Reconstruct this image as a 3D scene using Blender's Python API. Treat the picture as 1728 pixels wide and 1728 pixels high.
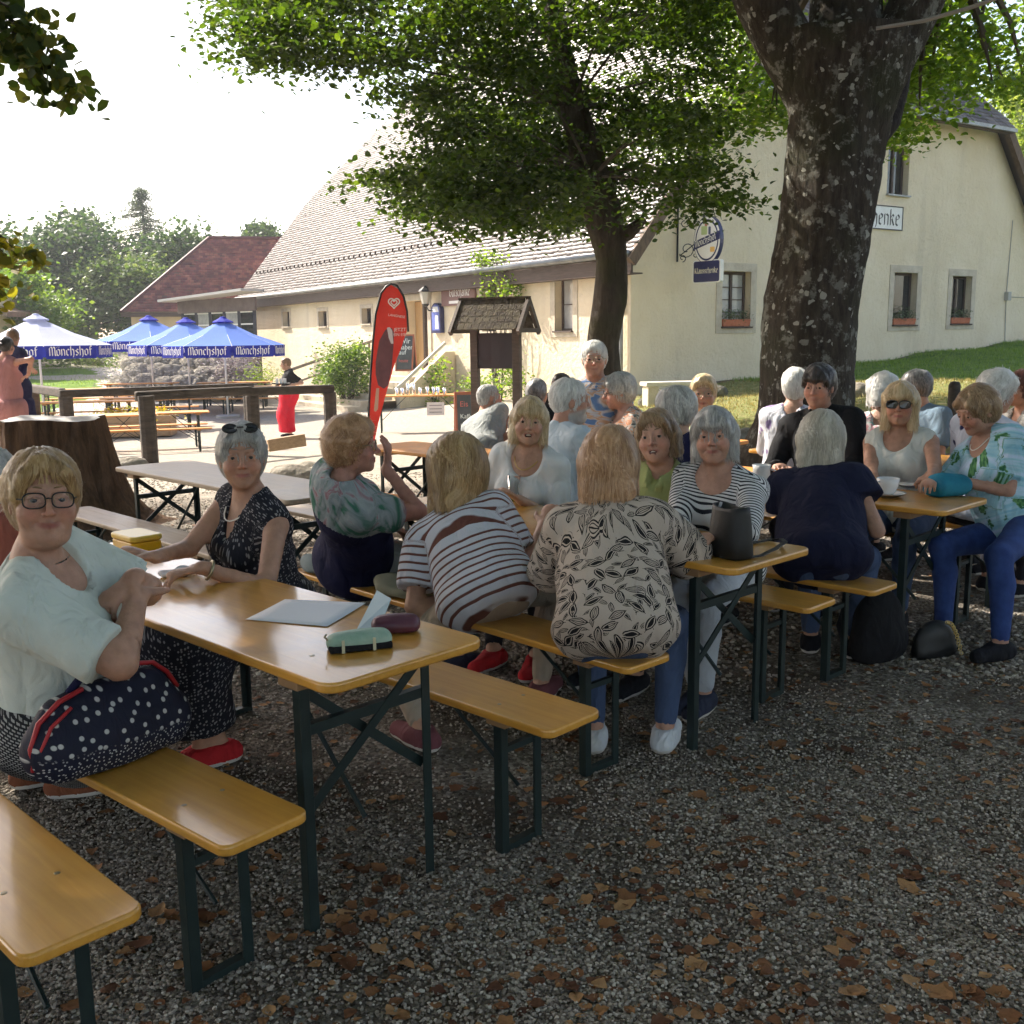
import bpy, math, random
import numpy as np
from mathutils import Vector, Matrix
R_=math.radians
SC=bpy.context.scene
for _o in list(bpy.data.objects): bpy.data.objects.remove(_o)
COL=SC.collection
# ---------------------------------------------------------------- camera
F=1728.0; PITCH=R_(9.69); ROLL=R_(.7); CH=1.61
cd=bpy.data.cameras.new('camera'); cam=bpy.data.objects.new('camera',cd); COL.objects.link(cam)
cd.sensor_width=36; cd.lens=36; cd.clip_start=.05; cd.clip_end=2000
cam.matrix_world=Matrix.Translation((0,0,CH))@Matrix.Rotation(R_(90)-PITCH,4,'X')@Matrix.Rotation(-ROLL,4,'Z')
SC.camera=cam
# ---------------------------------------------------------------- sky, sun, exposure
SUN=Vector((-.80,.60,0)).normalized(); ELEV=R_(41)
w=bpy.data.worlds.new('World'); SC.world=w; w.use_nodes=True
nt=w.node_tree; nt.nodes.clear()
sky=nt.nodes.new('ShaderNodeTexSky'); sky.sky_type='NISHITA'; sky.sun_disc=False
sky.sun_elevation=ELEV; sky.sun_rotation=math.atan2(SUN.x,SUN.y); sky.air_density=1.0; sky.dust_density=2.5; sky.ozone_density=1.0; sky.altitude=400
bg=nt.nodes.new('ShaderNodeBackground'); bg.inputs['Strength'].default_value=.15
wo=nt.nodes.new('ShaderNodeOutputWorld'); wb=nt.nodes.new('ShaderNodeMix'); wb.data_type='RGBA'; wb.blend_type='MULTIPLY'; wb.inputs[0].default_value=1; wb.inputs[7].default_value=(1.16,1.0,.87,1)   # camera white balance set for shade: whole sky warmed evenly
nt.links.new(sky.outputs[0],wb.inputs[6]); nt.links.new(wb.outputs[2],bg.inputs[0]); nt.links.new(bg.outputs[0],wo.inputs[0])
sl=bpy.data.lights.new('sun','SUN'); sl.energy=5.0; sl.angle=R_(.5); sl.color=(1,.93,.82)
so=bpy.data.objects.new('sun',sl); COL.objects.link(so)
sd=Vector((SUN.x*math.cos(ELEV),SUN.y*math.cos(ELEV),math.sin(ELEV)))
so.rotation_euler=sd.to_track_quat('Z','Y').to_euler(); so.location=sd*60
SC.view_settings.view_transform='Standard'; SC.view_settings.look='None'; SC.view_settings.gamma=1
SC.view_settings.exposure=1.4; SC.view_settings.use_curve_mapping=False
SC.render.engine='CYCLES'
cy=SC.cycles; cy.max_bounces=5; cy.diffuse_bounces=3; cy.glossy_bounces=2; cy.transmission_bounces=4; cy.transparent_max_bounces=6; cy.volume_bounces=0; cy.use_adaptive_sampling=True; cy.adaptive_threshold=.03; cy.adaptive_min_samples=20
# ---------------------------------------------------------------- pixel -> direction
def ray(px,py):
    X=px-864; Y=py-864; c,s=math.cos(ROLL),math.sin(ROLL)
    a=X*c-Y*s; b=X*s+Y*c; cp,sp=math.cos(PITCH),math.sin(PITCH)
    return Vector((a/F, cp-b/F*sp, -sp-b/F*cp))
def G(px,py,z=0.0):                       # where the pixel's ray meets height z
    d=ray(px,py); t=(z-CH)/d.z; return Vector((d.x*t,d.y*t,z))
def D(px,py,y):                           # where the pixel's ray reaches depth y
    d=ray(px,py); t=y/d.y; return Vector((d.x*t,y,CH+d.z*t))
def PJ(p):
    x,y,z=p[0],p[1],p[2]-CH; cp,sp=math.cos(PITCH),math.sin(PITCH)
    d=y*cp-z*sp; u=y*sp+z*cp; a=x/d*F; b=-u/d*F; c,s=math.cos(ROLL),math.sin(ROLL)
    return (864+a*c+b*s, 864-a*s+b*c)
rnd=random.Random(7); nr=np.random.default_rng(11)
# ---------------------------------------------------------------- helpers
def tag(o,label=None,cat=None,group=None,kind=None):
    if label: o['label']=label
    if cat: o['category']=cat
    if group: o['group']=group
    if kind: o['kind']=kind
    return o
def empty(name,loc=(0,0,0),rz=0.0,label=None,cat=None,group=None):
    o=bpy.data.objects.new(name,None); COL.objects.link(o); o.location=loc; o.rotation_euler=(0,0,rz); o.empty_display_size=.1
    return tag(o,label,cat,group)
def link(name,me,mat=None,parent=None,loc=None,rot=None):
    o=bpy.data.objects.new(name,me); COL.objects.link(o)
    if mat is not None:
        for m in (mat if isinstance(mat,(list,tuple)) else [mat]): me.materials.append(m)
    if parent: o.parent=parent
    if loc is not None: o.location=loc
    if rot is not None: o.rotation_euler=rot
    return o
def mesh_np(name,V,Fc,smooth=True,attrs=None,mi=None):
    """V (n,3); Fc (m,k) int array with constant k, or list of such"""
    me=bpy.data.meshes.new(name); V=np.asarray(V,np.float32)
    Fs=Fc if isinstance(Fc,list) else [Fc]; Fs=[np.asarray(f,np.int32) for f in Fs if len(f)]
    me.vertices.add(len(V)); me.vertices.foreach_set('co',V.ravel())
    n=sum(len(f) for f in Fs); loops=np.concatenate([f.ravel() for f in Fs]); tot=np.concatenate([np.full(len(f),f.shape[1],np.int32) for f in Fs])
    me.loops.add(len(loops)); me.loops.foreach_set('vertex_index',loops)
    me.polygons.add(n); st=np.zeros(n,np.int32); st[1:]=np.cumsum(tot)[:-1]
    me.polygons.foreach_set('loop_start',st); me.polygons.foreach_set('loop_total',tot)
    if mi is not None: me.polygons.foreach_set('material_index',np.asarray(mi,np.int32))
    me.update(calc_edges=True)
    if smooth: me.polygons.foreach_set('use_smooth',np.ones(n,bool))
    for k,a in (attrs or {}).items():
        a=np.asarray(a,np.float32)
        if a.ndim==1: at=me.attributes.new(k,'FLOAT','POINT'); at.data.foreach_set('value',a)
        elif a.shape[1]==3: at=me.attributes.new(k,'FLOAT_VECTOR','POINT'); at.data.foreach_set('vector',a.ravel())
        else: at=me.attributes.new(k,'FLOAT_COLOR','POINT'); at.data.foreach_set('color',a.ravel())
    return me
class MB:
    def __init__(s): s.v=[]; s.f=[]; s.m=[]; s.mi=0
    def add(s,vs,fs):
        n=len(s.v); s.v+= [tuple(v) for v in vs]; s.f+=[tuple(i+n for i in f) for f in fs]; s.m+=[s.mi]*len(fs); return s
    def box(s,c,d,rot=None):
        h=[x/2 for x in d]; vs=[Vector((x*h[0],y*h[1],z*h[2])) for x in(-1,1) for y in(-1,1) for z in(-1,1)]
        if rot is not None: vs=[rot@v for v in vs]
        c=Vector(c); vs=[v+c for v in vs]
        return s.add(vs,[(0,1,3,2),(4,6,7,5),(0,4,5,1),(2,3,7,6),(0,2,6,4),(1,5,7,3)])
    def bar(s,p,q,w_,h_,up=(0,0,1)):
        p=Vector(p);q=Vector(q); d=q-p; L=d.length; d=d/L; u=Vector(up); r=d.cross(u)
        if r.length<1e-4: r=d.cross(Vector((0,1,0)))
        r.normalize(); u=r.cross(d); M3=Matrix((r,d,u)).transposed()
        return s.box((p+q)/2,(w_,L,h_),M3)
    def tube(s,pts,rad,n=8,cap=True,sq=None):
        pts=[Vector(p) for p in pts]; k=len(pts); rad=[rad]*k if not hasattr(rad,'__len__') else rad
        vs=[];fs=[]; pr=None
        for i,p in enumerate(pts):
            d=(pts[min(i+1,k-1)]-pts[max(i-1,0)]).normalized()
            if pr is None: r=d.cross(Vector((0,0,1))); r=r if r.length>.05 else d.cross(Vector((1,0,0)))
            else: r=pr-d*pr.dot(d)
            r.normalize(); pr=r; u=r.cross(d)
            for j in range(n):
                a=2*math.pi*j/n; vs.append(p+(r*math.cos(a)+u*math.sin(a))*rad[i])
        for i in range(k-1):
            for j in range(n): fs.append((i*n+j,i*n+(j+1)%n,(i+1)*n+(j+1)%n,(i+1)*n+j))
        if cap: fs.append(tuple(range(n))[::-1]); fs.append(tuple((k-1)*n+j for j in range(n)))
        return s.add(vs,fs)
    def lathe(s,prof,n=16,c=(0,0,0)):
        c=Vector(c); vs=[];fs=[]
        for r,z in prof:
            for j in range(n): a=2*math.pi*j/n; vs.append(c+Vector((r*math.cos(a),r*math.sin(a),z)))
        for i in range(len(prof)-1):
            for j in range(n): fs.append((i*n+j,i*n+(j+1)%n,(i+1)*n+(j+1)%n,(i+1)*n+j))
        return s.add(vs,fs)
    def prism(s,poly,h0,h1,M=None):
        """polygon in xy extruded z h0..h1, M 4x4"""
        n=len(poly); vs=[Vector((x,y,h0)) for x,y in poly]+[Vector((x,y,h1)) for x,y in poly]
        if M is not None: vs=[M@v for v in vs]
        return s.add(vs,[tuple(range(n))[::-1],tuple(range(n,2*n))]+[(i,(i+1)%n,n+(i+1)%n,n+i) for i in range(n)])
    def quad(s,a,b,c,d): return s.add([a,b,c,d],[(0,1,2,3)])
    def mesh(s,name,smooth=False):
        me=bpy.data.meshes.new(name); me.from_pydata(s.v,[],s.f); me.update()
        if any(s.m): me.polygons.foreach_set('material_index',np.array(s.m,np.int32))
        if smooth: me.polygons.foreach_set('use_smooth',np.ones(len(s.f),bool))
        return me
    def build(s,name,mat,parent=None,smooth=False,bevel=0,seg=2,loc=None,rot=None,kind=None):
        o=link(name,s.mesh(name,smooth),mat,parent,loc,rot)
        if bevel:
            m=o.modifiers.new('bevel','BEVEL'); m.width=bevel; m.segments=seg; m.limit_method='ANGLE'; m.angle_limit=R_(40)
        if kind: o['kind']=kind
        return o
def copy_tree(o,parent=None):
    c=o.copy(); COL.objects.link(c); c.parent=parent
    for ch in o.children: copy_tree(ch,c)
    return c
def frame(x,y,z,o):
    M=Matrix((x,y,z)).transposed().to_4x4(); M.translation=Vector(o); return M
# ---------------------------------------------------------------- materials
MATS={}
def N(nt,t,**kw):
    n=nt.nodes.new(t)
    for k,v in kw.items():
        if k in n.inputs: n.inputs[k].default_value=v
        else: setattr(n,k,v)
    return n
def base_mat(name,rough=.6,metal=0,spec=.5,coat=0,trans=None):
    m=bpy.data.materials.new(name); m.use_nodes=True; nt=m.node_tree; p=nt.nodes['Principled BSDF']
    p.inputs['Roughness'].default_value=rough; p.inputs['Metallic'].default_value=metal; p.inputs['Specular IOR Level'].default_value=spec
    p.inputs['Coat Weight'].default_value=coat; p.inputs['Coat Roughness'].default_value=.12
    return m,nt,p
def c4(c): return (c[0],c[1],c[2],1)
def ramp(nt,stops,inp):
    r=nt.nodes.new('ShaderNodeValToRGB'); e=r.color_ramp.elements
    while len(e)<len(stops): e.new(.5)
    for i,(p,c) in enumerate(stops): e[i].position=p; e[i].color=c4(c)
    nt.links.new(inp,r.inputs[0]); return r
def mat(name,c1,c2=None,rough=.6,scale=6,bump=0,bscale=60,metal=0,spec=.5,coat=0,stretch=None,coord='Object',lo=.35,hi=.65,detail=5,trans=0,rvar=0,c3=None,sheen=0):
    if name in MATS: return MATS[name]
    m,nt,p=base_mat(name,rough,metal,spec,coat); L=nt.links
    tc=nt.nodes.new('ShaderNodeTexCoord'); src=tc.outputs[coord]
    if stretch:
        mp=N(nt,'ShaderNodeMapping'); mp.inputs['Scale'].default_value=stretch; L.new(src,mp.inputs[0]); src=mp.outputs[0]
    if c2 is not None:
        n=N(nt,'ShaderNodeTexNoise',Scale=scale,Detail=detail,Roughness=.6); L.new(src,n.inputs['Vector'])
        st=[(lo,c1),(hi,c2)] if c3 is None else [(lo,c1),((lo+hi)/2,c3),(hi,c2)]
        r=ramp(nt,st,n.outputs[0]); L.new(r.outputs[0],p.inputs['Base Color']); colout=r.outputs[0]
        if rvar:
            mr=N(nt,'ShaderNodeMapRange'); mr.inputs[3].default_value=rough-rvar; mr.inputs[4].default_value=rough+rvar; L.new(n.outputs[0],mr.inputs[0]); L.new(mr.outputs[0],p.inputs['Roughness'])
    else: p.inputs['Base Color'].default_value=c4(c1); colout=None
    if bump:
        n2=N(nt,'ShaderNodeTexNoise',Scale=bscale,Detail=4); L.new(src,n2.inputs['Vector'])
        b=N(nt,'ShaderNodeBump',Strength=1.0,Distance=bump); L.new(n2.outputs[0],b.inputs['Height']); L.new(b.outputs[0],p.inputs['Normal'])
    if sheen: p.inputs['Sheen Weight'].default_value=sheen
    if trans:
        t=N(nt,'ShaderNodeBsdfTranslucent'); mx=N(nt,'ShaderNodeMixShader'); mx.inputs[0].default_value=trans
        if colout: L.new(colout,t.inputs[0])
        else: t.inputs[0].default_value=c4(c1)
        L.new(p.outputs[0],mx.inputs[1]); L.new(t.outputs[0],mx.inputs[2]); L.new(mx.outputs[0],nt.nodes['Material Output'].inputs[0])
    MATS[name]=m; return m
def leaf_mat(name,dark,mid,light,trans=.45,rough=.5,tcol=None):
    """colour varies per leaf through the 'rv' point attribute"""
    m,nt,p=base_mat(name,rough,spec=.35); L=nt.links
    a=N(nt,'ShaderNodeAttribute',attribute_name='rv'); r=ramp(nt,[(0,dark),(.5,mid),(1,light)],a.outputs['Fac']); L.new(r.outputs[0],p.inputs['Base Color'])
    t=N(nt,'ShaderNodeBsdfTranslucent'); mx=N(nt,'ShaderNodeMixShader'); mx.inputs[0].default_value=trans
    k=N(nt,'ShaderNodeMix',data_type='RGBA',blend_type='MULTIPLY'); k.inputs[0].default_value=1; L.new(r.outputs[0],k.inputs[6]); k.inputs[7].default_value=c4(tcol or (1.9,1.9,.6)); L.new(k.outputs[2],t.inputs[0])
    L.new(p.outputs[0],mx.inputs[1]); L.new(t.outputs[0],mx.inputs[2]); L.new(mx.outputs[0],nt.nodes['Material Output'].inputs[0]); return m
# ---------------------------------------------------------------- building frame and terrain
FA=math.atan(1141/1728); fv=Vector((-math.sin(FA),math.cos(FA),0)); gv=Vector((math.cos(FA),math.sin(FA),0))
KB=D(1063,667,24.0); KB=Vector((KB.x,KB.y,KB.z))
def WB(t,s,z): return Vector((KB.x,KB.y,0))+fv*t+gv*s+Vector((0,0,z))
def hit(px,py,P0,n):
    d=ray(px,py); o=Vector((0,0,CH)); t=(Vector(P0)-o).dot(n)/d.dot(n); return o+d*t
def fac(px,py): p=hit(px,py,KB,gv); return ((p-KB).dot(fv),p.z)       # facade: (t,z)
def gab(px,py): p=hit(px,py,KB,fv); return ((p-KB).dot(gv),p.z)       # gable: (s,z)
cps=[(x,y,0) for x in range(-9,13,3) for y in range(-8,9,3)]
cps+=[(-5.3,14.9,-.16),(-2,14,-.1),(1.5,13,0),(3.3,11.5,.04),(-4.9,22.5,-.52),(-6.7,20.5,-.55),(-9,21,-.55),(-4.5,29.5,-.42),(-7.8,28,-.47),(-1.2,22,-.33),(-11.5,45.7,-.25),(-8,36,-.3),(-2,19,-.3),(-9,15.5,-.25),
 (-17,45,.5),(-13.5,38,.2),(-20,60,1.2),(-26,50,1.2),(-14,24,-.4),(-30,20,-.3),(-60,80,2),(60,80,4),(0,120,3),(40,0,1),(-40,-20,0),(25,-20,.3),(KB.x,KB.y,KB.z)]
for px,py in((1250,640),(1440,612),(1600,592),(1728,576)):
    p=hit(px,py,KB,fv); cps.append(tuple(p))
cps+=[tuple(D(1550,670,14.5)),tuple(D(1560,645,18)),tuple(D(1200,690,17)),(9,11,.15),(14,14,.6),(24,30,1.8)]
for t in(4,8,13,20): p=WB(t,-.3,0); cps.append((p.x,p.y,KB.z+(-.42-KB.z)*min(1,t/9)))
CPA=np.array(cps)
def gza(X,Y):
    X=np.asarray(X,float);Y=np.asarray(Y,float); d2=(X[...,None]-CPA[:,0])**2+(Y[...,None]-CPA[:,1])**2
    wt=1/(d2+.6)**1.7; return (wt*CPA[:,2]).sum(-1)/wt.sum(-1)
def gz(x,y): return float(gza(x,y))
def nonuni(lo,hi,core_lo,core_hi,st):
    a=list(np.arange(core_lo,core_hi+1e-6,st)); s=st; v=core_lo; L=[]
    while v>lo: s*=1.35; v-=s; L.append(v)
    s=st; v=core_hi; H=[]
    while v<hi: s*=1.35; v+=s; H.append(v)
    return np.array(L[::-1]+a+H)
def sheet(xs,ys,off=0,keep=None,zfun=None):
    X,Y=np.meshgrid(xs,ys,indexing='ij'); Z=(gza(X,Y) if zfun is None else zfun(X,Y))+off
    V=np.stack([X,Y,Z],-1).reshape(-1,3); ny=len(ys); i,j=np.meshgrid(np.arange(len(xs)-1),np.arange(ny-1),indexing='ij')
    a=(i*ny+j).ravel(); q=np.stack([a,a+ny,a+ny+1,a+1],1)
    if keep is not None:
        c=V[q].mean(1); q=q[keep(c[:,0],c[:,1])]; u,inv=np.unique(q.ravel(),return_inverse=True); V=V[u]; q=inv.reshape(-1,4)
    return V,q
def inpoly(X,Y,poly):
    r=np.zeros(X.shape,bool); n=len(poly)
    for i in range(n):
        x0,y0=poly[i][:2]; x1,y1=poly[(i+1)%n][:2]
        c=((y0>Y)!=(y1>Y)); xx=(x1-x0)*(Y-y0)/((y1-y0) or 1e-9)+x0; r^=c&(X<xx)
    return r
# gravel material: small stones, dirt patches
def gravel_mat(name,sc=1.0,tint=(1,1,1)):
    m,nt,p=base_mat(name,.9,spec=.2); L=nt.links
    tc=nt.nodes.new('ShaderNodeTexCoord'); v=N(nt,'ShaderNodeTexVoronoi',Scale=70*sc); L.new(tc.outputs['Object'],v.inputs['Vector'])
    t=lambda c:tuple(c[i]*tint[i] for i in range(3))
    wn=N(nt,'ShaderNodeTexWhiteNoise'); L.new(v.outputs['Position'],wn.inputs['Vector'])
    r=ramp(nt,[(0,t((.085,.068,.052))),(.45,t((.185,.158,.128))),(.8,t((.30,.268,.222))),(1,t((.44,.40,.34)))],wn.outputs['Value'])
    n=N(nt,'ShaderNodeTexNoise',Scale=1.3,Detail=6,Roughness=.65); L.new(tc.outputs['Object'],n.inputs['Vector'])
    n3=N(nt,'ShaderNodeTexNoise',Scale=120,Detail=3); L.new(tc.outputs['Object'],n3.inputs['Vector'])
    dirt=ramp(nt,[(.3,(.058,.044,.031)),(.7,(.125,.098,.072))],n3.outputs[0])
    f=ramp(nt,[(.40,(0,0,0)),(.58,(1,1,1))],n.outputs[0])
    mx=N(nt,'ShaderNodeMix',data_type='RGBA'); L.new(f.outputs[0],mx.inputs[0]); L.new(dirt.outputs[0],mx.inputs[6]); L.new(r.outputs[0],mx.inputs[7])
    ya=N(nt,'ShaderNodeAttribute',attribute_name='yard'); n4=N(nt,'ShaderNodeTexNoise',Scale=2.2,Detail=7,Roughness=.7); L.new(tc.outputs['Object'],n4.inputs['Vector'])
    ad=N(nt,'ShaderNodeMath',operation='ADD'); L.new(ya.outputs['Fac'],ad.inputs[0]); L.new(n4.outputs[0],ad.inputs[1]); fy=ramp(nt,[(.70/2,(0,0,0)),(1.25/2,(1,1,1))],ad.outputs[0])
    hv=N(nt,'ShaderNodeMath',operation='MULTIPLY'); hv.inputs[1].default_value=.5; L.new(ad.outputs[0],hv.inputs[0]); L.new(hv.outputs[0],fy.inputs[0])
    n5=N(nt,'ShaderNodeTexNoise',Scale=14,Detail=8,Roughness=.75); L.new(tc.outputs['Object'],n5.inputs['Vector']); yc=ramp(nt,[(.3,(.25,.215,.17)),(.7,(.46,.415,.345))],n5.outputs[0])
    my=N(nt,'ShaderNodeMix',data_type='RGBA'); L.new(fy.outputs[0],my.inputs[0]); L.new(mx.outputs[2],my.inputs[6]); L.new(yc.outputs[0],my.inputs[7])
    L.new(my.outputs[2],p.inputs['Base Color'])
    b=N(nt,'ShaderNodeBump',Strength=.8,Distance=.012); b.invert=True; L.new(v.outputs['Distance'],b.inputs['Height']); L.new(b.outputs[0],p.inputs['Normal']); return m
M_gravel=gravel_mat('gravel_ground')
xs=nonuni(-260,260,-16,18,.4); ys=nonuni(-120,400,-3,34,.4)
V,q=sheet(xs,ys)
yard=np.clip((V[:,1]-10.2+.4*np.sin(V[:,0]*1.3))/2.2,0,1)*np.clip((2.6-V[:,0]+.03*V[:,1])/1.6,0,1)
o=link('ground',mesh_np('ground',V,q,attrs={'yard':yard}),M_gravel); tag(o,'gravel and earth floor of the beer garden','ground',kind='structure')
# lawns
M_lawn=mat('lawn_earth',(.085,.15,.03),(.17,.25,.06),rough=.95,scale=3,bump=.03,bscale=80,spec=.1,detail=8)
def lawnR(X,Y):
    u=(X-KB.x)*gv.x+(Y-KB.y)*gv.y; t=(X-KB.x)*fv.x+(Y-KB.y)*fv.y
    return (t<-.12)&(t>-9.6+.5*np.sin(u*1.7))&(u>3.5+.4*np.sin(t*2))&(u<40)
V,q=sheet(np.arange(2,40,.3),np.arange(8,52,.3),.008,lawnR); lawnV=V
tag(link('lawn',mesh_np('lawn',V,q),M_lawn),'lawn sloping along the gable wall','lawn',kind='structure')
def dryR(X,Y):
    u=(X-KB.x)*gv.x+(Y-KB.y)*gv.y; t=(X-KB.x)*fv.x+(Y-KB.y)*fv.y
    return (t<-.4)&(~lawnR(X,Y))&(Y>12.4+.3*np.sin(X*2.2))&(X>1.5+.3*np.sin(Y*1.3))&(X<30)
V9,q9=sheet(np.arange(2,30,.25),np.arange(10,36,.25),.007,dryR)
tag(link('dry_grass',mesh_np('dry_grass',V9,q9),mat('dry_grass_earth',(.22,.19,.08),(.36,.31,.15),rough=.95,scale=7,bump=.03,bscale=70,spec=.1,detail=8,c3=(.17,.20,.06))),'dry leaf strewn grass in the sun right of the old tree','grass',kind='structure')
pl=[G(70,650,.15),G(200,628,.35),G(190,612,.5),G(60,612,.6),G(-300,612,.6),G(-300,660,.1)]
pl=[(-10.5,26.5),(-11.5,34),(-15.8,43),(-17,60),(-50,60),(-50,26)]
V2,q2=sheet(np.arange(-50,-8,.5),np.arange(25,61,.5),.008,lambda X,Y:inpoly(X,Y,pl)&(X<-9.8-.17*(Y-24)-.0*np.sin(Y)))
lawnLV=V2
M_lawnL=mat('lawn_bright',(.09,.16,.025),(.17,.26,.045),rough=.95,scale=3,bump=.03,bscale=60,spec=.1,detail=8)
tag(link('grass_bank',mesh_np('grass_bank',V2,q2),M_lawnL),'sunny grass bank beyond the courtyard','grass bank',kind='structure')
# path climbing between bank and rockery
pp=[(-12.9,27),(-10.6,27),(-11.2,34),(-13.6,41),(-17.5,49),(-21,49),(-16.2,41),(-13.6,34)]
V3,q3=sheet(np.arange(-22,-9,.3),np.arange(26,50,.3),.016,lambda X,Y:inpoly(X,Y,pp))
tag(link('path',mesh_np('path',V3,q3),mat('path_gravel',(.42,.36,.31),(.55,.49,.43),rough=.95,scale=8,bump=.01)),'pale path curving up past the rockery','path',kind='structure')
# ---------------------------------------------------------------- gravel stones (geometry nodes instances: uncountable)
def pebble(seed,r=1.0):
    g=np.random.default_rng(seed); t=(1+5**.5)/2
    v=np.array([(-1,t,0),(1,t,0),(-1,-t,0),(1,-t,0),(0,-1,t),(0,1,t),(0,-1,-t),(0,1,-t),(t,0,-1),(t,0,1),(-t,0,-1),(-t,0,1)])/1.9
    f=[(0,11,5),(0,5,1),(0,1,7),(0,7,10),(0,10,11),(1,5,9),(5,11,4),(11,10,2),(10,7,6),(7,1,8),(3,9,4),(3,4,2),(3,2,6),(3,6,8),(3,8,9),(4,9,5),(2,4,11),(6,2,10),(8,6,7),(9,8,1)]
    v=v*(1+g.normal(0,.16,(12,1)))*np.array([1,.8,.55])*r
    return v,np.array(f)
def gn_scatter(name,pts,inst,mats,smin,smax,flat=True,kind='stuff',label=None,cat=None,tilt=.5,attrs=None):
    """points -> instances of one of the objects in 'inst' meshes; real instances, no card"""
    me=mesh_np(name,pts,np.zeros((0,3),int)) if False else None
    me=bpy.data.meshes.new(name); me.vertices.add(len(pts)); me.vertices.foreach_set('co',np.asarray(pts,np.float32).ravel()); me.update()
    o=link(name,me,mats); tag(o,label,cat,kind=kind)
    ng=bpy.data.node_groups.new(name+'_nodes','GeometryNodeTree'); ng.interface.new_socket('Geometry',in_out='INPUT',socket_type='NodeSocketGeometry'); ng.interface.new_socket('Geometry',in_out='OUTPUT',socket_type='NodeSocketGeometry')
    n=ng.nodes; L=ng.links; gi=n.new('NodeGroupInput'); go=n.new('NodeGroupOutput')
    iop=n.new('GeometryNodeInstanceOnPoints'); m2p=n.new('GeometryNodeMeshToPoints'); L.new(gi.outputs[0],m2p.inputs[0]); L.new(m2p.outputs[0],iop.inputs['Points'])
    g2i=n.new('GeometryNodeGeometryToInstance')
    for im in inst:
        # the instanced shape is rebuilt inside the tree from a hidden-free primitive: ico sphere, displaced
        pass
    j=n.new('GeometryNodeGeometryToInstance')
    for k in range(3):
        ico=n.new('GeometryNodeMeshIcoSphere'); ico.inputs['Radius'].default_value=1; ico.inputs['Subdivisions'].default_value=1
        sp=n.new('GeometryNodeSetPosition'); pos=n.new('GeometryNodeInputPosition'); nz=n.new('ShaderNodeTexNoise'); nz.inputs['Scale'].default_value=.9; nz.noise_dimensions='4D'; nz.inputs['W'].default_value=k*3.7
        sub=n.new('ShaderNodeVectorMath'); sub.operation='SUBTRACT'; sub.inputs[1].default_value=(.5,.5,.5); sc=n.new('ShaderNodeVectorMath'); sc.operation='SCALE'; sc.inputs['Scale'].default_value=1.3
        L.new(nz.outputs['Color'],sub.inputs[0]); L.new(sub.outputs[0],sc.inputs[0]); L.new(ico.outputs[0],sp.inputs[0]); L.new(sc.outputs[0],sp.inputs['Offset'])
        tr=n.new('GeometryNodeTransform'); tr.inputs['Scale'].default_value=[(1,.75,.5),(.9,1,.6),(1,.6,.45)][k]; L.new(sp.outputs[0],tr.inputs[0])
        sm=n.new('GeometryNodeSetMaterial'); sm.inputs['Material'].default_value=mats[k%len(mats)]; L.new(tr.outputs[0],sm.inputs[0]); L.new(sm.outputs[0],j.inputs[0])
    L.new(j.outputs[0],iop.inputs['Instance']); iop.inputs['Pick Instance'].default_value=True
    rv=n.new('FunctionNodeRandomValue'); rv.data_type='FLOAT_VECTOR'; rv.inputs[0].default_value=(-tilt,-tilt,0); rv.inputs[1].default_value=(tilt,tilt,6.28); L.new(rv.outputs[0],iop.inputs['Rotation'])
    rs=n.new('FunctionNodeRandomValue'); rs.data_type='FLOAT'; rs.inputs[2].default_value=smin; rs.inputs[3].default_value=smax; rs.inputs['Seed'].default_value=5; L.new(rs.outputs[1],iop.inputs['Scale'])
    L.new(iop.outputs[0],go.inputs[0]); md=o.modifiers.new('scatter','NODES'); md.node_group=ng; return o
def stone_mat(name,c1,c2,c3):
    m,nt,p=base_mat(name,.85,spec=.25); L=nt.links; oi=nt.nodes.new('ShaderNodeObjectInfo'); r=ramp(nt,[(0,c1),(.55,c2),(1,c3)],oi.outputs['Random']); L.new(r.outputs[0],p.inputs['Base Color']); return m
gm=[stone_mat('pebble_grey',(.13,.107,.083),(.26,.222,.178),(.45,.40,.33)),stone_mat('pebble_pale',(.16,.132,.102),(.36,.31,.25),(.60,.545,.46)),stone_mat('pebble_brown',(.085,.064,.047),(.17,.134,.10),(.28,.235,.18))]
def pebble_points(n,y0,y1,pw=1.6):
    Y=y0*(y1/y0)**nr.random(n); X=(nr.random(n)-.5)*1.12*(Y*1.15+.6)
    # bare earth patches with fewer stones
    k=np.sin(X*2.1+1.3*np.sin(Y*1.7))+np.sin(Y*2.6+1.1*np.sin(X*1.9+2))+.7*np.sin(X*5.3+Y*3.1)
    keep=nr.random(n)<np.clip(.72+.33*k,.10,1)
    return X[keep],Y[keep]
X,Y=pebble_points(230000,1.3,4.6); Z=gza(X,Y)+.003
gn_scatter('gravel',np.stack([X,Y,Z],1),[],gm,.0028,.0080,label='loose pale gravel stones on the garden floor',cat='gravel')
X,Y=pebble_points(80000,4.6,13); Z=gza(X,Y)+.003
gn_scatter('gravel',np.stack([X,Y,Z],1),[],gm,.007,.017,label='finer gravel spread further back under the tables',cat='gravel')
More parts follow.
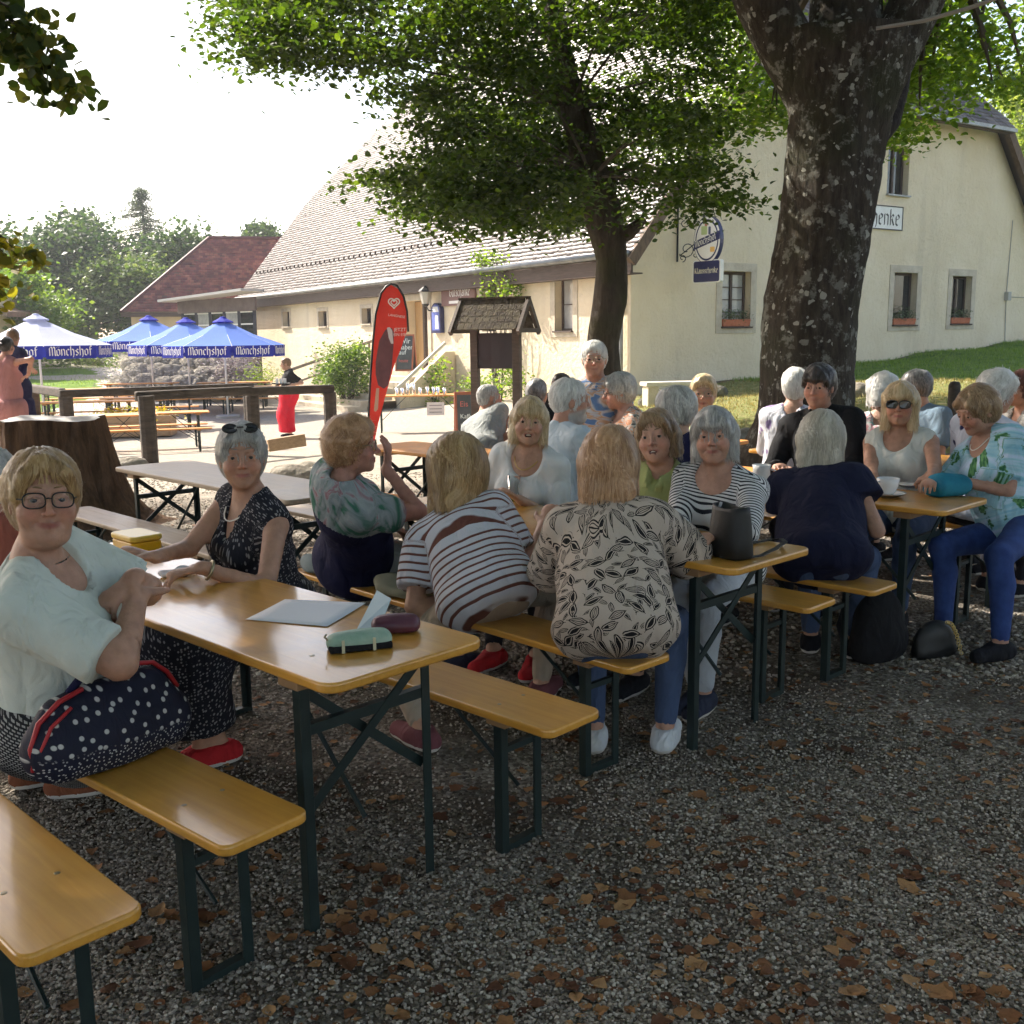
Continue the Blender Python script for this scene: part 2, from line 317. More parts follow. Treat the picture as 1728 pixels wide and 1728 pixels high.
# ---------------------------------------------------------------- main building
M_plaster=None
def plaster_mat(name,c1,c2,stain):
    m,nt,p=base_mat(name,.92,spec=.15); L=nt.links; tc=nt.nodes.new('ShaderNodeTexCoord')
    n=N(nt,'ShaderNodeTexNoise',Scale=.9,Detail=7,Roughness=.65); L.new(tc.outputs['Object'],n.inputs['Vector'])
    r=ramp(nt,[(.3,c1),(.7,c2)],n.outputs[0])
    mp=N(nt,'ShaderNodeMapping'); mp.inputs['Scale'].default_value=(1.5,1.5,.16); L.new(tc.outputs['Object'],mp.inputs[0])
    n2=N(nt,'ShaderNodeTexNoise',Scale=1.2,Detail=5); L.new(mp.outputs[0],n2.inputs['Vector'])
    f=ramp(nt,[(.52,(0,0,0)),(.75,(.55,.55,.55))],n2.outputs[0]); mx=N(nt,'ShaderNodeMix',data_type='RGBA'); L.new(f.outputs[0],mx.inputs[0]); L.new(r.outputs[0],mx.inputs[6]); mx.inputs[7].default_value=c4(stain); L.new(mx.outputs[2],p.inputs['Base Color'])
    n3=N(nt,'ShaderNodeTexNoise',Scale=7,Detail=8,Roughness=.7); L.new(tc.outputs['Object'],n3.inputs['Vector'])
    b=N(nt,'ShaderNodeBump',Strength=.9,Distance=.06); L.new(n3.outputs[0],b.inputs['Height']); L.new(b.outputs[0],p.inputs['Normal']); return m
M_plaster=plaster_mat('cream_plaster',(.74,.625,.44),(.83,.725,.545),(.60,.51,.37))
M_stone=mat('sandstone',(.50,.43,.33),(.62,.55,.44),rough=.9,scale=5,bump=.01,bscale=40,spec=.15)
M_dark=mat('dark_wood',(.055,.035,.025),(.09,.06,.045),rough=.7,scale=4,stretch=(1,1,8))
M_dwood=mat('door_wood',(.42,.24,.09),(.55,.34,.14),rough=.5,scale=3,stretch=(6,6,.5))
M_glass=mat('window_glass',(.02,.022,.025),rough=.05,spec=.9)
M_pane=mat('curtained_pane',(.30,.30,.29),(.42,.42,.40),rough=.15,spec=.8,scale=3)
M_black=mat('black_iron',(.012,.012,.013),rough=.45,spec=.4)
M_zinc=mat('zinc_gutter',(.22,.23,.23),(.33,.34,.34),rough=.45,scale=3,metal=.6)
M_white=mat('white_paint',(.75,.74,.70),(.82,.81,.78),rough=.5,scale=3)
M_navy=mat('navy_enamel',(.012,.016,.09),rough=.3,spec=.5)
M_terra=mat('terracotta',(.42,.12,.055),(.5,.17,.085),rough=.75,scale=8)
bld=empty('inn_building',KB,0,'cream plastered inn with steep tiled roof and half hipped gable','building')
def BL(p): return Vector(p)-KB            # to the building's own frame
def wall_holes(name,u,nrm,u0,u1,z0,ztop,holes,thick,mat_,brk=(),zbrk=3.8):
    """ztop(u): roofline. holes: (ua,ub,za,zb). wall front face in plane through KB, reveals go along -nrm"""
    us=sorted(set([u0,u1]+[h[0] for h in holes]+[h[1] for h in holes]+list(brk))); zs=sorted(set([z0]+[h[2] for h in holes]+[h[3] for h in holes]))
    m=MB(); P=lambda a,z,d=0: BL(Vector((KB.x,KB.y,z))+u*a-nrm*d)
    for a,b in zip(us,us[1:]):
        ta,tb=ztop(a),ztop(b); zz=[z for z in zs if z<min(ta,tb)-.01]
        for c,d in zip(zz,zz[1:]):
            if any(h[0]<=a+1e-6 and h[1]>=b-1e-6 and h[2]<=c+1e-6 and h[3]>=d-1e-6 for h in holes): continue
            m.quad(P(a,c),P(b,c),P(b,d),P(a,d))
        m.quad(P(a,zz[-1]),P(b,zz[-1]),P(b,tb),P(a,ta))
    for a,b,c,d in holes:
        m.quad(P(a,c),P(a,d),P(a,d,thick),P(a,c,thick)); m.quad(P(b,d),P(b,c),P(b,c,thick),P(b,d,thick)); m.quad(P(a,d),P(b,d),P(b,d,thick),P(a,d,thick)); m.quad(P(b,c),P(a,c),P(a,c,thick),P(b,c,thick))
    return m.build(name,mat_,bld)
def rect(f,x0,y0,x1,y1):
    a=f(x0,(y0+y1)/2)[0]; b=f(x1,(y0+y1)/2)[0]; xm=(x0+x1)/2; return (min(a,b),max(a,b),f(xm,y1)[1],f(xm,y0)[1])
TW=25.6; EZ=3.78; SL=1.22; SW=17.0; HIP=3.05; HZ=EZ+SL*HIP
fh={'w1':rect(fac,477.5,526,489,551.5),'w2':rect(fac,538,525,552,551.5),'w3':rect(fac,611,520,627,547),'door':rect(fac,687,507,723,622),'trans':rect(fac,684,482,720,492),
    'w5':rect(fac,814,478,838,560),'w6':rect(fac,937,468,967,559)}
gh={'g1':rect(gab,1218,458,1266,552),'g2':rect(gab,1507,460,1546,549),'g3':rect(gab,1605,466,1638,547),'g4':rect(gab,1498,246,1534,330)}
def roofz_g(s): return min(EZ+SL*s, EZ+SL*(SW-s), HZ)
wf=wall_holes('facade_wall',fv,-gv,0,TW,-1,lambda t:EZ+.05,list(fh.values()),.32,M_plaster)
wg=wall_holes('gable_wall',gv,-fv,0.0,SW,-1,lambda s:roofz_g(s)+.02,list(gh.values()),.30,M_plaster,brk=(HIP,SW-HIP))
# far walls close the house
m=MB(); P=lambda t,s,z:BL(WB(t,s,z))
m.quad(P(TW,0,-1),P(TW,SW,-1),P(TW,SW,EZ),P(TW,0,EZ)); m.add([P(TW,0,EZ),P(TW,SW,EZ),P(TW,SW-HIP,HZ),P(TW,HIP,HZ)],[(0,1,2,3)]); m.quad(P(0,SW,-1),P(TW,SW,-1),P(TW,SW,EZ),P(0,SW,EZ)); m.build('rear_wall',M_plaster,bld)
def window(hole,u,nrm,surround,sillp,thick,pane,mull=1,bars=0,name='window',fr=M_dark,leaf=None):
    a,b,c,d=hole; Pw=lambda x,z,dd:BL(Vector((KB.x,KB.y,z))+u*x-nrm*dd)
    w_=empty(name); w_.parent=bld
    def rb(mm,x0,x1,z0,z1,d0,d1):
        vs=[Pw(x,z,dd) for x in(x0,x1) for z in(z0,z1) for dd in(d0,d1)]; mm.add(vs,[(0,1,3,2),(4,6,7,5),(0,4,5,1),(2,3,7,6),(0,2,6,4),(1,5,7,3)])
    mm=MB(); t=.07; dp=thick*.62
    rb(mm,a,b,d-t,d,dp,dp+.06); rb(mm,a,b,c,c+t,dp,dp+.06); rb(mm,a,a+t,c+t,d-t,dp,dp+.06); rb(mm,b-t,b,c+t,d-t,dp,dp+.06)
    if mull: xm=(a+b)/2; rb(mm,xm-.04,xm+.04,c+t,d-t,dp-.008,dp+.055)
    for k in range(bars): z=c+t+(d-c-2*t)*(k+1)/(bars+1); rb(mm,a+t,b-t,z-.012,z+.012,dp+.005,dp+.05)
    mm.build('frame',fr,w_)
    mm=MB(); rb(mm,a+t-.01,b-t+.01,c+t-.01,d-t+.01,dp+.03,dp+.036); mm.build('pane',pane,w_)
    mm=MB(); rb(mm,a,b,c,d,thick+.25,thick+.27); mm.build('room_behind',mat('dark_room',(.02,.018,.016),rough=.9),w_)
    if surround:
        sw=surround
        mm=MB(); rb(mm,a-sw,b+sw,d,d+sw,-.022,.02); mm.build('lintel',M_stone,w_,bevel=.006)
        for x0,x1 in((a-sw,a),(b,b+sw)): mm=MB(); rb(mm,x0,x1,c,d-.003,-.020,.02); mm.build('jamb',M_stone,w_,bevel=.006)
        mm=MB(); rb(mm,a-sw,b+sw,c-sw*.75,c-.002,-.028,.02); mm.build('base_stone',M_stone,w_,bevel=.006)
    if sillp: mm=MB(); rb(mm,a-.03,b+.03,c-.03,c+.012,-.09,dp); mm.build('sill',sillp,w_)
    return w_
for k in('w1','w2','w3'): window(fh[k],fv,-gv,.13,M_stone,.32,M_glass,1,0)
window(fh['w5'],fv,-gv,.2,M_stone,.32,M_glass,1,0); window(fh['w6'],fv,-gv,.2,M_dark,.32,M_pane,0,1)
window(fh['trans'],fv,-gv,0,None,.32,M_glass,0,0,'transom_window')
window(gh['g1'],gv,-fv,.2,M_dark,.30,M_pane,1,3); window(gh['g2'],gv,-fv,.2,M_dark,.30,M_glass,0,0); window(gh['g3'],gv,-fv,.2,M_dark,.30,M_glass,1,0); window(gh['g4'],gv,-fv,0,M_zinc,.30,M_glass,1,0)
# door: open leaf, surround
a,b,c,d=fh['door']; dr=empty('door'); dr.parent=bld
Pf=lambda t,z,dd=0:BL(Vector((KB.x,KB.y,z))+fv*t+gv*dd)
def rbf(mm,x0,x1,z0,z1,d0,d1): mm.add([Pf(x,z,dd) for x in(x0,x1) for z in(z0,z1) for dd in(d0,d1)],[(0,1,3,2),(4,6,7,5),(0,4,5,1),(2,3,7,6),(0,2,6,4),(1,5,7,3)])
mm=MB(); rbf(mm,b-.62,b-.02,c+.01,d-.02,.30,.35); mm.build('door_leaf',M_dwood,dr); 
mm=MB(); rbf(mm,a+.02,a+.62,c+.01,d-.02,.50,.54); mm.build('inner_wall_panel',mat('hall_wall',(.55,.47,.40),rough=.9),dr)
mm=MB(); rbf(mm,b-.74,b-.62,c,d,.24,.36); mm.build('door_post',M_dark,dr)
for x0,x1 in((a-.22,a),(b,b+.22)): mm=MB(); rbf(mm,x0,x1,c,d,-.03,.02); mm.build('jamb',M_stone,dr,bevel=.008)
mm=MB(); rbf(mm,a-.25,b+.25,d+.002,d+.2,-.035,.02); mm.build('lintel',M_stone,dr,bevel=.008)
mm=MB(); rbf(mm,a-.3,b+.3,c-.06,c+.01,1.2,1.24); mm.build('hall_back',mat('dark_room',(.02,.018,.016)),dr)
# ------------------------------------------------------------ roofs built of single tile slabs
def roof_tiles(name,O,ue,us,un,inside,width,length,tw,th,mat_,parent,jit=.005,thick=.012,lift=.020):
    """O eave origin, ue along eave, us up the slope, un normal (local vectors)"""
    nrow=int(length/th); ncol=int(width/tw); r,c=np.meshgrid(np.arange(nrow),np.arange(ncol),indexing='ij'); r=r.ravel(); c=c.ravel()
    uu=(c+.5*(r%2))*tw; vv=r*th; k=inside(uu+tw/2,vv+th/2); uu=uu[k]; vv=vv[k]; n=len(uu)
    ue,us,un,O=[np.array(x) for x in(ue,us,un,O)]; j=nr.normal(0,jit,(n,3))
    g=.006
    def pt(du,dv,dn,jj): return O+np.outer(uu+du,ue)+np.outer(vv+dv+j[:,0]*1.2,us)+np.outer(dn+jj,un)
    b=lift+j[:,1]*.6
    A=pt(g,0,b,0);B=pt(tw-g,0,b+j[:,2]*.5,0);C=pt(tw-g,th*1.12,b-lift,0);Dd=pt(g,th*1.12,b-lift,0); E=pt(g,0,b-thick-.004,0); Fq=pt(tw-g,0,b-thick-.004,0)
    V=np.stack([A,B,C,Dd,E,Fq],1).reshape(-1,3); i=np.arange(n)*6
    q=np.concatenate([np.stack([i,i+1,i+2,i+3],1),np.stack([i+4,i+5,i+1,i],1)])
    o=link(name,mesh_np(name,V,q,False,{'rv':np.repeat(nr.random(n),6)}),mat_,parent); o['kind']='stuff'; return o
def tile_mat(name,cs,rough=.55,spec=.5):
    m,nt,p=base_mat(name,rough,spec=spec); L=nt.links; a=N(nt,'ShaderNodeAttribute',attribute_name='rv'); r=ramp(nt,[(i/(len(cs)-1),c) for i,c in enumerate(cs)],a.outputs['Fac'])
    tc=nt.nodes.new('ShaderNodeTexCoord'); n=N(nt,'ShaderNodeTexNoise',Scale=1.1,Detail=7,Roughness=.7); L.new(tc.outputs['Object'],n.inputs['Vector']); f=ramp(nt,[(.35,(.6,.6,.6)),(.65,(1.2,1.2,1.2))],n.outputs[0])
    mx=N(nt,'ShaderNodeMix',data_type='RGBA',blend_type='MULTIPLY'); mx.inputs[0].default_value=1; L.new(r.outputs[0],mx.inputs[6]); L.new(f.outputs[0],mx.inputs[7]); L.new(mx.outputs[2],p.inputs['Base Color']); return m
M_tile=tile_mat('weathered_tile',[(.055,.041,.037),(.085,.067,.060),(.11,.09,.08),(.145,.122,.11)],.45,.5)
M_tile2=tile_mat('red_tile',[(.11,.035,.04),(.17,.05,.05),(.21,.065,.055),(.26,.10,.075)],.6,.4)
OV=.36; ang=math.atan(SL); RL=(SW/2+OV)/math.cos(ang)
us=gv*math.cos(ang)+Vector((0,0,math.sin(ang))); un=-gv*math.sin(ang)+Vector((0,0,math.cos(ang)))
O=WB(-.45,-OV,EZ-SL*OV+.10)
def ins(u,v):
    s=v*math.cos(ang)-OV; t=u-.45; return (t<TW+.5-np.maximum(0,s-HIP)*.98)&(t>-.46+np.maximum(0,s-HIP)*.98)
roof_tiles('roof_tiles',BL(O),fv,us,un,ins,TW+1.0,RL,.18,.14,M_tile,bld)
# roof deck under the tiles (all four planes), hips
m=MB(); q=lambda t,s,z:BL(WB(t,s,z))
e=.35; zr=EZ+SL*SW/2; hr=(SW/2-HIP)*.98
def up(s): return EZ+SL*s+.10
A0,A1=q(-.45,-OV,up(-OV)),q(TW+.5,-OV,up(-OV)); H0,H1=q(-.45,HIP,up(HIP)),q(TW+.5,HIP,up(HIP)); R0,R1=q(hr,SW/2,up(SW/2)),q(TW-hr,SW/2,up(SW/2))
B0,B1=q(-.45,SW+OV,up(-OV)),q(TW+.5,SW+OV,up(-OV)); I0,I1=q(-.45,SW-HIP,up(HIP)),q(TW+.5,SW-HIP,up(HIP))
m.add([A0,A1,H1,R1,R0,H0],[(0,1,2,3,4,5)]); m.add([B0,B1,I1,R1,R0,I0],[(5,4,3,2,1,0)]); m.add([H0,R0,I0],[(0,1,2)]); m.add([H1,I1,R1],[(0,1,2)])
m.build('roof_deck',mat('roof_felt',(.10,.075,.065),rough=.9),bld)
# gable hip tiles
hn=(Vector((H0))-Vector((I0))).normalized(); hs=(R0-(H0+I0)/2).normalized(); hnn=hs.cross(-hn); hnn=hnn if hnn.z>0 else -hnn
wd=(H0-I0).length
roof_tiles('hip_tiles',I0-hs*.25,hn,hs,hnn,lambda u,v:(np.abs(u-wd/2)<wd/2*(1-(v-.25)/((R0-(H0+I0)/2).length))+.1),wd,(R0-(H0+I0)/2).length,.19,.165,M_tile,bld)
m=MB(); m.bar(I0-hs*.28+Vector((0,0,-.05)),H0-hs*.28+Vector((0,0,-.05)),.12,.10); m.build('hip_gutter',M_zinc,bld)
m=MB(); m.bar(I0-hs*.05+Vector((0,0,-.22)),H0-hs*.05+Vector((0,0,-.22)),.22,.14); m.build('hip_fascia',M_dark,bld)
# verge beams, eave fascia, gutter, snow hooks
M_beam=mat('weathered_beam',(.085,.055,.035),(.15,.10,.065),rough=.8,scale=5,stretch=(3,3,1))
for s0,s1,zz in((-OV,HIP,0),(SW+OV,SW-HIP,0)):
    for t in(-.40,): 
        m=MB(); f_=lambda s:up(s if s<SW/2 else SW-s)-.20
        m.bar(q(t,s0,f_(s0)),q(t,s1,f_(s1)),.16,.26,up=(un if s0<5 else Vector((gv.x*math.sin(ang),gv.y*math.sin(ang),math.cos(ang))))); m.build('verge_beam',M_beam,bld)
m=MB(); m.bar(q(-.4,-OV+.06,up(-OV)-.27),q(TW+.4,-OV+.06,up(-OV)-.27),.05,.34); m.build('fascia',M_dark,bld)
m=MB(); m.bar(q(-.4,-.17,up(-OV)-.445),q(TW+.4,-.17,up(-OV)-.445),.36,.03); m.build('soffit',M_dark,bld)
pts=[]; m=MB(); m.tube([q(-.42,-OV-.08,up(-OV)-.02),q(TW+.45,-OV-.08,up(-OV)-.06)],.075,8); m.build('gutter',M_zinc,bld,smooth=True)
m=MB()
for i in range(60): p=BL(O)+fv*(.6+i*.43+rnd.uniform(-.03,.03))+us*1.25+un*.05; m.bar(p,p+us*.10+un*.05,.035,.06,up=un)
o=m.build('snow_hooks',M_dark,bld,kind='stuff')
m=MB(); m.tube([q(-.03+.25,-.1,EZ-.2),q(.22,-.1,1.4),q(.22,-.1,0)],.055,8); m.build('downpipe',M_zinc,bld,smooth=True)
m=MB(); m.tube([q(TW-.15,-.1,EZ-.3),q(TW-.15,-.1,-.4)],.055,8); m.build('downpipe',M_zinc,bld,smooth=True)
# corner pilaster strip of the facade
# cable and box on the gable
sx,zx=gab(1697,500); sy,zy=gab(1708,372); sz2,zz2=gab(1694,590)
m=MB(); m.tube([q(-.02,sy,zy),q(-.02,sx,zx),q(-.02,sz2,zz2)],.012,5); m.tube([q(-.02,sx,zx-.02),q(-.02,sx+3,zx-.03)],.012,5); m.build('wall_cable',mat('grey_cable',(.35,.33,.3)),bld)
m=MB(); m.box(q(-.06,sx,zx),(.16,.16,.26),Matrix.Rotation(FA,3,'Z')); m.build('junction_box',mat('grey_box',(.4,.39,.36)),bld,bevel=.01)
# ------------------------------------------------------------ stairs in front of the door
zs=fh['door'][2]; tc_=(fh['door'][0]+fh['door'][1])/2
st=empty('entrance_stairs',WB(tc_,-.8,0),0,'broad sandstone steps leading up to the inn door','stairs')
SO=Vector((WB(tc_,-.8,0)))
def ST(t,s,z): return WB(t,s,z)-SO
gb=gz(*WB(tc_-1,-4.0,0).xy); nst=7; rise=(zs-gb)/nst
for i in range(nst):
    zt=zs-.012-i*rise; s1=-.04-1.0-i*.40; s0=s1+.62 if i else -.04
    m=MB(); vs=[ST(t,s,z) for t in(tc_-2.1,tc_+2.6) for s in(s0,s1) for z in(zt-rise-.03,zt)]
    m.add(vs,[(0,1,3,2),(4,6,7,5),(0,4,5,1),(2,3,7,6),(0,2,6,4),(1,5,7,3)]); m.build('step',M_stone,st,bevel=.012)
M_rail=mat('grey_wood_rail',(.16,.13,.10),(.26,.21,.16),rough=.8,scale=6)
for t0 in(tc_+2.45,):
    m=MB(); m.bar(ST(t0,-.3,zs+.9),ST(t0,-3.4,gb+1.05),.07,.09); m.build('handrail',M_rail,st)
    m=MB(); m.bar(ST(t0,-.3,zs+.45),ST(t0,-3.4,gb+.6),.05,.06); m.build('lower_rail',M_rail,st)
    for s in(-.5,-1.9,-3.3): zb=zs+(s+.3)/3.1*(zs-gb); m=MB(); m.bar(ST(t0,s,zb-.6),ST(t0,s,zb+.9),.07,.07); m.build('rail_post',M_rail,st)
m=MB(); vs=[ST(t,s,z) for t in(tc_-2.35,tc_-2.12) for s,z in((-.04,-.4),(-.04,zs+.55),(-.35,zs+.55),(-1.9,gb+.35),(-1.9,-.6))]
m.add(vs,[(0,1,2,3,4),(9,8,7,6,5),(0,5,6,1),(1,6,7,2),(2,7,8,3),(3,8,9,4)]); m.build('side_wall',M_plaster,st)
m=MB(); m.bar(ST(tc_-2.24,-.3,zs+.8),ST(tc_-2.24,-2.0,gb+.55),.07,.09); m.build('handrail',mat('pale_rail',(.6,.58,.52)),st)
# ------------------------------------------------------------ red roofed side building with veranda
Y2=47.0; c0=D(213,527,Y2); c1=D(222,548,Y2); zE=D(213,527,Y2).z
sb=empty('side_building',(c1.x,Y2,gz(c1.x,Y2)),0,'low side building with steep dark red tiled hip roof','building'); S0=sb.location.copy()
dirx=Vector((.97,.24,0)).normalized(); diry=Vector((-.24,.97,0)).normalized()
X0=Vector((c1.x,Y2,0)); rp=D(352,399,Y2+4.2); LX=9.5
m=MB(); Q=lambda a,b,z:X0+dirx*a+diry*b+Vector((0,0,z))-S0
for (a0,b0,a1,b1) in((0,0,LX,0),(0,0,0,8),(LX,0,LX,8),(0,8,LX,8)): m.quad(Q(a0,b0,-1),Q(a1,b1,-1),Q(a1,b1,zE+.1),Q(a0,b0,zE+.1))
m.build('wall',mat('yellow_plaster',(.62,.52,.33),(.70,.60,.40),rough=.9,scale=2),sb)
ridz=rp.z; ra=(rp-X0).dot(dirx); rbk=4.2
E0,E1,T0,T1=Q(-.35,-.4,zE),Q(LX+.4,-.4,zE),Q(ra,rbk,ridz),Q(LX-.2,rbk,ridz)
K0,K1=Q(-.35,8.8,zE),Q(LX+.4,8.8,zE)
m=MB(); m.add([E0,E1,T1,T0],[(0,1,2,3)]); m.add([E0,T0,K0],[(0,1,2)]); m.add([K0,T0,T1,K1],[(0,1,2,3)]); m.build('roof_deck',M_dark,sb)
sl_=(T0-E0); vs_=(Q(ra,rbk,ridz)-Q(ra,-.4,zE)); Ls=vs_.length; vs_.normalize(); nn=dirx.cross(vs_); We=LX+.75
roof_tiles('roof_tiles',E0,dirx,vs_,nn,lambda u,v:(u>(ra+.35)*v/Ls-.05),We,Ls,.2,.2,M_tile2,sb)
m=MB(); m.tube([E0,T0],.10,6); m.tube([T0,T1],.11,6); m.build('ridge_tiles',M_tile2,sb)
m=MB(); m.bar(E0+Vector((0,-.05,-.12)),E1+Vector((0,-.05,-.12)),.1,.2); m.build('fascia',M_dark,sb)
# veranda
va,vb=D(303,510,44.5),D(400,497,41.8)
ver=empty('veranda',(va.x,44.5,gz(va.x,44.5)),0,'dark timber veranda with glazed windows between the two buildings','veranda'); V0=ver.location.copy()
vd=(Vector((vb.x,vb.y,0))-Vector((va.x,va.y,0))); vl=vd.length; vd.normalize(); vn=Vector((vd.y,-vd.x,0)); zt=(va.z+vb.z)/2
VQ=lambda a,b,z:Vector((va.x,va.y,0))+vd*a+vn*b+Vector((0,0,z))-V0
m=MB(); m.bar(VQ(-.4,.25,va.z+.05),VQ(vl+1.4,.25,vb.z+.12),1.1,.10); m.build('roof_slab',mat('sheet_roof',(.5,.48,.46),rough=.5),ver)
m=MB(); m.bar(VQ(-.1,.0,zt-.30),VQ(vl+1.2,.0,zt-.30),.1,.52); m.build('fascia',mat('brown_board',(.10,.07,.065),(.15,.11,.10),rough=.8,scale=3),ver)
m=MB(); m.bar(VQ(0,-.1,.2),VQ(vl+1.2,-.1,.2),.12,1.9); m.build('base_wall',M_dark,ver)
M_bluish=mat('blue_black_timber',(.02,.022,.035),rough=.6)
for i in range(6): a=.1+i*(vl+.9)/5; m=MB(); m.bar(VQ(a,-.06,.5),VQ(a,-.06,zt-.4),.12,.12); m.build('post',M_bluish,ver)
for i in range(5):
    a=.1+(i+.5)*(vl+.9)/5; wv=empty('window'); wv.parent=ver; m=MB(); hw=(vl+.9)/10-.07
    m.bar(VQ(a-hw,-.09,(zt+1)/2+.1),VQ(a+hw,-.09,(zt+1)/2+.1),.01,zt-1.8); m.build('pane',M_pane if i in(1,3) else M_glass,wv)
    for k in range(4): z=1.3+k*(zt-1.9)/3; m=MB(); m.bar(VQ(a-hw,-.07,z),VQ(a+hw,-.07,z),.03,.05); m.build('glazing_bar',M_white,wv)
# hut at the left edge
hp=D(10,530,42); hut=empty('garden_hut',(hp.x-1.5,42,gz(hp.x-1.5,42)),0,'small hut with brown roof at the left edge','hut'); H_=hut.location.copy()
m=MB(); m.box((0,0,1.2),(3.4,3,3.6)); m.build('wall',mat('yellow_plaster',(.62,.52,.33)),hut)
zz=hp.z-H_.z; m=MB(); m.add([(-2.3,-2,zz+1.2),(2.5,-2,zz-.15),(2.5,2,zz-.15),(-2.3,2,zz+1.2),(-2.3,-2,zz+1.4),(2.5,-2,zz+.05),(2.5,2,zz+.05),(-2.3,2,zz+1.4)],[(0,1,2,3),(7,6,5,4),(0,4,5,1),(1,5,6,2),(2,6,7,3)]); m.build('roof',mat('brown_roof',(.16,.09,.06),(.22,.13,.09),scale=6),hut)
# ---------------------------------------------------------------- trees and shrubs
def leaf_mesh(name,C,size,up=.6,droop=.25,asp=.62,smooth=False,lobes=False,rv=None,simple=False):
    """one folded 6-sided leaf at every centre C"""
    n=len(C); az=nr.random(n)*2*np.pi; d=np.stack([np.cos(az),np.sin(az),-droop+nr.normal(0,.35,n)],1); d/=np.linalg.norm(d,axis=1)[:,None]
    nn=nr.normal(0,1,(n,3))*(1-up)+np.array([0,0,1])*up; nn-=d*(nn*d).sum(1)[:,None]; nn/=np.linalg.norm(nn,axis=1)[:,None]; s=np.cross(d,nn)
    L=size*(.6+.7*nr.random(n))[:,None]; W=L*asp*.5
    b=C-d*L*.5; t=C+d*L*.5-nn*L*.06; r1=C-d*L*.18+s*W+nn*L*.08; l1=C-d*L*.18-s*W+nn*L*.08; r2=C+d*L*.2+s*W*.85+nn*L*.06; l2=C+d*L*.2-s*W*.85+nn*L*.06
    if simple:
        V=np.stack([b,C+s*W*1.1+nn*L*.08,t,C-s*W*1.1+nn*L*.08],1).reshape(-1,3); i=np.arange(n)*4
        return mesh_np(name,V,np.stack([i,i+1,i+2,i+3],1),smooth,{'rv':np.repeat(nr.random(n) if rv is None else rv,4)})
    V=np.stack([b,r1,r2,t,l2,l1],1).reshape(-1,3); i=np.arange(n)*6
    q=np.concatenate([np.stack([i,i+1,i+2,i+3],1),np.stack([i,i+3,i+4,i+5],1)])
    rv=nr.random(n) if rv is None else rv
    return mesh_np(name,V,q,smooth,{'rv':np.repeat(rv,6)})
def cluster_points(cs,per,rad,flat=.28):
    k=len(cs); c=np.repeat(np.asarray(cs),per,0); r=np.repeat(np.asarray(rad).reshape(-1,1) if hasattr(rad,'__len__') else np.full((k,1),rad),per,0)
    o=nr.normal(0,.5,(len(c),3)); o[:,2]*=flat; o[:,2]-=.12*(o[:,0]**2+o[:,1]**2)
    return c+o*r
def in_frame(p,mx=40,my=40,ymax=1e9):
    if p[1]<.3: return False
    x,y=PJ(p); return -mx<x<1728+mx and y>-my
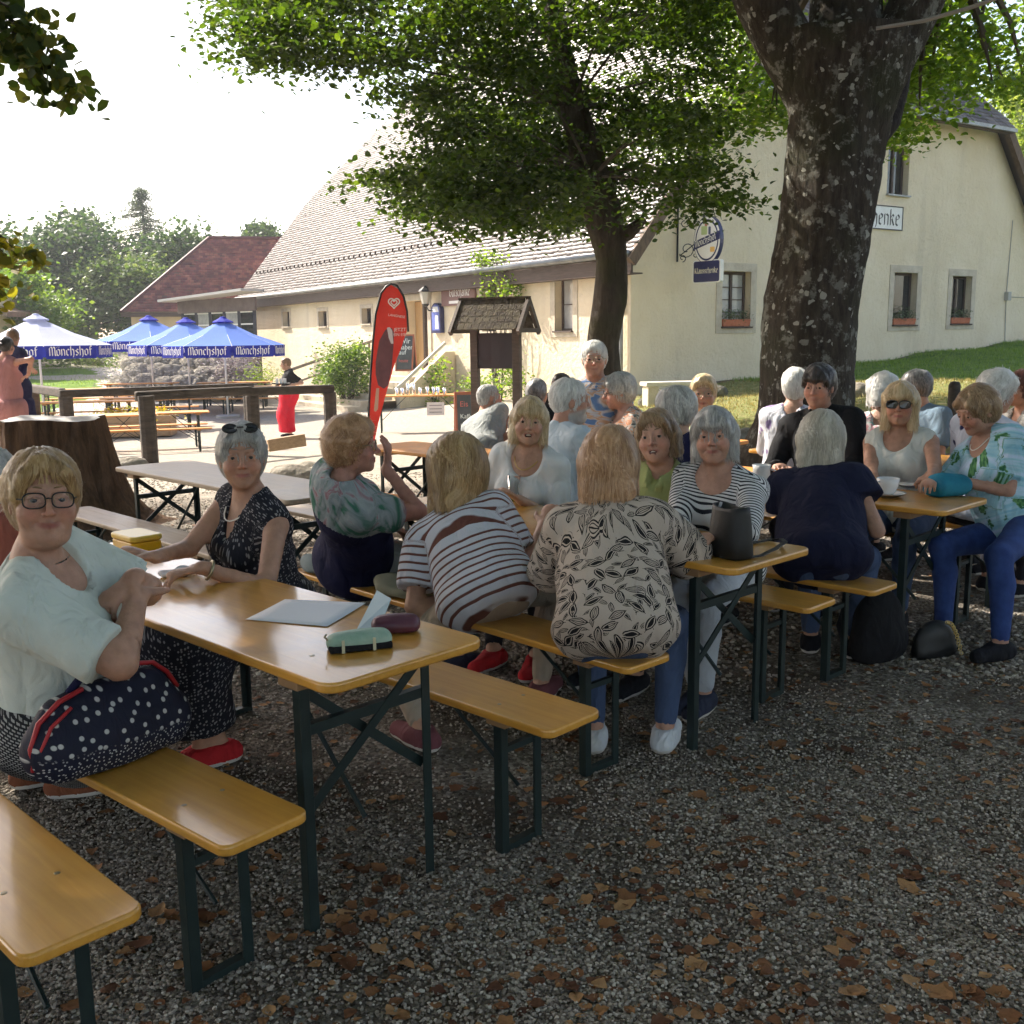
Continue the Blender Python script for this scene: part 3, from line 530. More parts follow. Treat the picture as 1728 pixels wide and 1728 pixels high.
def bark_mat(name,c1,c2,lichen=None,lsc=9,lth=.62,moss=None):
    m,nt,p=base_mat(name,.92,spec=.15); L=nt.links; tc=nt.nodes.new('ShaderNodeTexCoord'); mp=N(nt,'ShaderNodeMapping'); mp.inputs['Scale'].default_value=(7,7,1.6); L.new(tc.outputs['Object'],mp.inputs[0])
    n=N(nt,'ShaderNodeTexNoise',Scale=2.2,Detail=8,Roughness=.7); L.new(mp.outputs[0],n.inputs['Vector']); r=ramp(nt,[(.3,c1),(.7,c2)],n.outputs[0]); col=r.outputs[0]
    if moss:
        n5=N(nt,'ShaderNodeTexNoise',Scale=1.4,Detail=5); L.new(tc.outputs['Object'],n5.inputs['Vector']); f=ramp(nt,[(.5,(0,0,0)),(.7,(.7,.7,.7))],n5.outputs[0]); mx=N(nt,'ShaderNodeMix',data_type='RGBA'); L.new(f.outputs[0],mx.inputs[0]); L.new(col,mx.inputs[6]); mx.inputs[7].default_value=c4(moss); col=mx.outputs[2]
    if lichen:
        n2=N(nt,'ShaderNodeTexNoise',Scale=6,Detail=3); L.new(tc.outputs['Object'],n2.inputs['Vector']); av=N(nt,'ShaderNodeMix',data_type='RGBA'); av.inputs[0].default_value=.16; L.new(tc.outputs['Object'],av.inputs[6]); L.new(n2.outputs['Color'],av.inputs[7])
        v=N(nt,'ShaderNodeTexVoronoi',Scale=lsc); v.inputs['Randomness'].default_value=1; L.new(av.outputs[2],v.inputs['Vector'])
        wn=N(nt,'ShaderNodeTexWhiteNoise'); L.new(v.outputs['Position'],wn.inputs['Vector'])
        mr=N(nt,'ShaderNodeMapRange'); mr.inputs[1].default_value=lth; mr.inputs[2].default_value=1; mr.inputs[3].default_value=0; mr.inputs[4].default_value=.42; L.new(wn.outputs['Value'],mr.inputs[0])
        lt=N(nt,'ShaderNodeMath',operation='LESS_THAN'); L.new(v.outputs['Distance'],lt.inputs[0]); L.new(mr.outputs[0],lt.inputs[1])
        n4=N(nt,'ShaderNodeTexNoise',Scale=1.1,Detail=4); L.new(tc.outputs['Object'],n4.inputs['Vector']); gt=ramp(nt,[(.36,(0,0,0)),(.5,(.8,.8,.8))],n4.outputs[0]); mu=N(nt,'ShaderNodeMath',operation='MULTIPLY'); L.new(lt.outputs[0],mu.inputs[0]); L.new(gt.outputs[0],mu.inputs[1])
        n7=N(nt,'ShaderNodeTexNoise',Scale=5.5,Detail=9,Roughness=.72); L.new(tc.outputs['Object'],n7.inputs['Vector']); f7=ramp(nt,[(.54,(0,0,0)),(.60,(.75,.75,.75))],n7.outputs[0]); m7=N(nt,'ShaderNodeMix',data_type='RGBA'); L.new(f7.outputs[0],m7.inputs[0]); L.new(col,m7.inputs[6]); m7.inputs[7].default_value=c4(tuple(v*.52 for v in lichen)); col=m7.outputs[2]
        mx=N(nt,'ShaderNodeMix',data_type='RGBA'); L.new(mu.outputs[0],mx.inputs[0]); L.new(col,mx.inputs[6]); mx.inputs[7].default_value=c4(lichen); col=mx.outputs[2]
    L.new(col,p.inputs['Base Color']); b=N(nt,'ShaderNodeBump',Strength=1,Distance=.06); L.new(n.outputs[0],b.inputs['Height']); L.new(b.outputs[0],p.inputs['Normal']); return m
def trunk_mesh(name,pts,rad,n=20,flare=0,seed=1,lump=.06):
    """tapered trunk with lumps and root flare; pts local"""
    g=np.random.default_rng(seed); P=[Vector(p) for p in pts]; fine=[];fr=[]
    for i in range(len(P)-1):
        for k in range(6): t=k/6; fine.append(P[i].lerp(P[i+1],t)); fr.append(rad[i]*(1-t)+rad[i+1]*t)
    fine.append(P[-1]); fr.append(rad[-1]); ph=g.random(6)*6.28; V=[];Fc=[]
    # smooth centre line
    A=np.array([list(p) for p in fine]); 
    for _ in range(4): A[1:-1]=A[1:-1]*.5+(A[:-2]+A[2:])*.25
    for i,(p,r) in enumerate(zip(A,fr)):
        z=p[2]; f=1+flare*math.exp(-max(0,z-A[0][2])/.28)
        for j in range(n):
            a=2*math.pi*j/n; rr=r*(1+lump*math.sin(3*a+ph[0]+z*.8)+lump*.7*math.sin(5*a+ph[1]-z*1.3)+lump*.5*math.sin(2*a+ph[2]+z*2.3)+g.normal(0,.012))
            if flare: rr*=1+(f-1)*(1+.5*math.sin(5*a+ph[3]))
            V.append((p[0]+rr*math.cos(a),p[1]+rr*math.sin(a),p[2]))
    k=len(A)
    for i in range(k-1):
        for j in range(n): Fc.append((i*n+j,i*n+(j+1)%n,(i+1)*n+(j+1)%n,(i+1)*n+j))
    me=bpy.data.meshes.new(name); me.from_pydata(V,[],Fc+[tuple((k-1)*n+j for j in range(n))]); me.update(); me.polygons.foreach_set('use_smooth',np.ones(len(me.polygons),bool)); return me
def limb(m,p0,p1,r0,r1,sag=.1,n=6,wob=.1):
    p0=Vector(p0);p1=Vector(p1); L=(p1-p0).length; pts=[]
    w=Vector((rnd.uniform(-1,1),rnd.uniform(-1,1),rnd.uniform(-.5,.5)))*wob*L
    for i in range(6): t=i/5; p=p0.lerp(p1,t)+w*math.sin(math.pi*t)*.5; p.z+=sag*L*math.sin(math.pi*t); pts.append(p)
    m.tube(pts,[r0+(r1-r0)*i/5 for i in range(6)],n,cap=False)
def sample_px(poly,d0,d1,n,cond=None):
    xs=[p[0] for p in poly]; ys=[p[1] for p in poly]; out=[]
    while len(out)<n:
        x=rnd.uniform(min(xs),max(xs)); y=rnd.uniform(min(ys),max(ys))
        if bool(inpoly(np.array(x),np.array(y),poly)): out.append(D(x,y,rnd.uniform(d0,d1)))
    return out
M_barkA=bark_mat('lichen_bark',(.024,.019,.015),(.095,.078,.06),(.46,.46,.40),13,.45,(.04,.045,.02))
M_barkB=bark_mat('beech_bark',(.035,.026,.02),(.10,.08,.06),None,moss=(.06,.065,.025))
M_twig=mat('twig',(.05,.04,.03),(.09,.07,.05),rough=.9)
M_leaf=leaf_mat('beech_leaf',(.020,.042,.008),(.040,.076,.012),(.080,.12,.018),.52)
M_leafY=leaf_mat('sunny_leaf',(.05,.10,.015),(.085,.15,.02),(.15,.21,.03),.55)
M_leafM=leaf_mat('maple_leaf',(.03,.06,.015),(.05,.08,.02),(.14,.14,.03),.5)
# ---- tree B: beech in front of the inn
pB=D(1017,640,15.0); gB=gz(pB.x,15.0); tB=empty('beech_tree',(pB.x,15,gB),0,'slender beech with kinked trunk in front of the inn','tree'); oB=tB.location.copy()
def lB(p): return Vector(p)-oB
cl=[(1017,790),(1018,640),(1015,580),(1030,500),(1032,440),(1022,385),(1000,300),(968,180),(940,60),(915,-120),(895,-420)]
ptsB=[lB(D(x,y,15+ (0 if y>300 else (300-y)*.002))) for x,y in cl]; ptsB[0].z=-.2
link('trunk',trunk_mesh('trunk',ptsB,[.30,.24,.225,.245,.215,.27,.25,.20,.17,.14,.07],18,.5,3,.07),M_barkB,tB)
m=MB(); k0=lB(D(1030,400,15)); m.tube([k0,lB(D(1062,392,14.9)),lB(D(1088,370,14.8))],[.16,.11,.05],8); m.build('limb_stub',M_barkB,tB,smooth=True)
polyB=[(400,-40),(420,40),(500,60),(535,75),(570,120),(620,150),(705,165),(735,215),(735,265),(700,300),(660,300),(690,340),(740,372),(830,365),(900,385),(980,365),(1060,355),(1120,370),(1180,350),(1235,325),(1195,270),(1200,200),(1190,120),(1200,-40)]
lay=[([(630,285),(700,270),(900,300),(900,395),(830,375),(740,372),(690,330)],12.5,14.5,16),([(900,300),(1060,270),(1190,265),(1240,320),(1180,350),(1060,360),(900,385)],12.8,16,24),
     ([(735,180),(1190,180),(1190,270),(730,290)],13,17.5,46),([(560,60),(720,20),(1190,20),(1190,190),(740,210),(700,160),(600,140)],12.5,17.5,54),([(400,-40),(560,-60),(1190,-60),(1190,30),(700,60),(530,70),(430,45)],12,18,44),
     ([(430,20),(520,40),(580,110),(520,80),(460,100),(425,60)],12,13,6)]
csB=[]
for poly,a,b,n in lay: csB+=sample_px(poly,a,b,n)
def clear_of_trunk(p):
    x,y=PJ(p)
    for (x0,y0),(x1,y1) in zip(cl[5:],cl[6:]):
        if y1<=y<=y0: xc=x0+(x1-x0)*(y0-y)/(y0-y1); return not (abs(x-xc)<58 and p.y<15.2)
    return True
csB=[p for p in csB if clear_of_trunk(p)]
def z15(y): return D(1000,y,15).z
up_c=[Vector((pB.x+rnd.gauss(-.8,2.6),15+rnd.gauss(0,2.2),rnd.uniform(6.6,11))) for _ in range(90)]
up_c=[p for p in up_c if not in_frame(p,60,30)]
PB=cluster_points([tuple(lB(p)) for p in csB],340,.68,.24); PB2=cluster_points([tuple(lB(p)) for p in up_c],110,.85,.4)
# sprays hanging at the crown's rim
rim=[(640,300),(665,330),(700,355),(740,385),(830,375),(770,385),(900,398),(960,385),(1060,372),(1130,380),(1185,365),(1225,330),(1250,328),(1230,340),(480,90),(455,100),(425,40),(410,15),(560,120),(640,155),(700,170)]
PR=cluster_points([tuple(lB(D(x,y,rnd.uniform(12.3,14)))) for x,y in rim],46,.30,.4)
# branchlets end in tight twigs: keep some holes
hole=[lB(D(rnd.uniform(650,1190),rnd.uniform(40,330),rnd.uniform(12,17))) for _ in range(30)]
hk=np.ones(len(PB),bool)
for h in hole: hk&=((PB-np.array(h))**2).sum(1)>.20**2
o=link('crown',leaf_mesh('crown',np.concatenate([PB[hk],PB2,PR]),.088,.62,.3),M_leaf,tB); o['kind']='stuff'
m=MB()
for p in csB[::2]+up_c[::3]:
    q_=lB(p); k=min(range(6,11),key=lambda i:abs(ptsB[i].z-(q_.z-.10*(q_.xy-ptsB[i].xy).length))); limb(m,ptsB[k],q_,.026,.005,.05,5)
o=m.build('branches',M_twig,tB); o['kind']='stuff'
# ---- tree A: the big lichen-covered trunk
YA=11.6; pA=D(1352,800,YA); gA=gz(pA.x,YA); tA=empty('old_tree',(pA.x,YA,gA),0,'massive old tree with white lichen patches on dark bark','tree'); oA=tA.location.copy()
lA=lambda p:Vector(p)-oA
prof=[(1350,840,.62),(1352,760,.60),(1364,690,.52),(1366,600,.505),(1372,500,.50),(1388,400,.50),(1398,300,.52),(1412,200,.54),(1420,130,.60),(1424,60,.66)]
pA_=[lA(D(x,y,YA)) for x,y,_ in prof]; pA_[0].z=-.2
link('trunk',trunk_mesh('trunk',pA_,[r for *_,r in prof],40,.55,9,.05),M_barkA,tA)
for (x0,y0,r0),(x1,y1,r1),(x2,y2,r2),dz in(((1390,190,.36),(1300,30,.33),(1200,-200,.24),0),((1450,190,.36),(1540,20,.30),(1640,-220,.22),0),((1420,150,.40),(1430,-30,.36),(1450,-260,.25),.5)):
    me=trunk_mesh('limb',[lA(D(x0,y0,YA)),lA(D(x1,y1,YA+dz*.5)),lA(D(x2,y2,YA+dz)),lA(D(x2+(x2-x1)*2,y2-600,YA+dz))],[r0,r1,r2,.07],18,0,int(x1),.05); link('limb',me,M_barkA,tA)
m=MB(); m.tube([lA(D(1470,240,YA+.4)),lA(D(1497,205,YA+.5)),lA(D(1515,150,YA+.7)),lA(D(1530,90,YA+1.2))],[.14,.15,.12,.08],10); m.build('dead_limb',mat('black_bark',(.012,.009,.008),(.03,.022,.018),rough=.95,scale=8,bump=.02,bscale=20),tA,smooth=True)
m=MB(); m.tube([lA(D(1478,48,YA-.75)),lA(D(1560,35,YA-.9)),lA(D(1640,12,YA-1.1)),lA(D(1728,-20,YA-1.3))],[.018,.02,.02,.02],6); m.build('bare_twig',mat('grey_twig',(.3,.28,.26)),tA)
def canopy(base,cx,cy,cz,rx,ry,rz,n,lim,keepout=True,fill=None):
    out=[]
    while len(out)<n:
        v=Vector((rnd.gauss(0,1),rnd.gauss(0,1),rnd.gauss(0,1))).normalized()*rnd.random()**.4
        p=Vector((cx+v.x*rx,cy+v.y*ry,cz+v.z*rz))
        if p.z<lim: continue
        if keepout and in_frame(p,90,90): continue
        az_=math.degrees(math.atan2(p.x,p.y-1.5)); el_=math.degrees(math.atan2(p.z-1,math.hypot(p.x,p.y-1.5)))
        if -34<az_<-7 and el_<37: continue     # open sky above the yard
        out.append(p)
    return out
cA=canopy(tA,pA.x-1.0,YA-2.5,9.5,7.5,7,3.6,330,6.0)
lowA=sample_px([(1185,-40),(1200,160),(1215,225),(1260,235),(1320,225),(1330,100),(1300,-40)],15,19,34)+sample_px([(1480,-40),(1728,-40),(1728,160),(1650,175),(1560,185),(1500,215),(1470,150),(1520,60)],12.5,17,52)+sample_px([(1470,200),(1540,200),(1520,235),(1470,230)],14,16,5)
PA=cluster_points([tuple(lA(p)) for p in cA],60,1.1,.4); PA2=cluster_points([tuple(lA(p)) for p in lowA],130,.62,.32)
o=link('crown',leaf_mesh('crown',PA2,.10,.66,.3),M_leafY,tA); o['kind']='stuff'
o=link('upper_crown',leaf_mesh('upper_crown',PA,.20,.7,.2,simple=True),M_leaf,tA); o['kind']='stuff'
m=MB(); lb=[lA(D(1250,-60,YA)),lA(D(1600,-100,YA)),lA(D(1430,-120,YA+.3))]
for p in cA[::5]+lowA[::3]: q_=lA(p); limb(m,min(lb,key=lambda b:(b-q_).length),q_,.07,.01,.05,5)
o=m.build('branches',M_twig,tA); o['kind']='stuff'
# ---- shade trees to the left and behind the camera (low boughs of the first show; the last are added to block light)
def shade_tree(name,x,y,cx,cy,cz,rx,ry,rz,n,lim,label,r=.32,low=None,lm=None,size=.24,per=46):
    g=gz(x,y); T=empty(name,(x,y,g),0,label,'tree'); o_=T.location.copy(); pts=[Vector((0,0,-.2)),Vector((.05,0,1.5)),Vector((.1,.1,3.5)),Vector(((cx-x)*.5,(cy-y)*.5,cz-g-.5)),Vector((cx-x,cy-y,cz+rz*.5-g))]
    link('trunk',trunk_mesh('trunk',pts,[r*1.25,r,r*.85,r*.6,.08],14,.4,int(abs(x*10)),.05),M_barkB,T)
    cs=canopy(T,cx,cy,cz,rx,ry,rz,n,lim); P_=cluster_points([tuple(p-o_) for p in cs],per,1.0,.4)
    o=link('crown',leaf_mesh('crown',P_,size,.7,.2,simple=True),M_leaf,T); o['kind']='stuff'
    m=MB()
    for p in cs[::5]: limb(m,pts[3],p-o_,.07,.012,.05,5)
    if low:
        cl_=[D(a,b,d) for a,b,d in low]; P2=cluster_points([tuple(p-o_) for p in cl_],20,.21,.55); o=link('low_bough_leaves',leaf_mesh('low_bough_leaves',P2,.105,.45,.5,.85),lm,T); o['kind']='stuff'
        for p in cl_: limb(m,(cl_[0]-o_)+Vector((-.6,0,.5)),p-o_,.018,.005,.02,5)
        limb(m,pts[3],(cl_[0]-o_)+Vector((-.6,0,.5)),.08,.02,0,6)
    o=m.build('branches',M_twig,T); o['kind']='stuff'
low1=[(-20,20,7.5),(20,15,7.4),(40,55,7.5),(10,85,7.6),(55,90,7.6),(85,80,7.7),(75,120,7.6),(100,130,7.8),(105,158,7.8),(125,160,7.9),(65,140,7.7),(30,60,7.4),(5,45,7.5),(50,30,7.6),(30,100,7.5),(90,105,7.7),(-30,70,7.5)]
shade_tree('shade_tree',-7.6,10.2,-5.6,11.2,9.2,6.4,5.6,3.4,420,5.6,'leafy maple whose boughs hang into the top left corner',low=low1,lm=M_leafM)
low2=[(5,425,8.5),(35,430,8.6),(50,438,8.7),(-10,440,8.4),(0,475,8.4),(5,500,8.5),(-10,520,8.5)]
shade_tree('shade_tree',-9.5,5.2,-8.5,5.6,7.6,5.2,5,3.4,260,4.2,'maple with a yellowing low sprig at the left edge',low=low2,lm=leaf_mat('yellowing_leaf',(.07,.085,.015),(.13,.13,.02),(.24,.20,.03),.5))
shade_tree('shade_tree',-1.5,-4.5,-2,-2.5,8.2,7,6,3.0,260,4.8,'broad leafy tree shading the benches in the foreground',per=44)
shade_tree('shade_tree',9.5,1.5,9.0,2.0,6.2,4.5,4.5,3.8,200,2.4,'leafy tree beside the garden on the right, out of view, added to dim the light from the side',per=42)  # this and the next trees added to block light from right and behind
shade_tree('shade_tree',4.0,-6.5,4,-5.5,6.0,5.5,3.5,4.0,240,2.3,'leafy tree behind the photographer on the right, out of view, added to dim the front light',per=42)
shade_tree('shade_tree',-8.0,-2.5,-7.5,-2.0,6.0,4.5,4.0,3.8,200,2.4,'leafy tree behind the photographer on the left, out of view, added to dim the front light',per=42)
# ---- far wood and bushes
M_far=leaf_mat('far_leaf',(.022,.05,.022),(.045,.085,.035),(.085,.125,.045),.35,tcol=(1.4,1.5,.7))
M_bush=leaf_mat('bush_leaf',(.05,.09,.025),(.10,.15,.05),(.20,.23,.11),.4,tcol=(1.4,1.5,.7))
M_pine=leaf_mat('larch_leaf',(.03,.055,.035),(.05,.08,.05),(.08,.11,.07),.3)
def bushy(name,poly,d0,d1,n,per,rad,size,mt,label,cat='tree',trunk=True,flat=.7,base=None,group=None):
    cs=sample_px(poly,d0,d1,n); cx=sum(p.x for p in cs)/n; cy=sum(p.y for p in cs)/n; g=gz(cx,cy); T=empty(name,(cx,cy,g),0,label,cat,group); o_=T.location.copy()
    P_=cluster_points([tuple(p-o_) for p in cs],per,rad,flat); o=link('crown' if trunk else 'foliage',leaf_mesh('foliage',P_,size*1.1,.45,.2,simple=True),mt,T); o['kind']='stuff'
    zt=max(p.z for p in cs)-g; m=MB(); m.tube([(0,0,-.3),(.05,.05,zt*.4),(0,0,zt*.85)],[.02+.03*zt,.02*zt+.01,.02],8); m.build('trunk' if trunk else 'stem',M_twig,T,smooth=True)
    m=MB()
    for p in cs[::3]: limb(m,(0,0,min(zt*.35,.6*zt)),p-o_,.02*zt*.5,.01,.03,4)
    o=m.build('branches',M_twig,T); o['kind']='stuff'; return T
bushy('broadleaf_tree',[(55,410),(100,385),(150,385),(160,500),(60,520)],58,64,40,260,1.5,.30,M_far,'round dark green tree, leftmost of the far wood','tree',group='far wood')
bushy('broadleaf_tree',[(110,380),(145,375),(170,420),(200,440),(230,520),(100,530)],62,68,46,260,1.6,.32,M_far,'tall dark tree left of the larch in the far wood','tree',group='far wood')
bushy('broadleaf_tree',[(255,425),(330,400),(350,430),(330,500),(240,520)],60,66,40,240,1.5,.30,M_far,'dark tree behind the red roofed side building','tree',group='far wood')
bushy('broadleaf_tree',[(-40,400),(20,400),(60,440),(40,520),(-40,520)],60,66,34,260,1.6,.3,M_far,'dark tree at the left edge of the far wood','tree',group='far wood')
bushy('broadleaf_tree',[(415,392),(440,386),(455,395),(450,410),(415,410)],70,74,9,220,1.0,.3,M_far,'treetop peeping over the red tiled ridge','tree',group='far wood')
bushy('hazel_bush',[(130,475),(185,445),(240,455),(285,470),(255,520),(215,560),(150,570),(105,560)],55,60,60,260,1.2,.26,M_bush,'large sunlit grey green bush left of the side building','bush',trunk=False)
bushy('hazel_bush',[(-20,470),(40,450),(95,490),(105,550),(60,590),(-20,570)],42,48,44,260,1.0,.22,leaf_mat('green_bush_leaf',(.05,.10,.02),(.09,.16,.03),(.17,.24,.05),.45),'bright green bush behind the left umbrella','bush',trunk=False)
bushy('low_hedge',[(60,596),(190,592),(190,612),(60,615)],46,50,16,160,.7,.15,M_bush,'low hedge along the top of the grass bank','hedge',trunk=False)
# larch: whorled layers
lp=D(238,318,66); lg=gz(lp.x,66); T=empty('larch_tree',(lp.x,66,lg),0,'tall airy larch rising above the far wood','tree'); hT=lp.z-lg
m=MB(); m.tube([(0,0,-.3),(0,0,hT*.5),(0,0,hT)],[.3,.18,.03],8); m.build('trunk',M_twig,T,smooth=True)
cs=[];m=MB()
for i in range(120):
    z=hT*(.35+.65*(i/120)); a=rnd.random()*6.28; rr=(1-(z/hT))*hT*.95*rnd.uniform(.45,1.1)+.12; rr=min(rr,4.6); p=Vector((math.cos(a)*rr,math.sin(a)*rr*.8,z-.12*rr)); m.tube([(0,0,z),tuple(p)],[.05,.015],4,cap=False)
    for k in(.35,.7,1): cs.append(tuple(Vector((0,0,z)).lerp(p,k)))
o=m.build('branches',M_twig,T); o['kind']='stuff'
o=link('crown',leaf_mesh('crown',cluster_points(cs,34,.42,.5),.15,0.5,.6,.3,simple=True),M_pine,T); o['kind']='stuff'
# tree behind the gable on the right
bushy('broadleaf_tree',[(1680,150),(1760,80),(1800,300),(1760,420),(1715,330),(1690,260)],36,42,44,300,1.0,.17,leaf_mat('pale_leaf',(.08,.13,.03),(.15,.21,.06),(.28,.32,.14),.5),'pale sunlit tree behind the right corner of the gable','tree')
# shrubs at the inn
def atfac(px,py,off): t,z=fac(px,py); p=WB(t,-off,z); return p
def shrub(name,spots,rad,per,size,mt,label,cat='shrub',up=.45,asp=.6):
    c=spots[0]; base=Vector((sum(p.x for p in spots)/len(spots),sum(p.y for p in spots)/len(spots),0)); base.z=gz(base.x,base.y); T=empty(name,base,0,label,cat)
    P_=cluster_points([tuple(p-base) for p in spots],per,rad,.8); o=link('foliage',leaf_mesh('foliage',P_,size,up,.1,asp),mt,T); o['kind']='stuff'
    m=MB()
    for p in spots: limb(m,(rnd.uniform(-.1,.1),rnd.uniform(-.1,.1),0),p-base,.015,.005,.05,4)
    o=m.build('stems',M_twig,T); o['kind']='stuff'
M_laurel=leaf_mat('laurel_leaf',(.05,.10,.02),(.10,.17,.035),(.20,.28,.07),.35)
M_vine=leaf_mat('vine_leaf',(.07,.13,.02),(.13,.21,.03),(.22,.31,.05),.5)
M_lav=leaf_mat('lavender_leaf',(.16,.16,.15),(.24,.23,.23),(.36,.34,.34),.3,tcol=(1.1,1.1,1.0))
shrub('laurel_shrub',[D(rnd.uniform(550,622),rnd.uniform(592,655),rnd.uniform(29.6,31.5)) for _ in range(34)],.42,170,.09,M_laurel,'rounded laurel shrub left of the stairs')
shrub('climbing_vine',[atfac(x,y,.25) for x,y in((820,440),(830,455),(845,450),(838,470),(850,480),(860,465),(870,490),(850,500),(880,480),(865,445),(885,500),(835,495),(845,435),(875,470),(826,436))],.28,70,.10,M_vine,'leafy climbing vine on the wall above the notice board','vine')
shrub('forsythia_shrub',[atfac(x,y,.9) for x,y in((775,620),(785,640),(770,655),(790,660),(780,675),(768,640),(792,615),(760,668))],.34,80,.10,M_vine,'light green shrub behind the notice board post')
shrub('forsythia_shrub',[atfac(x,y,.8) for x,y in((830,645),(850,655),(845,635),(865,640),(895,620),(905,605),(900,640),(915,630),(920,650),(870,660),(835,660),(890,655))],.34,80,.10,M_vine,'light green shrub under the window beside the notice board')
# ---------------------------------------------------------------- beer tables and benches
def varnish(name,c1,c2,rough=.32,coat=.25):
    m,nt,p=base_mat(name,rough,spec=.5,coat=coat); L=nt.links; tc=nt.nodes.new('ShaderNodeTexCoord'); mp=N(nt,'ShaderNodeMapping'); mp.inputs['Scale'].default_value=(1.2,26,26); L.new(tc.outputs['Object'],mp.inputs[0])
    n=N(nt,'ShaderNodeTexNoise',Scale=1.6,Detail=6,Roughness=.6,Distortion=.6); L.new(mp.outputs[0],n.inputs['Vector']); r=ramp(nt,[(.3,c1),(.7,c2)],n.outputs[0])
    n2=N(nt,'ShaderNodeTexNoise',Scale=5,Detail=6); L.new(tc.outputs['Object'],n2.inputs['Vector']); f=ramp(nt,[(.28,(.66,.62,.58)),(.45,(.95,.95,.95)),(.68,(1.08,1.08,1.08))],n2.outputs[0])
    mx=N(nt,'ShaderNodeMix',data_type='RGBA',blend_type='MULTIPLY'); mx.inputs[0].default_value=1; L.new(r.outputs[0],mx.inputs[6]); L.new(f.outputs[0],mx.inputs[7]); L.new(mx.outputs[2],p.inputs['Base Color'])
    mr=N(nt,'ShaderNodeMapRange'); mr.inputs[3].default_value=rough-.08; mr.inputs[4].default_value=rough+.16; L.new(n2.outputs[0],mr.inputs[0]); L.new(mr.outputs[0],p.inputs['Roughness'])
    b=N(nt,'ShaderNodeBump',Strength=.35,Distance=.002); L.new(n.outputs[0],b.inputs['Height']); L.new(b.outputs[0],p.inputs['Normal']); return m
M_top=varnish('orange_varnished_board',(.58,.26,.03),(.70,.35,.055),.30,.75)
M_top2=varnish('orange_board_worn',(.60,.24,.05),(.70,.32,.08),.5,.1)
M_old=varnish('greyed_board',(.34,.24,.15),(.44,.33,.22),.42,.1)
M_leg=mat('green_steel',(.010,.020,.020),(.016,.030,.028),rough=.45,scale=8,spec=.4)
M_bolt=mat('steel_rivet',(.35,.3,.2),rough=.35,metal=.8)
AX=math.radians(134.5); av=Vector((math.cos(AX),math.sin(AX),0)); bv=Vector((math.sin(AX),-math.cos(AX),0))
def rrect(x0,x1,y0,y1,r,n=6):
    P_=[]
    for cx,cy,a0 in((x1-r,y1-r,0),(x0+r,y1-r,90),(x0+r,y0+r,180),(x1-r,y0+r,270)):
        for k in range(n+1): a=R_(a0+90*k/n); P_.append((cx+r*math.cos(a),cy+r*math.sin(a)))
    return P_
PROTO={}
def board_mesh(L,W,T,H,r):
    m=MB(); m.prism(rrect(-L/2,L/2,-W/2,W/2,r),H-T,H); return m
def make_table(L=2.2,W=.55,H=.77,top=M_top,detail=True):
    """local frame: x along the table, origin at floor centre"""
    T=empty('beer_table'); 
    o=board_mesh(L,W,.028,H,.05).build('tabletop',top,T,bevel=.007,seg=3)
    if detail:
        for sx in(-1,1):
            for sy in(-1,1):
                m=MB(); m.lathe([(.0,H+.0012),(.007,H+.001),(.008,H+.0002)],8,(sx*(L/2-.24),sy*W*.28,0)); m.build('rivet',M_bolt,o)
    for sx in(-1,1):
        x=sx*(L/2-.215); 
        m=MB(); m.box((x,0,H-.045),(.09,W*.92,.032)); m.build('batten',mat('raw_batten',(.30,.17,.08),(.38,.23,.11),scale=7),T,bevel=.004)
        for sy in(-1,1):
            y=sy*(W/2-.05); m=MB(); m.add([],[]); 
            m.box((x,y,(H-.06)/2),(.034,.006,H-.06)); m.box((x+.014*sx,y-.014*sy,(H-.06)/2),(.006,.03,H-.06)); m.build('leg',M_leg,T,bevel=.0015,seg=1)
        for z in(H-.19,): m=MB(); m.box((x,0,z),(.026,W-.10,.03 if z>.3 else .02)); m.build('crossbar',M_leg,T)
        for sy in(-1,1): m=MB(); m.bar((x-.012*sx*sy,-sy*(W/2-.06),H-.42),(x-.012*sx*sy,sy*(W/2-.06),H-.07),.006,.028); m.build('diagonal_brace',M_leg,T)
        m=MB(); m.tube([(x-.02*sx,0,.25),(x-sx*.52,0,H-.04)],.008,6); m.build('strut',M_leg,T)
    return T
def make_bench(L=2.2,W=.25,H=.48,top=M_top,detail=True):
    T=empty('beer_bench'); o=board_mesh(L,W,.027,H,.035).build('seat_board',top,T,bevel=.007,seg=3)
    if detail:
        for sx in(-1,1):
            for sy in(-1,1): m=MB(); m.lathe([(.0,H+.0012),(.006,H+.001),(.007,H+.0002)],8,(sx*(L/2-.27),sy*W*.22,0)); m.build('rivet',M_bolt,o)
    for sx in(-1,1):
        x=sx*(L/2-.245); m=MB(); m.box((x,0,H-.04),(.08,W*.8,.025)); m.build('batten',mat('raw_batten',(.30,.17,.08)),T)
        for sy in(-1,1):
            y=sy*(W/2-.035); m=MB(); m.box((x,y,(H-.05)/2),(.034,.006,H-.05)); m.box((x+.014*sx,y-.014*sy,(H-.05)/2),(.006,.03,H-.05)); m.build('leg',M_leg,T,bevel=.0015,seg=1)
        m=MB(); m.box((x,0,.012),(.03,W-.075,.022)); m.build('foot_bar',M_leg,T); m=MB(); m.box((x,0,H-.14),(.02,W-.075,.02)); m.build('crossbar',M_leg,T)
        m=MB(); m.tube([(x,0,.20),(x-sx*.38,0,H-.03)],.007,6); m.build('strut',M_leg,T)
    return T
protos={}
def put(kind,x,y,ang,label,group,top=M_top,z=None):
    key=(kind,top.name)
    if key not in protos: o=(make_table if kind=='T' else make_bench)(top=top); protos[key]=o
    else: o=copy_tree(protos[key])
    o.location=(x,y,gz(x,y) if z is None else z); o.rotation_euler=(0,0,ang); return tag(o,label,'table' if kind=='T' else 'bench',group)
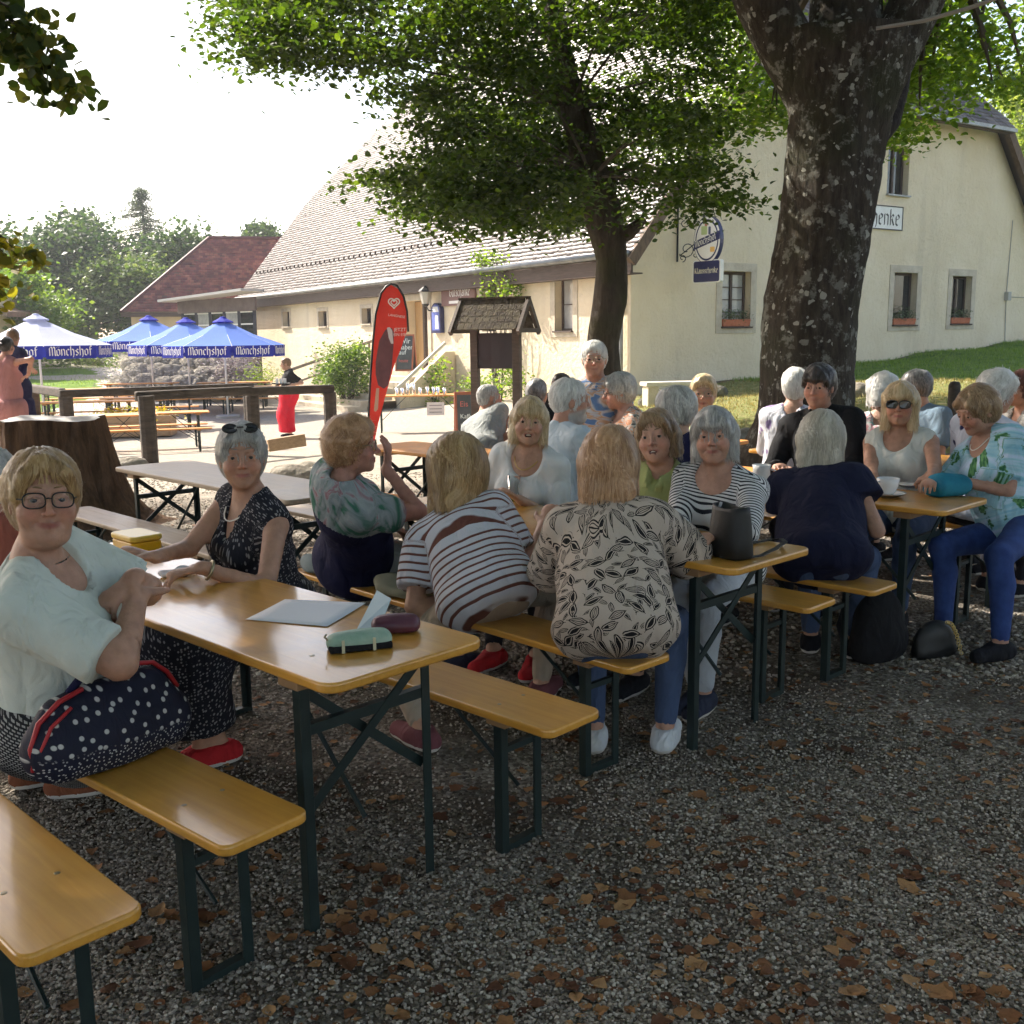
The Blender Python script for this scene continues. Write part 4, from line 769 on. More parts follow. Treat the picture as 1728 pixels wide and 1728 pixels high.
def corner(c,ang,W,L=2.2):            # near-left corner -> centre
    a=Vector((math.cos(ang),math.sin(ang),0)); b=Vector((math.sin(ang),-math.cos(ang),0)); return Vector(c)+a*L/2+b*W/2
BN={}   # bench name -> (corner, angle)
def bench(n,c,deg,label,top=M_top): BN[n]=(Vector((c[0],c[1],0)),R_(deg)); p=corner(BN[n][0],R_(deg),.25); return put('B',p.x,p.y,R_(deg),label,'beer garden benches',top)
def table(n,c,deg,label,top=M_top): p=corner(Vector((c[0],c[1],0)),R_(deg),.55); return put('T',p.x,p.y,R_(deg),label,'beer garden tables',top)
table('T1',(-.455,2.405),136.2,'yellow beer table with a paper sheet and purses on it, nearest the camera')
bench('B1',(-.658,2.145),139.7,'yellow bench under the polka dot bag, its near end empty')
bench('B0',(-.924,1.735),135.9,'empty yellow bench cut off by the lower left corner')
bench('B2',(.101,2.816),136.5,'yellow bench standing free on the right of the nearest table')
table('T2',(.80,3.615),133.6,'yellow beer table carrying the black handbag')
bench('B3',(.392,3.38),132.9,'yellow bench under the woman in the black leaf print top')
c5=G(1364,1028,.48); bench('B5',(c5.x,c5.y),134.0,'short looking yellow bench end right of the black handbag table')
c6=G(1593,864,.77); table('T6',(c6.x,c6.y),134.0,'yellow beer table with the coffee cup and teal bag')
c7=G(1474,999,.48); bench('B6',(c7.x,c7.y),133.5,'yellow bench under the woman in the navy blouse')
bench('B8',(c6.x+.55*bv.x+.21*bv.x,c6.y+.55*bv.y+.21*bv.y),134.0,'yellow bench under the woman in blue jeans')
c3=G(487,845,.77); T3=table('T3',(c3.x,c3.y),134.2,'empty beer table shining white behind the woman in the sleeveless dress',M_old)
c4_=G(356,938,.48); bench('B4',(c4_.x+.3*0,c4_.y),134.2,'empty bench shining white behind the yellow lunch box',M_old)
bench('B4b',(c3.x+.76*bv.x,c3.y+.76*bv.y),134.2,'empty bench on the far side of the shining white table',M_old)
t5=Vector((c6.x,c6.y,0))+av*2.45; table('T5',(t5.x,t5.y),134.0,'brown beer table behind the woman with the curly hair',M_top2)
b5=t5-bv*.44; bench('B7',(b5.x,b5.y),134.0,'orange bench in front of the brown table in the middle',M_top2)
b5=t5+bv*.76; bench('B7b',(b5.x,b5.y),134.0,'orange bench behind the brown table in the middle',M_top2)
t4=Vector((c6.x,c6.y,0))+bv*1.72; table('T8',(t4.x,t4.y),134.0,'beer table hidden behind the seated guests on the right')
bench('B9',tuple((t4-bv*.46)[:2]),134.0,'bench behind the woman with sunglasses'); bench('B10',tuple((t4+bv*.76)[:2]),134.0,'rearmost bench on the right')
t9=t4+av*2.5; table('T9',(t9.x,t9.y),134.0,'beer table of the rear group by the notice board',M_top2); bench('B11',tuple((t9-bv*.46)[:2]),134.0,'bench of the man in the grey shirt',M_top2); bench('B12',tuple((t9+bv*.76)[:2]),134.0,'rear bench by the notice board',M_top2)
def on_bench(n,u,v=.125):
    c,a=BN[n]; return c+Vector((math.cos(a),math.sin(a),0))*u+Vector((math.sin(a),-math.cos(a),0))*v
# courtyard sets in the sun
def yardset(px,py,y,ang,i,desc):
    p=D(px,py,y); x=p.x; d=Vector((math.cos(ang),math.sin(ang),0)); n=Vector((-d.y,d.x,0))
    put('T',x,y,ang,'orange topped courtyard table '+desc,'courtyard tables in the sun',M_top2)
    for s,w_ in((-.62,'near'),(.62,'far')): put('B',x+n.x*s,y+n.y*s,ang,w_+' orange bench of the courtyard table '+desc,'courtyard benches in the sun',M_top2)
for i,(px,y,a,dsc) in enumerate([(255,20.3,20,'just behind the fence post'),(160,19.2,20,'partly hidden by the stump'),(150,23.5,16,'in the second row behind the stump'),(255,24.5,16,'in the second row left of the flower trough'),(140,28,12,'in the third row on the left'),(330,29.5,10,'in front of the rockery under the umbrella'),(240,30.5,10,'left of the umbrella poles'),(440,29.5,8,'left of the waiter'),(400,31.2,8,'farthest, at the foot of the rockery')]): yardset(px,700,y,R_(a),i,dsc)
# the serving table by the stairs
sp=D(715,700,21.6); sT=put('T',sp.x,21.6,R_(6),'serving table with glasses in front of the stairs','serving table',M_top2); sT.pop('group',None) if hasattr(sT,'pop') else None
zT=sT.location.z+.77
# ---------------------------------------------------------------- tree stump
sp_=G(168,872,0); yS=8.9; pS=D(112,860,yS); gS=gz(pS.x,yS); stump=empty('tree_stump',(pS.x,yS,gS),0,'thick weathered tree stump beside the white bench','stump')
def stump_mesh():
    n=64; V=[];Fc=[]; g=np.random.default_rng(4); hs=[(0,.86),(.06,.70),(.16,.60),(.3,.52),(.5,.47),(.75,.43),(1.0,.40)]
    ph=g.random(8)*6.28
    for z,r in hs:
        for j in range(n):
            a=2*math.pi*j/n; fl=math.exp(-z/.25); rr=r*(1+.14*fl*math.sin(5*a+ph[0])+.05*math.sin(9*a+ph[1])+.035*math.sin(17*a+ph[2]+z)+.018*math.sin(29*a+ph[3]))
            V.append((rr*math.cos(a)-.05*z,rr*math.sin(a),z-.03+.015*math.sin(3*a)*(z>.9)))
    k=len(hs)
    for i in range(k-1):
        for j in range(n): Fc.append((i*n+j,i*n+(j+1)%n,(i+1)*n+(j+1)%n,(i+1)*n+j))
    return V,Fc,n,k
V,Fc,n_,k_=stump_mesh(); me=bpy.data.meshes.new('bark'); me.from_pydata(V,[],Fc); me.update(); me.polygons.foreach_set('use_smooth',np.ones(len(Fc),bool))
M_stump=bark_mat('stump_wood',(.055,.030,.018),(.20,.115,.065),None); link('bark',me,M_stump,stump)
me=bpy.data.meshes.new('cut_top'); me.from_pydata([V[(k_-1)*n_+j] for j in range(n_)],[],[tuple(range(n_))]); me.update(); link('cut_top',me,mat('sawn_grey_top',(.45,.43,.40),(.62,.60,.57),rough=.8,scale=9),stump)
# ---------------------------------------------------------------- log fence of the yard
M_log=mat('dark_log',(.035,.026,.02),(.085,.065,.05),rough=.85,scale=5,stretch=(1,1,4),bump=.01,bscale=25)
def fence(name,label,rails,posts):
    p0=posts[0]; b=D(p0[0],p0[2],p0[3]); T=empty(name,(b.x,b.y,gz(b.x,b.y)),0,label,'fence'); o_=T.location.copy()
    for (x0,y0,d0),(x1,y1,d1),h in rails: a,c=D(x0,y0,d0)-o_,D(x1,y1,d1)-o_; m=MB(); m.bar(a,c,.11,h); m.build('rail',M_log,T,bevel=.025)
    for x,yt,yb,d,wd in posts: a=D(x,yt,d); g=gz(a.x,d); m=MB(); m.tube([(a.x-o_.x,d-o_.y,g-.3-o_.z),(a.x-o_.x,d-o_.y,a.z-o_.z)],wd,10); m.build('post',M_log,T,smooth=False)
fence('log_fence','dark log fence with thick rail right of the stump',[((228,669,14.6),(424,659,15.8),.135),((416,661,15.75),(562,656,16.9),.135)],[(246,668,782,14.6,.115),(425,668,735,15.9,.105),(556,662,710,16.8,.105)])
fence('log_fence','dark log fence behind the stump running to the couple',[((100,665,16.6),(428,652,18.2),.13),((50,655,19.0),(106,663,16.8),.15)],[(110,664,720,16.7,.11),(54,658,700,18.9,.12),(418,657,720,18.1,.09)])
# plank edges and boulders of the raised bed in the middle
pl=D(487,748,13.2)
tr=empty('timber_edging',(pl.x,13.2,gz(pl.x,13.2)),0,'short timber edging plank on the yard in front of the waiter','edging'); m=MB(); m.bar(D(452,752,13.2)-Vector(tr.location),D(515,742,13.4)-Vector(tr.location),.10,.16); m.build('plank',mat('pale_plank',(.30,.19,.10),(.42,.28,.16),scale=6,stretch=(1,8,8)),tr,bevel=.01)
M_rock=mat('grey_rock',(.13,.115,.09),(.32,.29,.24),rough=.95,scale=5,bump=.05,bscale=9,spec=.15)
def rock(c,r,sc,name='boulder',label=None,group=None,parent=None,mt=None,seed=1):
    g=np.random.default_rng(seed); n1,n2=10,16; V=[];Fc=[]
    for i in range(n1+1):
        for j in range(n2):
            th=math.pi*i/n1; a=2*math.pi*j/n2; d=np.array([math.sin(th)*math.cos(a),math.sin(th)*math.sin(a),math.cos(th)])
            V.append(d)
    V=np.array(V); w_=g.normal(0,1,(7,3)); f=1+.0*V[:,0]
    for k in range(7): f=np.minimum(f,.72+.25*np.abs((V@(w_[k]/np.linalg.norm(w_[k])))-.9)/.9+.1*g.random()) if k<5 else f+.05*np.sin(V@w_[k]*3)
    V=V*f[:,None]*np.array(sc)*r
    for i in range(n1):
        for j in range(n2): Fc.append((i*n2+j,i*n2+(j+1)%n2,(i+1)*n2+(j+1)%n2,(i+1)*n2+j))
    o=link(name,mesh_np(name,V,np.array(Fc)[:,::-1],False),mt or M_rock,parent,c,(0,0,g.random()*6))
    if label: tag(o,label,'boulder',group)
    return o
for i,(px,py,d,r,sc,lb) in enumerate([(488,768,12.4,.34,(1.1,.7,.42),'flat pale boulder behind the sunglasses woman'),(545,760,12.8,.25,(1,.8,.55),'small brown boulder next to the flat boulder'),(520,755,13,.24,(1,.8,.5),'low stone behind the flat pale boulder'),(207,770,13.6,.30,(1.2,.8,.6),'brown boulder between stump and fence post'),(1258,680,13.5,.3,(1.2,.9,.7),'mossy rock left of the old tree'),(1320-65,695,13,.22,(1,1,.6),'smaller rock left of the old tree'),(1450,655,16,.3,(1,.8,.6),'rock in the sunlit strip right of the old tree')]):
    p=D(px,py,d); rock((p.x,d,gz(p.x,d)+r*sc[2]*.55),r,sc,'boulder',lb,seed=20+i)
# rockery wall behind the umbrellas
i=0
for row,(yy,dd) in enumerate(((652,33.0),(636,33.6),(620,34.4),(608,35.2))):
    x=205+row*14
    while x<432:
        p=D(x,yy,dd); r=.42+.22*rnd.random(); rock((p.x,dd,p.z),r,(1.25,.8,.72+.2*rnd.random()),'rockery_stone',None,None,seed=60+i); o=bpy.context.scene.collection.objects[-1]; tag(o,'grey rockery stone in the dry wall behind the umbrellas','stone','stones of the rockery wall'); i+=1; x+=20+rnd.random()*7
lav=[D(x,y,d) for x,y,d in((210,600,33.5),(225,625,32.6),(240,598,34),(262,610,34),(285,604,34.3),(310,598,34.5),(335,605,34.5),(300,640,32.6),(200,640,32.4),(355,600,34.3),(340,640,32.4),(250,645,32.3))]
shrub('lavender_border',lav,.75,190,.10,M_lav,'grey lavender cushions growing over the rockery stones','shrub',.3,.25)
shrub('lavender_bush',[D(x,y,33) for x,y in((372,618),(385,605),(400,612),(412,604),(420,622),(395,628),(378,640),(408,640),(425,640))],.62,220,.10,leaf_mat('purple_grey_leaf',(.15,.13,.14),(.25,.22,.24),(.35,.31,.34),.25,tcol=(1.1,1,1.1)),'greyish purple bush below the small windows','shrub',.3,.25)
shrub('tall_grass',[D(x,632,32) for x in(428,440,452,462)],.5,160,.10,M_vine,'yellow green grass tuft behind the waiter','grass',.2,.2)
# ---------------------------------------------------------------- umbrellas
GL={'M':(1.05,[[(0,0),(0,1.2),(.22,1.38),(.45,1.2),(.45,0)],[(.45,1.2),(.68,1.38),(.9,1.2),(.9,.12),(1.02,0)]]),'ö':(.68,[[(0,.15),(0,.85),(.25,1),(.5,.85),(.5,.15),(.25,0),(0,.15)],[(.08,1.28),(.1,1.36)],[(.4,1.28),(.42,1.36)]]),'o':(.68,[[(0,.15),(0,.85),(.25,1),(.5,.85),(.5,.15),(.25,0),(0,.15)]]),'n':(.7,[[(0,0),(0,1)],[(0,.82),(.26,1),(.5,.85),(.5,0)]]),'c':(.58,[[(.45,.85),(.25,1),(0,.85),(0,.15),(.25,0),(.45,.15)]]),
'h':(.7,[[(0,0),(0,1.45)],[(0,.82),(.26,1),(.5,.85),(.5,.1),(.36,-.28)]]),'s':(.6,[[(.45,.85),(.22,1),(0,.8),(.45,.3),(.22,0),(0,.15)]]),'f':(.5,[[(.38,1.35),(.2,1.47),(.1,1.3),(.1,-.05)],[(-.06,.95),(.36,.95)]]),'e':(.62,[[(0,.5),(.45,.66),(.45,.85),(.25,1),(0,.85),(0,.15),(.25,0),(.45,.15)]]),'k':(.66,[[(0,0),(0,1.45)],[(.02,.62),(.28,1.0),(.46,.85),(.2,.58),(.5,0)]]),
'S':(.9,[[(.7,1.2),(.35,1.4),(.02,1.15),(.1,.85),(.65,.6),(.68,.2),(.35,0),(0,.2)]]),'K':(.9,[[(.1,0),(.1,1.4)],[(.12,.7),(.6,1.35)],[(.25,.75),(.7,0)]]),'l':(.3,[[(0,1.45),(0,.1),(.12,0)]]),'a':(.68,[[(.1,.9),(.3,1),(.48,.85),(.48,0)],[(.48,.55),(.15,.55),(0,.4),(0,.12),(.2,0),(.48,.15)]]),'u':(.7,[[(0,1),(0,.15),(.22,0),(.48,.15)],[(.5,1),(.5,0)]]),'G':(.95,[[(.72,1.2),(.38,1.4),(.03,1.1),(.03,.3),(.38,0),(.72,.25),(.72,.7),(.42,.7)]]),'t':(.48,[[(.12,1.3),(.12,.15),(.25,0),(.36,.1)],[(-.06,1),(.34,1)]]),'ä':(.68,[[(.1,.9),(.3,1),(.48,.85),(.48,0)],[(.48,.55),(.15,.55),(0,.4),(0,.12),(.2,0),(.48,.15)],[(.1,1.25),(.12,1.33)],[(.38,1.25),(.4,1.33)]]),'r':(.5,[[(0,0),(0,1)],[(0,.8),(.2,.98),(.4,.85)]])}
def letters(txt,h,M,mat_,parent,name='lettering',nib=.11,width=None,thick=.003):
    """broad-nib letters in the xy plane of M, baseline left at the origin"""
    m=MB(); x=0; W=sum(GL[c][0]+.16 if c!=' ' else .5 for c in txt)-.16; sc=h/1.45; sx=sc if width is None else width/W
    n=Vector((nib*.8,nib*.62,0))
    for c in txt:
        if c==' ': x+=.5; continue
        wd,st=GL[c]
        for pl in st:
            for p,q in zip(pl,pl[1:]):
                p=Vector((p[0]+x,p[1],0)); q=Vector((q[0]+x,q[1],0)); d=q-p; pts=[p-n,p+n,q-n,q+n]
                # convex hull of the two nib positions
                P2=sorted([(v.x,v.y) for v in pts]); cr=lambda o,a,b:(a[0]-o[0])*(b[1]-o[1])-(a[1]-o[1])*(b[0]-o[0]); lo=[];hi=[]
                for v in P2:
                    while len(lo)>1 and cr(lo[-2],lo[-1],v)<=1e-9: lo.pop()
                    lo.append(v)
                for v in reversed(P2):
                    while len(hi)>1 and cr(hi[-2],hi[-1],v)<=1e-9: hi.pop()
                    hi.append(v)
                hull=lo[:-1]+hi[:-1]
                if len(hull)>2: m.add([M@Vector((a*sx,b*sc,thick)) for a,b in hull],[tuple(range(len(hull)))])
        x+=wd+.16
    o=m.build(name,mat_,parent); o['kind']='stuff'; return o
def umb_mat(name,c,tr):
    return mat(name,c,tuple(min(1,x*1.12) for x in c),rough=.8,scale=2,trans=tr,spec=.2)
M_uw=umb_mat('umbrella_pale_lit',(.46,.49,.66),.3); M_ub=umb_mat('umbrella_blue',(.12,.22,.60),.3); M_uv=umb_mat('umbrella_navy',(.02,.03,.33),.15); M_let=mat('white_print',(.85,.85,.88),rough=.8)  # pale cloth also colours the sunlit left panel of the blue umbrellas
def umbrella(px,py,y,R,rot,white,label):
    p=D(px,py,y); g=gz(p.x,y); H=2.62; T=empty('parasol',(p.x,y,g),rot,label,'umbrella','brewery umbrellas of the courtyard'); n=8; zr=1.95; vh=.30
    rim=[Vector((R*math.cos(2*math.pi*k/n),R*math.sin(2*math.pi*k/n),zr)) for k in range(n)]; top=Vector((0,0,H-.06))
    for k in range(n):
        a,b=rim[k],rim[(k+1)%n]; m=MB(); mid=(a+b)/2*.985; a2,b2=a.lerp(top,.5)-Vector((0,0,.02)),b.lerp(top,.5)-Vector((0,0,.02)); t1,t2=top+Vector((a.x,a.y,0))*.1,top+Vector((b.x,b.y,0))*.1
        m.add([a,b,b2,a2,t2,t1],[(0,1,2,3),(3,2,4,5)]); m.build('panel',(M_uw if white or k in LIT_K else M_ub),T,smooth=True)
        v=MB(); lo=Vector((0,0,-vh)); c0=a.lerp(b,.03);c1=a.lerp(b,.97); v.add([a,b,c1+lo*.45,c1+lo,c0+lo,c0+lo*.45],[(0,1,2,3,4,5)]); vo=v.build('valance',M_uv,T)
        ex=(b-a).normalized(); ez=Vector((0,0,1)); ny=ex.cross(ez); 
        letters('Mönchshof',.21,frame(ex,ez,ny,a.lerp(b,.10)+Vector((0,0,-vh+.075))+ny*.003),M_let,vo,width=(b-a).length*.80)
        m=MB(); m.tube([top*1.0+Vector((0,0,-.05)),a+Vector((0,0,-.01))],.012,5); m.build('rib',M_white,T)
    m=MB(); m.lathe([(.0,H+.10),(.06,H+.09),(.10,H+.05),(R*.17,H-.04),(R*.17,H-.07)],8); m.build('vent_cap',M_uv if not white else M_uw,T)
    m=MB(); m.tube([(0,0,0),(0,0,H)],.028,10); m.build('pole',M_white,T,smooth=True); m=MB(); m.lathe([(0,.08),(.30,.08),(.32,.06),(.32,0)],16); m.build('base',mat('concrete',(.35,.34,.32)),T)
LIT_K=(3,)  # sunlight put into the left-most panel as a paler cloth colour
umbrella(377,560,28.0,1.62,R_(22),False,'blue brewery umbrella in front, with two full valances facing the camera')
umbrella(315,565,29.6,1.62,R_(22),False,'blue brewery umbrella half hidden behind the front one')
umbrella(253,570,31.4,1.62,R_(20),False,'blue brewery umbrella, third from the right')
umbrella(64,575,25.0,1.68,R_(28),True,'pale brewery umbrella on the left beside the couple')
# ---------------------------------------------------------------- flower trough in the yard
p=D(225,690,23.0); tb=empty('flower_trough',(p.x,23.2,gz(p.x,23.2)),R_(8),'wooden trough of yellow flowers behind the courtyard table','planter'); 
for k in range(3):
    for s in(-.35,.35): m=MB(); m.box((0,s,.10+k*.155),(1.5,.04,.15)); m.build('board',mat('pale_plank',(.3,.19,.1)),tb,bevel=.008)
    for s in(-.77,.77): m=MB(); m.box((s,0,.10+k*.155),(.04,.74,.148)); m.build('end_board',mat('pale_plank',(.3,.19,.1)),tb,bevel=.008)
m=MB(); m.box((0,0,.40),(1.48,.64,.06)); m.build('soil',mat('soil',(.04,.03,.02)),tb)
P_=cluster_points([(x,0,.52) for x in np.linspace(-.6,.6,7)],120,.28,.5); o=link('flowers',leaf_mesh('flowers',P_,.06,.6,0,.9),leaf_mat('yellow_flower',(.25,.3,.03),(.65,.45,.02),(.8,.6,.04),.3,tcol=(1,1,.6)),tb); o['kind']='stuff'
# window boxes
for k,(h,lb) in enumerate(((gh['g1'],'terracotta flower box in the window beside the hanging brewery sign'),(gh['g2'],'terracotta flower box under the window left of the cable'),(gh['g3'],'smallest terracotta flower box in the rightmost window'))):
    a,b,c,d=h; w_=b-a; ctr=WB(-.02+.08,(a+b)/2,c+.02); T=empty('flower_box',ctr,FA,lb,'flower box')
    m=MB(); m.add([(-w_*.46,-.09,0),(w_*.46,-.09,0),(w_*.46,.09,0),(-w_*.46,.09,0),(-w_*.5,-.11,.17),(w_*.5,-.11,.17),(w_*.5,.11,.17),(-w_*.5,.11,.17)],[(0,3,2,1),(0,1,5,4),(1,2,6,5),(2,3,7,6),(3,0,4,7),(4,5,6,7)]); m.build('box',M_terra,T,bevel=.01)
    P_=cluster_points([(x,0,.28) for x in np.linspace(-w_*.35,w_*.35,5)],70,.20,.9); o=link('plants',leaf_mesh('plants',P_,.06,.3,-.6,.4),leaf_mat('box_plant',(.05,.08,.05),(.10,.14,.09),(.2,.23,.16),.3),T); o['kind']='stuff'
# signs on the gable
def gP(px,py,off=0): s,z=gab(px,py); return WB(-off,s,z)
sg=gP(1418,367,.03); SGx=empty('inn_sign',sg,0,'white board with black gothic lettering on the gable','sign')
s1=gab(1522,367)[0]; s0=s1-1.95; z1=gab(1495,347)[1]; z0=gab(1495,388)[1]; O_=WB(-.03,s0,z0)-sg
Mx=frame(gv,Vector((0,0,1)),-fv,O_)
m=MB(); m.prism([(0,0),(1.95,0),(1.95,z1-z0),(0,z1-z0)],-.03,0,Mx); m.build('board',M_white,SGx)
m=MB(); w_=1.95;h_=z1-z0;e_=.028
for (a,b,c,d) in((0,0,w_,e_),(0,h_-e_,w_,h_),(0,e_,e_,h_-e_),(w_-e_,e_,w_,h_-e_)): m=MB(); m.prism([(a,b),(c,b),(c,d),(a,d)],-.001,.012,Mx); m.build('border',mat('dark_paint',(.05,.045,.04)),SGx)
letters('Schenke',h_*.66,Mx@Matrix.Translation((.14,h_*.2,0)),mat('dark_paint',(.05,.045,.04)),SGx,width=w_*.87,nib=.10)
# hanging brewery sign with wrought iron bracket: plane stands square to the gable
bp=gP(1141,400,0); hs_=empty('hanging_sign',bp,0,'oval brewery sign hanging from a wrought iron bracket','sign')
bs,bz0=gab(1141,440); _,bz1=gab(1141,345)
# it projects along the viewer-facing direction (-fv swung to the right as seen)
hd=(gv*.62-fv*.78).normalized(); HZ0=bz0-bp.z; HZ1=bz1-bp.z
I=lambda u,z:hd*u+Vector((0,0,z))-fv*.05
m=MB(); m.tube([I(0,HZ0-.03),I(0,HZ1+.5)],.025,6); m.build('wall_bar',M_black,hs_)
m=MB(); zt_=HZ1+.42; m.tube([I(0,zt_),I(1.25,zt_)],.018,6); m.build('arm',M_black,hs_)
def scroll(u,z,r,t0,t1,n=18,inw=.75): return [I(u+r*(1-inw*k/n)*math.cos(t0+(t1-t0)*k/n),z+r*(1-inw*k/n)*math.sin(t0+(t1-t0)*k/n)) for k in range(n+1)]
for (u,z,r,a,b) in((.22,HZ0+.25,.2,-2.6,5.0),(.16,HZ0+.85,.16,2.6,-5),(.45,HZ0+.75,.14,0,7),(.3,HZ0+1.2,.22,3.4,-3.5),(.12,HZ0+.05,.09,-1.5,5),(.42,HZ0+.12,.10,2,-4)): m=MB(); m.tube(scroll(u,z,r,a,b),.011,5); m.build('scroll',M_black,hs_)
m=MB(); m.tube([I(.05,HZ0+.1),I(.38,HZ0+.35),I(.58,HZ0+.8),I(.66,zt_)],.013,5); m.build('brace',M_black,hs_)
sc=D(1193,406,PJ and 0 or 22.6); cpt=D(1193,405,bp.y-.55)-bp; 
ov=[(.28*math.cos(2*math.pi*k/36),.42*math.sin(2*math.pi*k/36)) for k in range(36)]
sn=(Vector((0,0,0))-Vector((bp+cpt)).xy.to_3d()).normalized(); sx=Vector((-sn.y,sn.x,0)); 
tw_=R_(-38); sx=Matrix.Rotation(tw_,3,'Z')@sx; sn=Vector((sx.y,-sx.x,0)); Mo=frame(sx,Vector((0,0,1)),sn,cpt)
sca=1.28
def ovp(s,ax=.30,ay=.42): return [(ax*s*sca*math.cos(2*math.pi*k/36),ay*s*sca*math.sin(2*math.pi*k/36)) for k in range(36)]
m=MB(); m.prism(ovp(1.0),-.12,0,Mo); m.build('oval_case',M_navy,hs_)
for s,mt,zz in((.97,M_white,.003),(.86,M_navy,.006),(.78,M_white,.009)): m=MB(); m.prism(ovp(s),zz-.002,zz,Mo); m.build('oval_face',mt,hs_)
m=MB(); bd=[(-.29*sca,-.16*sca),(.29*sca,.0*sca),(.29*sca,.15*sca),(-.29*sca,-.01*sca)]; m.prism(bd,.0095,.012,Mo); m.build('band',M_navy,hs_)
letters('Mönchshof',.12*sca,Mo@Matrix.Translation((-.24*sca,-.115*sca,.012))@Matrix.Rotation(R_(15.5),4,'Z'),M_white,hs_,width=.48*sca)
for (x,y,w_,h_,c) in((-.06,.17,.13,.15,(.45,.55,.25)),(-.02,.27,.06,.06,(.5,.2,.12)),(.06,.16,.05,.14,(.08,.1,.18)),(.13,-.17,.10,.09,(.75,.45,.12))): m=MB(); m.prism(rrect((x-w_/2)*sca,(x+w_/2)*sca,(y-h_/2)*sca,(y+h_/2)*sca,.02),.0095,.0115,Mo); m.build('emblem_patch',mat('emblem_%d'%int(c[0]*100),c),hs_)
lowc=D(1192,458,bp.y-.55)-bp; Ml=frame(sx,Vector((0,0,1)),sn,lowc); rr_=rrect(-.31*sca,.31*sca,-.20*sca,.20*sca,.05)
m=MB(); m.prism(rr_,-.12,0,Ml); m.build('lower_case',M_white,hs_); m=MB(); m.prism([(x*.93,y*.92) for x,y in rr_],0,.004,Ml); m.build('lower_face',M_navy,hs_)
letters('Klausschenke',.10*sca,Ml@Matrix.Translation((-.26*sca,-.03*sca,.005)),mat('cream_print',(.75,.72,.55)),hs_,width=.52*sca)
for u in(-.13,.13): m=MB(); m.tube([Mo@Vector((u*sca,-.38*sca,-.06)),Ml@Vector((u*sca,.2*sca,-.06))],.015,6); m.build('hanger',M_black,hs_)
for u in(-.12,.14): m=MB(); m.tube([Mo@Vector((u*sca,.38*sca,-.06)),Mo@Vector((.02,.75*sca,-.06))],.010,5); m.build('chain',M_black,hs_)
# ---------------------------------------------------------------- notice board with little roof
yN=16.6; c0=D(838,690,yN); nb=empty('notice_board',(c0.x,yN,gz(c0.x,yN)),R_(-24),'dark wooden notice board under a little shingled roof','notice board'); k=yN/F
def nz(py): return D(840,py,yN).z-nb.location.z
for s in(-.37,.37): m=MB(); m.box((s,0,nz(553)/2),(.13,.11,nz(553))); m.build('post',M_dark,nb,bevel=.008)
m=MB(); m.box((0,0,(nz(562)+nz(622))/2),(.61,.05,nz(562)-nz(622))); m.build('panel',mat('black_panel',(.02,.012,.016),rough=.5),nb)
zt1,zb1=nz(505),nz(556); M_shg=mat('mossy_shingle',(.035,.025,.018),(.09,.075,.045),rough=.95,scale=9,bump=.02,bscale=30)
for s in(-1,1):
    for r_ in range(5):
        for c_ in range(9):
            t=r_/5; y0=s*(.38*(1-t)); z0_=zb1+(zt1-zb1)*t; m=MB(); x=-.58+c_*.129+(.03 if r_%2 else 0); hgt=(zt1-zb1)/5*1.25
            m.bar((x,y0,z0_),(x,y0-s*.38/5*1.25,z0_+hgt),.122,.018,up=(0,s*.8,.6)); m.build('shingle',M_shg,nb)
m=MB(); m.bar((-.63,0,zt1+.02),(.60,0,zt1+.02),.09,.03); m.build('ridge_board',M_shg,nb)
for x in(-.6,.58):
    m=MB(); 
    for s in(-1,1): m=MB(); m.bar((x,s*.42,zb1-.06),(x,0,zt1-.02),.05,.09); m.build('barge_board',M_dark,nb)
    m=MB(); m.bar((x,-.36,zb1-.02),(x,.36,zb1-.02),.05,.07); m.build('tie_beam',M_dark,nb)
# ---------------------------------------------------------------- red ice cream flag
yF=15.6; fl=[(645,490),(636,520),(631,560),(627,620),(624,680),(622,745),(632,745),(638,715),(650,670),(664,620),(676,590),(686,560),(688,535),(683,508),(673,488),(660,481)]
c0=D(640,740,yF); fg=empty('beach_flag',(c0.x,yF,gz(c0.x,yF)),0,'red teardrop beach flag advertising ice cream','flag'); o_=Vector(fg.location)
P3=[D(x,y,yF) for x,y in fl]; P2=[((p.x-c0.x),(p.z-o_.z)) for p in P3]
Mf=frame(Vector((1,0,0)),Vector((0,0,1)),Vector((0,-1,0)),(0,0,0))
M_red=mat('red_flag_cloth',(.62,.035,.02),(.72,.06,.035),rough=.7,scale=3,trans=.25)
m=MB(); m.prism(P2,-.002,.002,Mf); m.build('cloth',M_red,fg)
pole=[((D(x,y,yF)).x-c0.x,0,(D(x,y,yF)).z-o_.z) for x,y in((621,760),(622,700),(625,640),(629,580),(634,530),(643,495),(652,483),(660,479),(670,482),(681,500),(687,525),(689,560))]; g0=pole[0]
m=MB(); m.tube([(g0[0],0,0)]+pole,.016,7,cap=True); m.build('pole',M_black,fg,smooth=True)
def flagp(x,y,lift=.004): p=D(x,y,yF); return (p.x-c0.x,-lift,p.z-o_.z)
def flat(pts,lift=.004): m=MB(); m.add([flagp(x,y,lift) for x,y in pts],[tuple(range(len(pts)))]); return m
